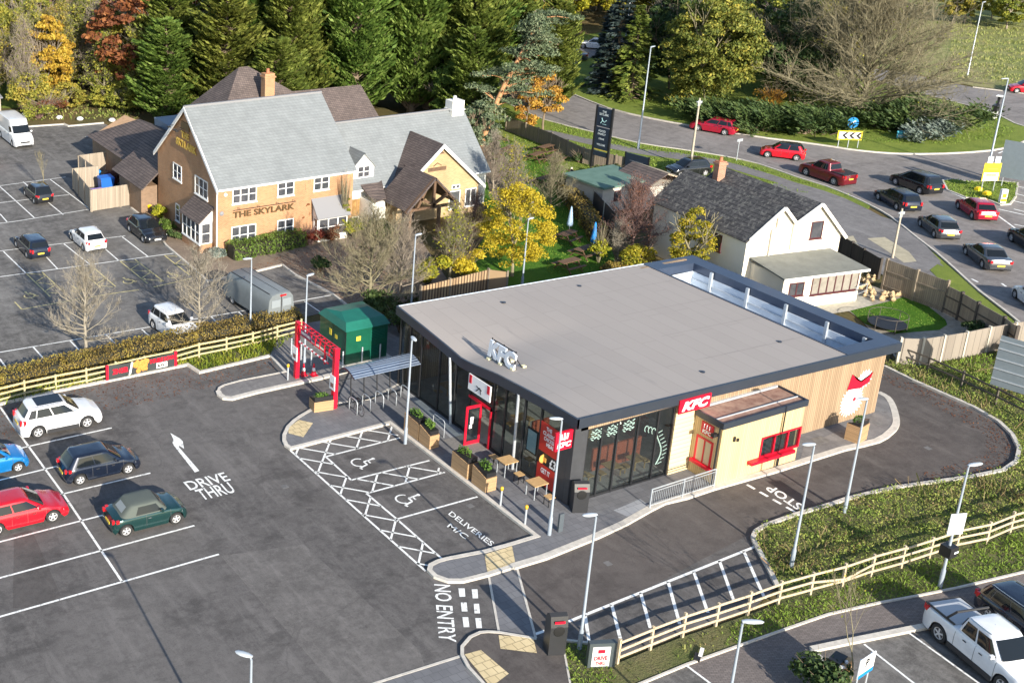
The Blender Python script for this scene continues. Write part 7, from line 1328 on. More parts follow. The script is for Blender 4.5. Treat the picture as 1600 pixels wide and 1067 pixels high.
def fan_tree(name, label, px, h, R, seed, m=B_pale, r0=.11, tw=2400, twl=.42, tww=.005, group=None, leafm=None, nleaf=0, lsize=.08, cat='tree', par=None, **k):
    t = par or thing(name, label, cat, (0, 0, 0), 0, group)
    if par is None: place(t, px)
    tips = []; S = fan_segs(h, R, seed, r0=r0, tips=tips, **k); segmesh('trunk', S[:12], m, t, 7); segmesh('branches', S[12:], m, t, 3)
    if tw: twig_mesh(np.array(tips), tw, twl, tww, m, t, seed)
    if leafm and nleaf: rng = np.random.default_rng(seed); T = np.array(tips); idx = rng.integers(0, len(T), nleaf); c = T[idx, :3]+rng.normal(0, .16, (nleaf, 3)); V, F = quads_at(c, T[idx, 3:6], lsize, rng); npmesh('foliage', V, F, leafm, t)
    return t
def place(root, px, z=0.0):
    root.location = tuple(G(*px, z)) if len(px) == 2 else px; return root
def bare_tree(name, label, px, h, seed, m=B_pale, r0=.13, group=None, cat='tree', leafm=None, nleaf=0, lsize=.09, **k):
    t = thing(name, label, cat, (0, 0, 0), 0, group); place(t, px); tips = []; segs = branch_segs(h, r0, seed, tips=tips, **k)
    tr = [s for s in segs if s[6] > r0*.5]; br = [s for s in segs if s[6] <= r0*.5]
    if tr: segmesh('trunk', tr, m, t, 6)
    segmesh('branches', br, m, t, 3)
    if leafm and nleaf:
        rng = np.random.default_rng(seed); T = np.array(tips); idx = rng.integers(0, len(T), nleaf); c = T[idx, :3]+rng.normal(0, .18, (nleaf, 3)); V, F = quads_at(c, T[idx, 3:6], lsize, rng); npmesh('foliage', V, F, leafm, t)
    return t
def crown_pts(rng, n, K, shape, rb, squash=.8):
    """leaves on the shells of K clumps; shape(u) gives a clump centre"""
    C_ = np.array([shape(rng) for _ in range(K)]); idx = rng.integers(0, K, n); d = rng.normal(0, 1, (n, 3)); d[:, 2] = np.abs(d[:, 2])*.9+d[:, 2]*.35; d /= np.linalg.norm(d, axis=1)[:, None]; rr = rb*(rng.uniform(.6, 1.3, K)[idx])[:, None]*rng.uniform(.55, 1.08, n)[:, None]
    c = C_[idx]+d*rr*np.array([1, 1, squash]); return c, d
def leafy_parts(t, h, R, m, n, ls, seed, z0=.25, K=34, bark=B_brown, r0=.16, rbk=.30, round_=1.0, jitter=.8, levels=3, minz=None):
    rng = np.random.default_rng(seed); zc = h*(z0+1)/2; hz = h*(1-z0)/2
    def sh(r_):
        while True:
            v = r_.uniform(-1, 1, 3)
            if np.linalg.norm(v) < 1: break
        v = v/np.linalg.norm(v)*np.linalg.norm(v)**.45; w_ = 1-.35*max(0, v[2])*round_; return np.array([v[0]*R*.82*w_, v[1]*R*.82*w_, zc+v[2]*hz*.86])
    c, d = crown_pts(rng, n, K, sh, R*rbk); V, F = quads_at(c, d, ls, rng, jitter=jitter); tips = []
    segs = branch_segs(h*.88, r0, seed, levels=levels, spread=.55, trunk=max(.2, z0)); segmesh('trunk', segs, bark, t, 4); npmesh('crown', V, F, m, t)
def leafy_tree(name, label, px, h, R, m, n=5000, ls=.2, seed=1, group=None, cat='tree', **k):
    t = thing(name, label, cat, (0, 0, 0), 0, group); place(t, px); leafy_parts(t, h, R, m, n, ls, seed, **k); return t
def conifer(name, label, px, h, R, m, n=7000, ls=.34, seed=1, group=None, droop=-.15, tier=True, lean=.35, power=.75, z0=.03, bark=B_brown):
    t = thing(name, label, 'conifer', (0, 0, 0), 0, group); place(t, px); rng = np.random.default_rng(seed); nb = int(h*16); S = []; P_ = []; D_ = []
    per = max(8, n//nb)
    for i in range(nb):
        u = (i+rng.uniform(0, 1))/nb; z = h*(z0+(1-z0)*u)
        if tier: z = h*z0+round((z-h*z0)/(h/22))*(h/22)+rng.normal(0, .08)
        a = rng.uniform(0, 2*math.pi); rr = R*(1-u)**power*rng.uniform(.72, 1.12)+.12 if tier else R*((1-u**1.9)**.62*.86+.1)*(1+.20*math.sin(3*a+z*.55+seed)+.15*math.sin(5*a-z*.9)+.10*math.sin(z*1.7+2*a))*rng.uniform(.78, 1.1)+.1; e = np.array([math.cos(a), math.sin(a), lean*(1 if not tier else .0)+droop*(1-u)]); e /= np.linalg.norm(e)
        S.append((0, 0, z, *(np.array([0, 0, z])+e*rr*.9), .05*(1-u)+.012, .008)); s = rng.uniform(.25, 1.0, per)**.8; sd = np.array([-math.sin(a), math.cos(a), 0]); wd = (.28*(1-s*.7)*rr)
        c = np.array([0, 0, z])+e*(s*rr)[:, None]+sd*(rng.normal(0, 1, per)*wd*.6)[:, None]+np.array([0, 0, 1])*(rng.normal(0, .09, per)-.05*s)[:, None]
        P_.append(c); D_.append(e+sd*rng.normal(0, .5, (per, 1))+np.array([0, 0, .35 if not tier else .0])*rng.uniform(0, 1, (per, 1)))
    c = np.concatenate(P_); d = np.concatenate(D_); d /= np.linalg.norm(d, axis=1)[:, None]; k = len(c); rnd = rng.normal(0, 1, (k, 3)); rnd[:, 2] *= .4; b = np.cross(d, np.array([0, 0, 1.])+rnd*.5); b /= np.linalg.norm(b, axis=1)[:, None]+1e-9; s = ls*rng.uniform(.6, 1.35, (k, 1))
    V = np.stack([c-d*s*.7, c-b*s*.34, c+d*s, c+b*s*.34], 1).reshape(-1, 3); S.append((0, 0, 0, 0, 0, h*.97, R*.075+.06, .02)); segmesh('trunk', S, bark, t, 4); npmesh('crown', V, np.arange(k*4).reshape(-1, 4), m, t); return t
def bush(name, label, px, r, h, m, n=1200, ls=.11, seed=1, group=None, cat='shrub', twig=None, K=12):
    t = thing(name, label, cat, (0, 0, 0), 0, group); place(t, px); rng = np.random.default_rng(seed); rx, ry = r if hasattr(r, '__len__') else (r, r)
    def sh(r_): v = r_.normal(0, 1, 3); v /= np.linalg.norm(v); v *= r_.uniform(.3, 1); return np.array([v[0]*rx*.72, v[1]*ry*.72, h*.45+v[2]*h*.3])
    c, d = crown_pts(rng, n, K, sh, min(rx, ry, h)*.42); c[:, 2] = np.maximum(c[:, 2], .03); V, F = quads_at(c, d, ls, rng, jitter=.9); npmesh('foliage', V, F, m, t)
    S = []
    for i in range(24 if twig is None else 90):
        a = rng.uniform(0, 6.28); q = rng.uniform(.2, .9); e = np.array([math.cos(a)*rx*q, math.sin(a)*ry*q, h*rng.uniform(.5, 1.0 if twig is None else 1.25)]); mid = e*np.array([.35, .35, .55])
        S += [(e[0]*.08, e[1]*.08, 0, *mid, .03, .018), (*mid, *e, .018, .006)]
    segmesh('stems', S, twig or B_brown, t, 3); return t
def hedge(name, label, pts, w, h, m, dens=170, ls=.07, seed=3, base=0.0, topm=None):
    t = thing(name, label, 'hedge', (0, 0, 0)); rng = np.random.default_rng(seed); P = [Vector((p[0], p[1], 0)) for p in pts]; core = MB(); cs, ds = [], []
    for A, B in zip(P, P[1:]):
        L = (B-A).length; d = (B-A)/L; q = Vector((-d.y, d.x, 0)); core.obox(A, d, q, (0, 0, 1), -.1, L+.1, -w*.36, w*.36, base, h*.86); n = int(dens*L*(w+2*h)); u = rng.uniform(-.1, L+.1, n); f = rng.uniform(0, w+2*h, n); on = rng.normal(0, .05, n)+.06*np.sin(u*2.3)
        v = np.where(f < h, -w/2-on, np.where(f < h+w, f-h-w/2, w/2+on)); z = np.where(f < h, f, np.where(f < h+w, h+on, f-h-w)); nx = np.where(f < h, -1., np.where(f < h+w, 0, 1)); nz = np.where((f >= h) & (f < h+w), 1., .3)
        c = np.array([A.x, A.y, 0])+np.outer(u, [d.x, d.y, 0])+np.outer(v, [q.x, q.y, 0])+np.outer(np.maximum(z, .02), [0, 0, 1]); cs.append(c); ds.append(np.outer(nx, [q.x, q.y, 0])+np.outer(nz, [0, 0, 1]))
    core.build('dark_core', mat('hedge_core', (.03, .028, .016), var=.4, vscale=5), t); c = np.concatenate(cs); d = np.concatenate(ds); V, F = quads_at(c, d, ls, rng, jitter=.7); npmesh('foliage', V, F, m, t); return t  # plain dark solid box fills the middle, inside the leaf shell
def inpoly(pts, P):
    x, y = pts[:, 0], pts[:, 1]; n = len(P); ins = np.zeros(len(pts), bool); j = n-1
    for i in range(n):
        xi, yi, xj, yj = P[i][0], P[i][1], P[j][0], P[j][1]
        with np.errstate(divide='ignore', invalid='ignore'): ins ^= ((yi > y) != (yj > y)) & (x < (xj-xi)*(y-yi)/(yj-yi+1e-12)+xi)
        j = i
    return ins
def scatter(rng, poly, n):
    P = np.array([(p[0], p[1]) for p in poly]); lo, hi = P.min(0), P.max(0); out = np.zeros((0, 2))
    while len(out) < n: c = rng.uniform(lo, hi, (n*2, 2)); out = np.concatenate([out, c[inpoly(c, P)]])
    return out[:n]
def leafcover(name, label, polys, dens, hgt, size, m, seed, z0=.03, patch=.5):
    """low broad-leaved cover whose height rises and falls over the area"""
    rng = np.random.default_rng(seed); q = np.concatenate([scatter(rng, P, max(10, int(dens*abs(sum(P[i][0]*P[(i+1) % len(P)][1]-P[(i+1) % len(P)][0]*P[i][1] for i in range(len(P))))/2))) for P in polys]); x, y = q[:, 0], q[:, 1]
    H = hgt*np.clip(.35+.5*np.sin(x*1.3+seed)*np.sin(y*1.6+.4*x)+.35*np.sin(x*3.1+y*2.3)+.25*np.sin(y*4.7-x*2.9), .06, 1.3); c = np.stack([x, y, z0+H*rng.uniform(.15, 1, len(x))], 1); V, F = quads_at(c, np.tile([0., -.25, 1.], (len(c), 1)), size, rng, jitter=.8); o = npmesh(name, V, F, m); tag(o, label, 'weeds', kind='stuff'); return o
def tufts(name, label, polys, dens, hgt, wid, m, seed, z0=.03, clump=.0, lean=.5):
    """grass blades and weeds growing over an area nobody could count"""
    rng = np.random.default_rng(seed); cs = []
    for P in polys:
        A = abs(sum(P[i][0]*P[(i+1) % len(P)][1]-P[(i+1) % len(P)][0]*P[i][1] for i in range(len(P))))/2; n = max(10, int(A*dens)); q = scatter(rng, P, n)
        if clump: keep = (np.sin(q[:, 0]*1.7+seed)+np.sin(q[:, 1]*2.1)+np.sin(q[:, 0]*.6+q[:, 1]*.8)+rng.normal(0, .8, n)) > clump; q = q[keep]
        cs.append(q)
    q = np.concatenate(cs); n = len(q); h = hgt*rng.uniform(.4, 1.3, n)*(.75+.35*np.sin(q[:, 0]*.9)*np.sin(q[:, 1]*1.1)); a = rng.uniform(0, 6.28, n); dx, dy = np.cos(a)*wid, np.sin(a)*wid; l = rng.normal(0, lean, (n, 2))*h[:, None]; z = np.full(n, z0)
    V = np.stack([np.stack([q[:, 0]-dx, q[:, 1]-dy, z], 1), np.stack([q[:, 0]+dx, q[:, 1]+dy, z], 1), np.stack([q[:, 0]+dx*.4+l[:, 0], q[:, 1]+dy*.4+l[:, 1], z+h], 1), np.stack([q[:, 0]-dx*.6+l[:, 0], q[:, 1]-dy*.6+l[:, 1], z+h*.9], 1)], 1)
    o = npmesh(name, V.reshape(-1, 3), np.arange(n*4).reshape(-1, 4), m); tag(o, label, 'grass' if 'grass' in name else 'weeds', kind='stuff'); return o
G_bl = leaf_mat('grass_blades', [(.08, .14, .018), (.17, .26, .035), (.28, .36, .07)], trans=.3, scale=.8); G_weed = leaf_mat('weed_blades', [(.08, .13, .025), (.17, .23, .045), (.30, .31, .09), (.30, .21, .12)], trans=.25, scale=.6); G_dry = leaf_mat('dry_stems', [(.16, .10, .05), (.34, .25, .13), (.46, .38, .22)], trans=.2)
bank = [GP(loop_out[9:])+GP([(1220,936),(1267,923),(1316,910),(1362,894),(1400,884),(1444,870),(1489,854),(1530,848),(1574,829),(1620,816),(1640,700)])+GP([(1590,722)]), GP(loop_out[:8])+GP([(1640,700),(1700,640),(1620,600),(1550,585),(1480,560),(1425,572),(1395,562)])]
tufts('bank_weeds', 'rough weeds and grass on the bank between the drive-thru loop and the rail fence', bank, 30, .26, .02, G_weed, 1, clump=-1.0); leafcover('bank_leaves', 'broad leaved weeds and brambles covering the bank', bank, 150, .42, .055, leaf_mat('bank_leaf_mix', [(.07, .115, .02), (.16, .23, .04), (.31, .36, .08), (.30, .21, .11)], trans=.25, scale=.9), 31); tufts('dry_weeds', 'brown dead stems among the weeds of the bank', bank, 9, .55, .014, G_dry, 2, clump=.6, lean=.2)
strip_ = [GP([(1220,944),(1267,932),(1316,919),(1362,903),(1444,879),(1489,863),(1574,838),(1620,826),(1700,868),(1600,892),(1495,917),(1435,929),(1375,940),(1295,958),(1260,970),(1200,991),(1130,1012),(1150,972)]), GP([(880,1005),(945,1015),(960,1060),(940,1150),(905,1150),(892,1067)])]
tufts('bank_scrub', 'brown and olive brambles scattered over the bank', bank, 14, .6, .03, leaf_mat('bramble_leaves', [(.08, .09, .03), (.17, .14, .06), (.26, .15, .09)], trans=.2), 22, clump=1.5, lean=.6); tufts('strip_grass', 'bright grass strip between the rail fence and the block paving', strip_, 60, .18, .025, G_bl, 3, clump=-1.6); leafcover('strip_leaves', 'leafy green cover between the fence and the paving', strip_, 90, .2, .05, G_bl, 32); tufts('soil_grass', 'thin grass and litter on the bare soil at the fence end', [GP([(968,1040),(1122,980),(1150,972),(1130,1012),(1072,1037),(985,1074)])], 22, .15, .035, G_weed, 4, clump=.4)
rbp = [GP([(880,135),(950,150),(1065,178),(1200,200),(1340,222),(1475,228),(1575,216),(1588,203),(1560,192),(1520,178),(1450,160),(1380,170),(1280,190),(1150,190),(1060,170),(980,150),(900,120)])]
tufts('roundabout_grass', 'mown grass on the roundabout', rbp, 14, .13, .05, G_bl, 5, z0=.07); vp = GP(near[1:12])+GP([(1345,340),(1320,330),(1270,330),(1200,300),(1060,285),(1000,285),(880,262),(800,222)])
tufts('verge_grass', 'mown grass verge between the road and the garden fences', [GP([(860,190),(925,209),(1000,227),(1130,247),(1242,279),(1330,311),(1330,305),(1242,284),(1130,253),(1000,236),(925,221),(860,205)]), GP([(800,214),(860,217),(1000,244),(1119,262),(1209,287),(1270,305),(1200,296),(1060,283),(1000,283),(880,258)])], 22, .12, .05, G_bl, 6, z0=.05)
tufts('lawn_grass', 'lawn grass of the pub garden', [GP([(760,225),(800,224),(880,264),(905,285),(925,330),(955,400),(955,435),(860,430),(800,330)])], 22, .1, .04, G_bl, 7, z0=.01); tufts('field_grass', 'long grass on the far bank at the top right', [GP([(1480,120),(1600,138),(1660,120),(1600,40),(1490,30)])], 14, .3, .05, leaf_mat('field_blades', [(.20, .24, .06), (.30, .33, .10), (.42, .36, .18)], trans=.2), 8, clump=-.5)
tufts('hedge_bottom_grass', 'green and yellow weeds at the foot of the left rail fence', [GP([(0,636),(95,611),(293,570),(312,581),(422,555),(470,520),(400,534),(300,556),(160,588),(0,622)])], 70, .38, .03, leaf_mat('bright_weeds', [(.08, .13, .015), (.20, .26, .03), (.42, .38, .05)], trans=.3), 9, z0=.02)
tufts('substation_weeds', 'low weeds behind the green substation', [[(40, 60.5), (47, 59), (47, 64), (41, 64)]], 40, .3, .05, L_dgreen, 10); tufts('splitter_grass', 'mown grass on the splitter island', [[(p.x, p.y) for p in spl]], 30, .12, .05, G_bl, 11, z0=.09); tufts('garden_grass', 'mown lawn of the cottage', [GP([(1330,487),(1395,471),(1413,465),(1445,476),(1476,500),(1430,517),(1400,520),(1352,506)])], 40, .06, .03, G_bl, 12, z0=.03)
tufts('loop_grass', 'bright grass inside the corner of the grey panel fence', [GP([(1467,570),(1538,556),(1600,548),(1620,600),(1560,610),(1500,590)])], 50, .25, .04, G_bl, 13, z0=.03); tufts('woodland_grass', 'rough grass and litter at the edge of the wood behind the pub car park', [GP([(40,190),(100,188),(165,186),(205,192),(230,170),(60,160)])], 8, .3, .08, G_weed, 14, z0=0)
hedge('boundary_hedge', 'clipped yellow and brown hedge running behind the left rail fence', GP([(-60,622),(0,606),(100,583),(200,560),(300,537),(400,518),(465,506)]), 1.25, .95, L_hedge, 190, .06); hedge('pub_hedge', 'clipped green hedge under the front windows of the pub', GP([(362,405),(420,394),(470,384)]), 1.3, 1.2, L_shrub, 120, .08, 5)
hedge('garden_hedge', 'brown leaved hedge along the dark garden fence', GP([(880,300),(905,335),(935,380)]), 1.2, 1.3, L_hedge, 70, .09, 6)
# shrubs by the pub and the car park
for i, (nm, lab, px, r, h, m_, n, tw) in enumerate((
 ('shrub', 'grey green rounded shrub at the brick corner of the pub', (342,405), .9, 1.1, L_silver, 1500, None), ('shrub', 'leafy green shrub below the gable bay window', (262,360), (.7, 1.2), 1.1, L_shrub, 1500, None), ('shrub', 'yellow green shrub next to the grit bin', (248,342), (.8, 1.4), 1.3, L_yg, 1500, None),
 ('shrub', 'dark shrub against the brick gable wall', (275,375), (.6, .9), .9, L_dgreen, 900, None), ('shrub', 'dark red leaved shrub at the right end of the pub hedge', (485,383), (1.2, .9), 1.5, L_red, 1500, B_purple), ('shrub', 'rusty twiggy shrub in front of the white bay window', (520,378), (1.3, 1), 1.4, L_rust, 900, B_brown),
 ('shrub', 'round dark green bush on the tan paving', (500,425), .9, 1.5, L_dgreen, 1600, None), ('shrub', 'green bush below the pub porch', (597,375), (1.4, 1.2), 2.0, L_shrub, 2000, None), ('shrub', 'olive shrub in front of the white wing wall', (555,372), (1.5, 1.1), 1.8, L_olive, 1500, B_olive), ('shrub', 'brown twiggy shrub right of the porch posts', (700,395), (1.6, 1.2), 1.8, L_rust, 500, B_purple),
 ('shrub', 'yellow leaved shrub low at the foot of the bare yellow twigged tree', (668,445), (2.3, 1.5), 2.6, L_yg, 3600, None), ('shrub', 'yellow leaved shrub right of the first yellow shrub', (722,436), (2.6, 1.6), 3.0, L_yellow, 4200, None), ('shrub', 'tall green stemmed shrub beside the bright blue parasol', (935,410), (.9, .9), 2.4, L_yg, 900, B_olive), ('shrub', 'low clipped yellow green hedge mound behind the roof edge', (965,425), (2.0, .9), 1.0, L_hedge, 1800, None),
 ('shrub', 'dark bush behind the green substation', (590,492), (1.8, 1.5), 1.6, L_dgreen, 1800, None), ('shrub', 'dark evergreen shrub near the back left corner of the restaurant', (625,520), (1.5, 1.8), 1.8, L_dgreen, 1800, None), ('shrub', 'yellow leafed shrub beside the restaurant roof corner, below the small gold tree', (64.0,61.0,0), (1.9, 1.4), 2.0, L_yg, 2200, None),
 ('shrub', 'red bushy heap of branches in the bin store', (180,290), (1.2, 1.0), 1.3, L_red, 1500, B_purple), ('shrub', 'dark low shrub at the base of the verge totem', (905,255), (1.6, .8), 1.2, L_dgreen, 900, B_brown), ('shrub', 'dark heaped shrub in the corner of the cottage garden', (1520,525), (1.0, .8), 1.2, L_dgreen, 1100, None), ('shrub', 'dark red flower bed shrub along the tall garden fence', (1420,455), (1.9, .6), .7, L_red, 1200, None),
 ('shrub', 'purple stemmed bush at the foot of the grey panel fence by the big sign', (1575,565), (1.0, .8), 1.2, L_red, 900, B_purple), ('shrub', 'yellow autumn shrub on the roundabout between the dark junipers', (1205,172), (2.2, 2.0), 2.6, L_orange, 1800, B_brown), ('shrub', 'bushy round shrub on the roundabout left of the junipers', (1060,168), (2.2, 1.6), 1.7, L_olive, 1800, None),
 ('shrub', 'dark laurel bush at the bottom edge beside the ticket box', (1285,1085), (1.4, 1.4), 1.6, L_dgreen, 2500, None), ('shrub', 'olive bramble mound at the edge of the woodland by the white van', (60,185), (3, 2.0), 1.6, L_olive, 1500, B_purple), ('shrub', 'twiggy brown scrub behind the kerb of the pub car park', (75,178), (3.5, 2.5), 2.2, L_rust, 700, B_grey),
 ('shrub', 'green mossy shrub beside the shed', (912,312), (1.3, 1), 1.5, L_yg, 1400, None), ('shrub', 'dark green creeper over the fence at the shed', (948,275), (2.6, .7), 1.3, L_dgreen, 1600, None), ('shrub', 'orange leaved creeper below the low dark sign board', (1010,285), (2.2, .7), .9, L_rust, 1300, None), ('shrub', 'brown climbing twigs on the pub wall left of the white bay', (478,375), (.7, .3), 4.4, L_rust, 260, B_brown),
 ('shrub', 'brown climbing twigs on the wall between the bay and the white wing', (538,372), (.7, .4), 4.6, L_yg, 420, B_olive))):
    bush(nm, lab, px, r, h, m_, int(n*1.2), .10, 40+i, twig=tw)
# junipers on the roundabout
def juniper(label, px, rx, ry, h, m, n, seed):
    t = thing('juniper', label, 'shrub', (0, 0, 0), 0, 'spreading junipers on the roundabout'); place(t, px); rng = np.random.default_rng(seed); K = 26; cc = np.stack([rng.uniform(-1, 1, K)*rx*.8, rng.uniform(-1, 1, K)*ry*.8, rng.uniform(.1, .5, K)*h], 1); i = rng.integers(0, K, n); a = rng.uniform(0, 6.28, K)[i]*0+rng.normal(2.6, .9, n)
    d = np.stack([np.cos(a), np.sin(a), rng.uniform(.25, .8, n)], 1); d /= np.linalg.norm(d, axis=1)[:, None]; s = rng.uniform(0, 1, n)[:, None]; c = cc[i]+d*s*h*.8+rng.normal(0, .22, (n, 3)); c[:, 2] = np.maximum(c[:, 2], .05); b = np.cross(d, rng.normal(0, 1, (n, 3))); b /= np.linalg.norm(b, axis=1)[:, None]; L = .34*rng.uniform(.6, 1.3, (n, 1))
    V = np.stack([c-d*L*.6, c-b*L*.25, c+d*L, c+b*L*.25], 1).reshape(-1, 3); npmesh('foliage', V, np.arange(n*4).reshape(-1, 4), m, t); S = [(*(v*[1, 1, 0]*.4), *v, .06, .02) for v in cc]; segmesh('stems', S, B_brown, t, 3)
juniper('dark spreading juniper left of the chevron board', (1190,205), 4.5, 2.5, 2.8, L_dgreen, 5200, 1); juniper('dark juniper directly behind the chevron board', (1275,210), 4.2, 3.0, 2.8, L_dgreen, 5200, 2); juniper('big brown green juniper right of the blue sponsor board', (1460,200), 6.0, 4.5, 3.0, L_dgreen, 7500, 3)
juniper('silvery juniper in front of the big brown green one', (1450,218), 3.6, 1.6, 1.7, L_silver, 2600, 4); juniper('dark juniper under the great bare tree', (1390,200), 3.5, 3.0, 2.4, L_dgreen, 4200, 5); juniper('shaded juniper between the spruce and the olive tree', (1120,190), 3.5, 2.2, 2.4, L_dgreen, 3200, 6)
# individual trees
fan_tree('bare_tree', 'pale bare tree behind the banner, the left one of the two at the hedge', (135,558), 6.3, 3.1, 11, B_pale, .12, n=36); fan_tree('bare_tree', 'pale bare tree beside the silver white crossover, right one of the two at the hedge', (312,527), 5.9, 2.9, 12, B_pale, .11, n=34)
fan_tree('bare_tree', 'yellowish bare tree standing behind the green substation', (577,480), 6.4, 4.0, 13, B_olive, .15, n=46, t0=.14, e0=10, sub=8); fan_tree('bare_tree', 'grey bare tree just right of the yellowish one', (625,468), 5.6, 3.2, 14, B_grey, .12, n=36)
fan_tree('bare_tree', 'olive twigged tree rising from the yellow shrubs', (702,440), 5.4, 2.7, 15, B_olive, .11, leafm=L_yg, nleaf=900, n=36, e0=35, e1=80); fan_tree('bare_tree', 'dark twigged tree in front of the pub porch', (735,400), 4.8, 2.3, 16, B_purple, .09, n=30, e0=35, e1=80)
fan_tree('bare_tree', 'twiggy pale brown tree between the pub and its garden', (795,345), 6.4, 2.9, 17, B_grey, .13, leafm=L_yg, nleaf=1100, n=40, t0=.08, e0=40, e1=82); fan_tree('bare_tree', 'bare shrubby tree at the top of the pale parasol hedge', (860,330), 4.8, 2.6, 18, B_olive, .08, n=34, t0=.05, e0=30, e1=80); fan_tree('bare_tree', 'grey twiggy tree at the upper end of the pub garden', (770,300), 5.2, 2.6, 19, B_grey, .09, n=32, t0=.05, e0=35, e1=80)
leafy_tree('yellow_tree', 'large golden yellow tree in front of the pub gable', (800,432), 7.2, 3.1, L_yellow, 17000, .075, 21, z0=.05, K=150, bark=B_olive, rbk=.17, levels=4); leafy_tree('gold_tree', 'small gold and green tree left of the cottage', (65.4,57.6,0), 5.9, 1.75, L_yg, 8500, .075, 22, z0=.10, K=80, bark=B_olive, rbk=.2, round_=2.0)
fan_tree('bare_tree', 'purple brown twiggy tree in front of the shed', (985,398), 5.4, 3.6, 23, B_purple, .11, leafm=L_rust, nleaf=1500, lsize=.05, n=44, t0=.06, e0=12, e1=75, sub=8); fan_tree('bare_tree', 'pale stemmed multi-branched bush in front of the purple tree', (965,405), 2.6, 1.6, 24, B_pale, .04, n=18, t0=.02, e0=55, e1=80)
fan_tree('bare_tree', 'second purple brown tree close to the cottage roof', (1035,385), 4.9, 2.6, 25, B_purple, .09, leafm=L_rust, nleaf=1500, lsize=.05, n=34, t0=.06, e0=25, e1=80); bare_tree('young_tree', 'thin sapling beside the small black hatchback', (67,300), 3.8, 26, B_olive, .04, None, levels=4, spread=.3, trunk=.35, up=.5, kids=(2, 3))
bare_tree('young_tree', 'thin sapling at the bottom edge beside the parking sign', (1326,1075), 5.4, 27, B_olive, .035, None, leafm=L_yg, nleaf=60, lsize=.05, levels=4, spread=.35, trunk=.3, up=.5, kids=(2, 3)); fan_tree('great_bare_tree', 'great spreading bare tree on the roundabout', (1345,186), 13.6, 11.5, 28, B_olive, .32, leafm=L_olive, nleaf=900, lsize=.10, n=110, t0=.05, e0=12, e1=84, sub=8, fine=5, minr=.012, curve=.16, tw=15000, twl=1.0, tww=.014, prof=lambda u: 1.0-.42*u)
conifer('spruce', 'bright green tiered spruce on the roundabout', (985,156), 10.5, 3.3, L_green if False else leaf_mat('spruce_needles', [(.03, .06, .012), (.09, .13, .02), (.18, .22, .04), (.26, .29, .07)], trans=.1), 9000, .30, 31, droop=-.25); conifer('blue_spruce', 'blue grey conifer left of the bright spruce', (958,148), 13.5, 3.0, L_blue, 8000, .30, 32, droop=-.2); conifer('blue_spruce', 'dark conifer at the left end of the roundabout trees', (945,138), 9.5, 2.6, L_blue, 6000, .30, 33, droop=-.2)
leafy_tree('olive_tree', 'broad yellow green tree right of the spruce on the roundabout', (1100,172), 13.8, 6.0, leaf_mat('mixed_olive_leaves', [(.05, .07, .015), (.12, .15, .028), (.22, .23, .045), (.44, .37, .06)], trans=.25), 34000, .17, 34, z0=.02, K=190, rbk=.17, bark=B_olive); leafy_tree('olive_tree', 'shaded olive tree behind the spruce and the broad tree', (1045,140), 12.5, 4.6, L_dgreen, 15000, .2, 35, z0=.02, K=90, rbk=.2); leafy_tree('olive_tree', 'dark leafed tree left behind the great bare tree', (1235,160), 12.0, 5.5, L_dgreen, 16000, .2, 36, z0=.02, K=90, bark=B_brown, rbk=.2)
# pine leaning over the pub garden
t = thing('scots_pine', 'pine with an orange trunk and pale blue green needles right of the pub chimney', 'conifer'); place(t, (752,228)); S = []; pth = [(0, 0, 0), (.5, -.4, 3), (1.7, -.6, 6), (3.0, -.8, 8.5), (4.0, -1, 10.5), (4.8, -1, 12.2)]; rr = [.32, .27, .24, .2, .15, .08]
for i in range(5): S.append((*pth[i], *pth[i+1], rr[i], rr[i+1]))
rgp = random.Random(5); cl = []
for i in range(46): k = rgp.uniform(.22, 1); j = min(4, int(k*5)); f_ = k*5-j; b = Vector(pth[j]).lerp(Vector(pth[j+1]), f_); a = rgp.uniform(0, 6.28); L = rgp.uniform(1.2, 4.6)*(1.15-k*.45); e = b+Vector((math.cos(a)*L+.6, math.sin(a)*L*.8, rgp.uniform(-.8, 1.2))); S.append((*b, *((b+e)/2+Vector((0, 0, .2))), .08, .05)); S.append((*((b+e)/2+Vector((0, 0, .2))), *e, .05, .02)); cl.append(e); cl.append((b+e)/2+Vector((0, 0, .4)))
segmesh('trunk', S, B_pine, t, 6); rng = np.random.default_rng(5); CL = np.array([tuple(c) for c in cl]); n = 13000; i = rng.integers(0, len(CL), n); d = rng.normal(0, 1, (n, 3)); d[:, 2] = np.abs(d[:, 2])*.8; d /= np.linalg.norm(d, axis=1)[:, None]; c = CL[i]+d*rng.uniform(.2, 1.0, (n, 1))*np.array([1.15, 1.15, .5]); V, F = quads_at(c, d, .17, rng, aspect=.35); npmesh('crown', V, F, L_pine, t)
leafy_tree('orange_tree', 'small orange autumn tree hanging over the road edge', (848,205), 6.8, 2.0, L_orange, 2600, .15, 51, z0=.1, K=16, bark=B_brown, rbk=.36); leafy_tree('orange_tree', 'slim golden tree beside the pine trunk', (822,212), 6.0, 1.3, L_orange, 2200, .14, 52, z0=.05, K=14, bark=B_brown, rbk=.4)
leafy_tree('young_pine', 'low pale green conifer bush at the foot of the leaning pine', (742,240), 5.2, 2.3, L_pine, 7000, .12, 53, z0=.02, K=60, rbk=.22); leafy_tree('olive_tree', 'olive leafed tree between the cypress row and the pub roof end', (700,196), 7.0, 2.6, L_shrub, 8000, .14, 54, z0=.02, K=70, rbk=.2)
rng = np.random.default_rng(77)
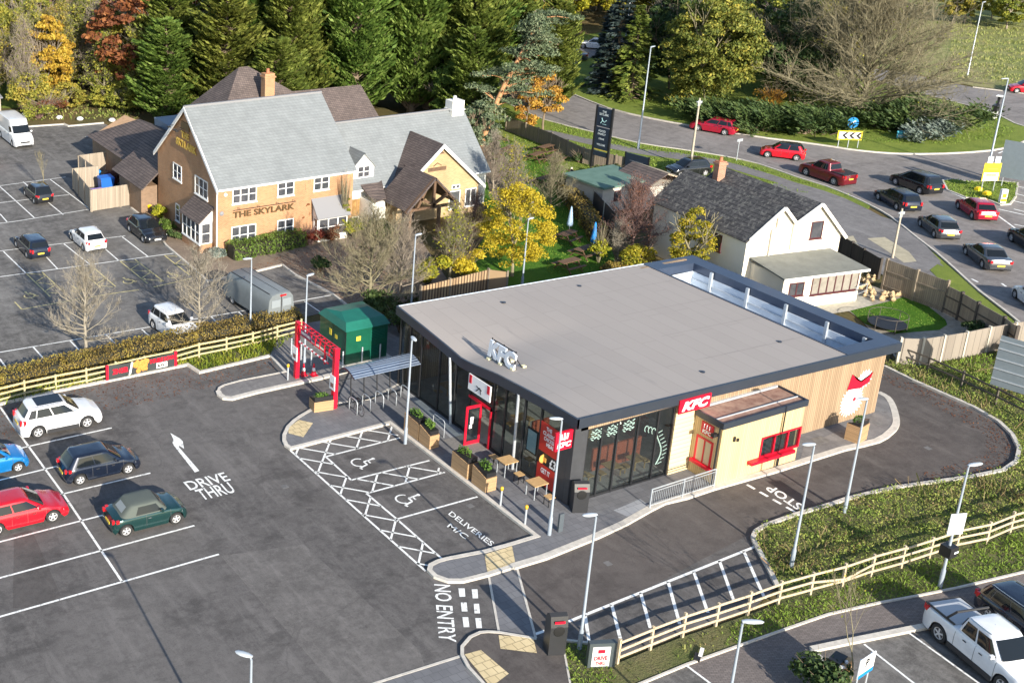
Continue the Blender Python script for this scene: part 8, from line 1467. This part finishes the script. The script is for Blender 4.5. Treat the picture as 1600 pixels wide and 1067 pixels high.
for nm_, lab_, pol_, n_ in (('leaf_litter_scatter', 'fallen leaves along the foot of the left hedge and kerb', GP([(0,640),(95,612),(293,572),(312,584),(422,558),(430,575),(310,610),(100,660),(0,690)]), 1500), ('leaf_litter_scatter', 'fallen leaves on the tan paving before the pub', GP([(345,436),(400,423),(441,413),(520,459),(560,490),(640,470),(690,440),(560,380),(470,390)]), 3500), ('leaf_litter_scatter', 'fallen leaves in the drive-thru loop gutter', GP([(1380,578),(1475,620),(1560,663),(1588,702),(1568,732),(1450,752),(1440,740),(1540,710),(1540,680),(1450,630),(1375,592)]), 900), ('leaf_litter_scatter', 'fallen leaves under the orange trees by the pub garden', GP([(750,225),(830,215),(880,262),(830,300),(770,290)]), 2500)):
    q = scatter(rng, pol_, n_); c = np.stack([q[:, 0], q[:, 1], np.full(len(q), .025 if 'tan' not in lab_ else .095)], 1); V, F = quads_at(c, np.tile([0., 0, 1.], (len(c), 1)), .045, rng, jitter=.25); tag(npmesh(nm_, V, F, L_rust), lab_, 'leaves', kind='stuff')
# the row of tall conifers behind the pub
cps = [(59.5, 115, 15, 4.8), (52.5, 118, 13, 4.4), (85, 106.5, 17, 4.6), (71.5, 110.5, 19, 4.8), (78.5, 107.5, 18.5, 4.6), (65.5, 111, 18, 4.6), (84, 113, 19, 4.6), (90, 109, 15, 4.2), (51, 113.5, 11, 4.2), (58.5, 104.5, 9, 3.6), (90, 101, 11, 3.8), (56, 111, 14, 4.8), (62.5, 109, 16, 4.6), (69, 107, 17.5, 4.6), (75.5, 106, 17, 4.6), (81, 102.5, 15, 4.2), (66, 114, 17.5, 4.6), (73.5, 113, 18, 4.6), (80.5, 110.5, 17.5, 4.6), (86.5, 107, 16, 4.2), (77, 97.5, 9.5, 3.4)]
pc = [conifer('cypress', 'tall dense green cypress in the row behind the pub', (0, 0, 0), 16, 4.4, L_green, 32000, .30, 60+i, group='cypresses in the row behind the pub', tier=False, droop=.25, lean=.8, power=(.30, .52, .40)[i], z0=.01) for i in range(3)]
for i, (x, y, h, r) in enumerate(cps):
    o = pc[i] if i < 3 else copy_tree(pc[i % 3]); o.location = (x, y, 0); o.rotation_euler = (.05*math.sin(i*1.7), .06*math.cos(i*2.3), i*2.1); o.scale = (r/3.7*(1+.12*math.sin(i*3)), r/3.7, h/16*(1+.08*math.cos(i*5))); o['group'] = 'cypresses in the row behind the pub'
# woodland
GW = {'olive': ('woodland_tree', 'olive and yellow leafed tree in the wood', 'olive trees of the wood'), 'orange': ('autumn_tree', 'orange leafed tree in the wood', 'orange trees of the wood'), 'bare': ('bare_woodland_tree', 'thin grey bare tree in the wood', 'bare trees of the wood'), 'rust': ('rusty_tree', 'rusty red leafed tree in the wood', 'rusty trees of the wood'), 'gold': ('golden_tree', 'bright yellow leafed tree in the far wood', 'golden trees of the far wood'), 'dark': ('dark_tree', 'dark evergreen tree in the wood', 'dark trees of the wood')}
def proto(kind, i):
    nm, lab, g_ = GW[kind]; t = thing(nm, lab, 'tree' if kind != 'scrub' else 'shrub', (0, 0, 0), 0, g_)
    if kind == 'bare': fan_tree(nm, lab, None, 10, 3.4, 80+i, B_grey, .12, par=t, n=36, t0=.12, e0=40, e1=82, minr=.012, tw=3500, twl=.7, tww=.011, leafm=L_olive, nleaf=700, lsize=.12)
    elif kind == 'thin': fan_tree(nm, lab, None, 10, 3.3, 180+i, B_olive, .11, par=t, n=38, t0=.05, e0=35, e1=82, minr=.012, tw=2500, twl=.6, tww=.011, leafm=L_olive, nleaf=5200, lsize=.13)
    elif kind == 'scrub': leafy_parts(t, 4, 2.6, L_olive, 3600, .15, 300+i, z0=0, K=60, bark=B_olive, rbk=.22)
    else: leafy_parts(t, 10, 3.4, {'olive': L_olive, 'orange': L_orange, 'rust': L_rust, 'gold': L_yellow if i % 2 else L_yg, 'dark': L_dgreen}[kind], 9000, .17, 90+i*7+len(kind), z0=.03, K=95, bark=B_grey, levels=4, rbk=.19)
    return t
GW['thin'] = ('thin_leafed_tree', 'half bare olive tree with pale stems in the wood', 'half bare trees of the wood'); GW['scrub'] = ('undergrowth_bush', 'low olive bush in the undergrowth of the wood', 'undergrowth bushes of the wood')
PR_ = {k: [proto(k, i) for i in range(2)] for k in GW}; USED = set()
def wood(poly, sp, mix, hr, seed, avoid=()):
    rg_ = random.Random(seed); xs = [p[0] for p in poly]; ys = [p[1] for p in poly]; y = min(ys); row = 0
    while y < max(ys):
        x = min(xs)+(row % 2)*sp/2
        while x < max(xs):
            px, py = x+rg_.uniform(-.35, .35)*sp, y+rg_.uniform(-.35, .35)*sp
            if inpoly(np.array([[px, py]]), poly)[0] and not any(inpoly(np.array([[px, py]]), a)[0] for a in avoid):
                k = rg_.choice(mix); j = rg_.randrange(2)
                if (k, j) not in USED: o = PR_[k][j]; USED.add((k, j))
                else: o = copy_tree(PR_[k][j])
                h = rg_.uniform(*hr)/10; o.location = (px, py, 0); o.rotation_euler = (0, 0, rg_.uniform(0, 6.28)); q = h*rg_.uniform(.85, 1.2); o.scale = (q, q, h)
            x += sp
        y += sp*.87; row += 1
wood([(38, 121.5), (46, 120), (52, 117), (55, 114), (57, 117), (50, 123), (38, 126)], 3.3, ['scrub'], (7, 11), 11)
wood([(36, 124), (48, 121), (54, 117), (58, 121), (66, 130), (62, 142), (44, 146), (34, 136)], 4.3, ['thin', 'olive', 'thin', 'thin', 'olive', 'bare', 'thin', 'orange'], (8, 12), 1)
wood([(30, 146), (62, 143), (78, 128), (92, 124), (110, 150), (96, 185), (60, 200), (28, 180)], 6.2, ['olive', 'orange', 'thin', 'bare', 'rust', 'dark', 'orange', 'olive', 'thin'], (10, 14), 2)
wood([(92, 122), (108, 135), (135, 150), (130, 175), (104, 182), (96, 150)], 6.5, ['gold', 'olive', 'bare', 'olive', 'gold'], (9, 13), 3, [[(112, 118), (128, 122), (128, 134), (114, 132)]])
wood([(114, 98), (124, 92), (134, 97), (146, 108), (142, 122), (126, 120), (112, 112)], 5.6, ['olive', 'dark', 'thin', 'dark', 'olive'], (8, 11), 4); wood([(132, 128), (150, 120), (170, 118), (186, 128), (200, 150), (160, 175), (136, 160)], 7, ['gold', 'olive', 'bare', 'gold', 'olive'], (9, 13), 5)
wood([(104, 101), (116, 94), (127, 86.5), (129, 89), (117, 98), (106, 104)], 3.6, ['scrub'], (5, 8), 12)
for k in GW:
    for j in range(2):
        if (k, j) not in USED: o = PR_[k][j]; o.location = (150+j*6, 130+len(k)*3, 0)
wood([(106, 136), (130, 136), (132, 152), (108, 152)], 4.6, ['olive', 'gold', 'thin'], (8, 11), 21); wood([(176, 118), (192, 108), (200, 116), (186, 128)], 6, ['olive', 'thin'], (6, 9), 22); wood([(50, 121), (62, 119), (66, 128), (56, 131)], 4.5, ['orange', 'rust', 'orange', 'olive'], (12, 15), 23); wood([(88, 112), (94, 108), (102, 118), (92, 122)], 4.5, ['olive', 'dark', 'olive'], (10, 13), 24)
# things seen through the wood
t = thing('distant_building', 'long white building glimpsed between the trees at the top left', 'building', (46, 205, 0)); m = MB(); m.box(0, 52, 0, 14, 0, 9); m.build('wall', mat('white_cladding', (.80, .80, .78)), t); m = MB(); m.box(-.3, 52.3, -.3, 14.3, 9.003, 9.4); m.build('roof', M_lead, t); m = MB(); [m.box(3+k*5, 5.4+k*5, -.05, -.003, 4, 6) for k in range(9)]; m.build('window_band', M_wglass, t)
t = thing('timber_hut', 'corner of a pale boarded hut at the left edge above the white van', 'hut', tuple(G(-18,190))); m = MB(); m.box(-3, 1.4, 0, 3, 0, 2.4); m.build('wall', M_boardp, t); m = MB(); roof_quad(m, [(-3.2, -.2, 2.4), (1.6, -.2, 2.4), (1.6, 3.2, 2.9), (-3.2, 3.2, 2.9)], .1); m.build('roof', M_lead, t)
for i in range(9):
    x, y = G(20+i*8, 190-(i % 3)*2)[:2]; 
# litter on the grass by the car park
rgl = random.Random(2)
for lab, px in (('white litter bag on the verge below the woodland, leftmost', (38,182)), ('white litter sack in the middle of the verge below the woodland', (93,186)), ('white litter scrap right of the sack on the verge', (125,188)), ('white litter scrap at the right end of the verge', (175,190))):
    t = thing('litter', lab, 'litter', tuple(G(*px)), rgl.uniform(0, 3)); m = MB(); m.lathe([(.001, 0), (.32, .03), (.38, .18), (.2, .34), (.001, .36)], 8); m.build('sack', M_whites, t, True)
t = thing('litter', 'crumpled black and white packaging beside the block paving', 'litter', tuple(G(1090,1026, .03)), .6); m = MB(); m.box(-.3, .15, -.12, .12, 0, .1); m.build('black_wrap', M_blk, t); m = MB(); m.box(-.05, .5, -.16, -.02, .1, .14); m.build('white_flap', M_whites, t)
scene.render.engine = 'CYCLES'
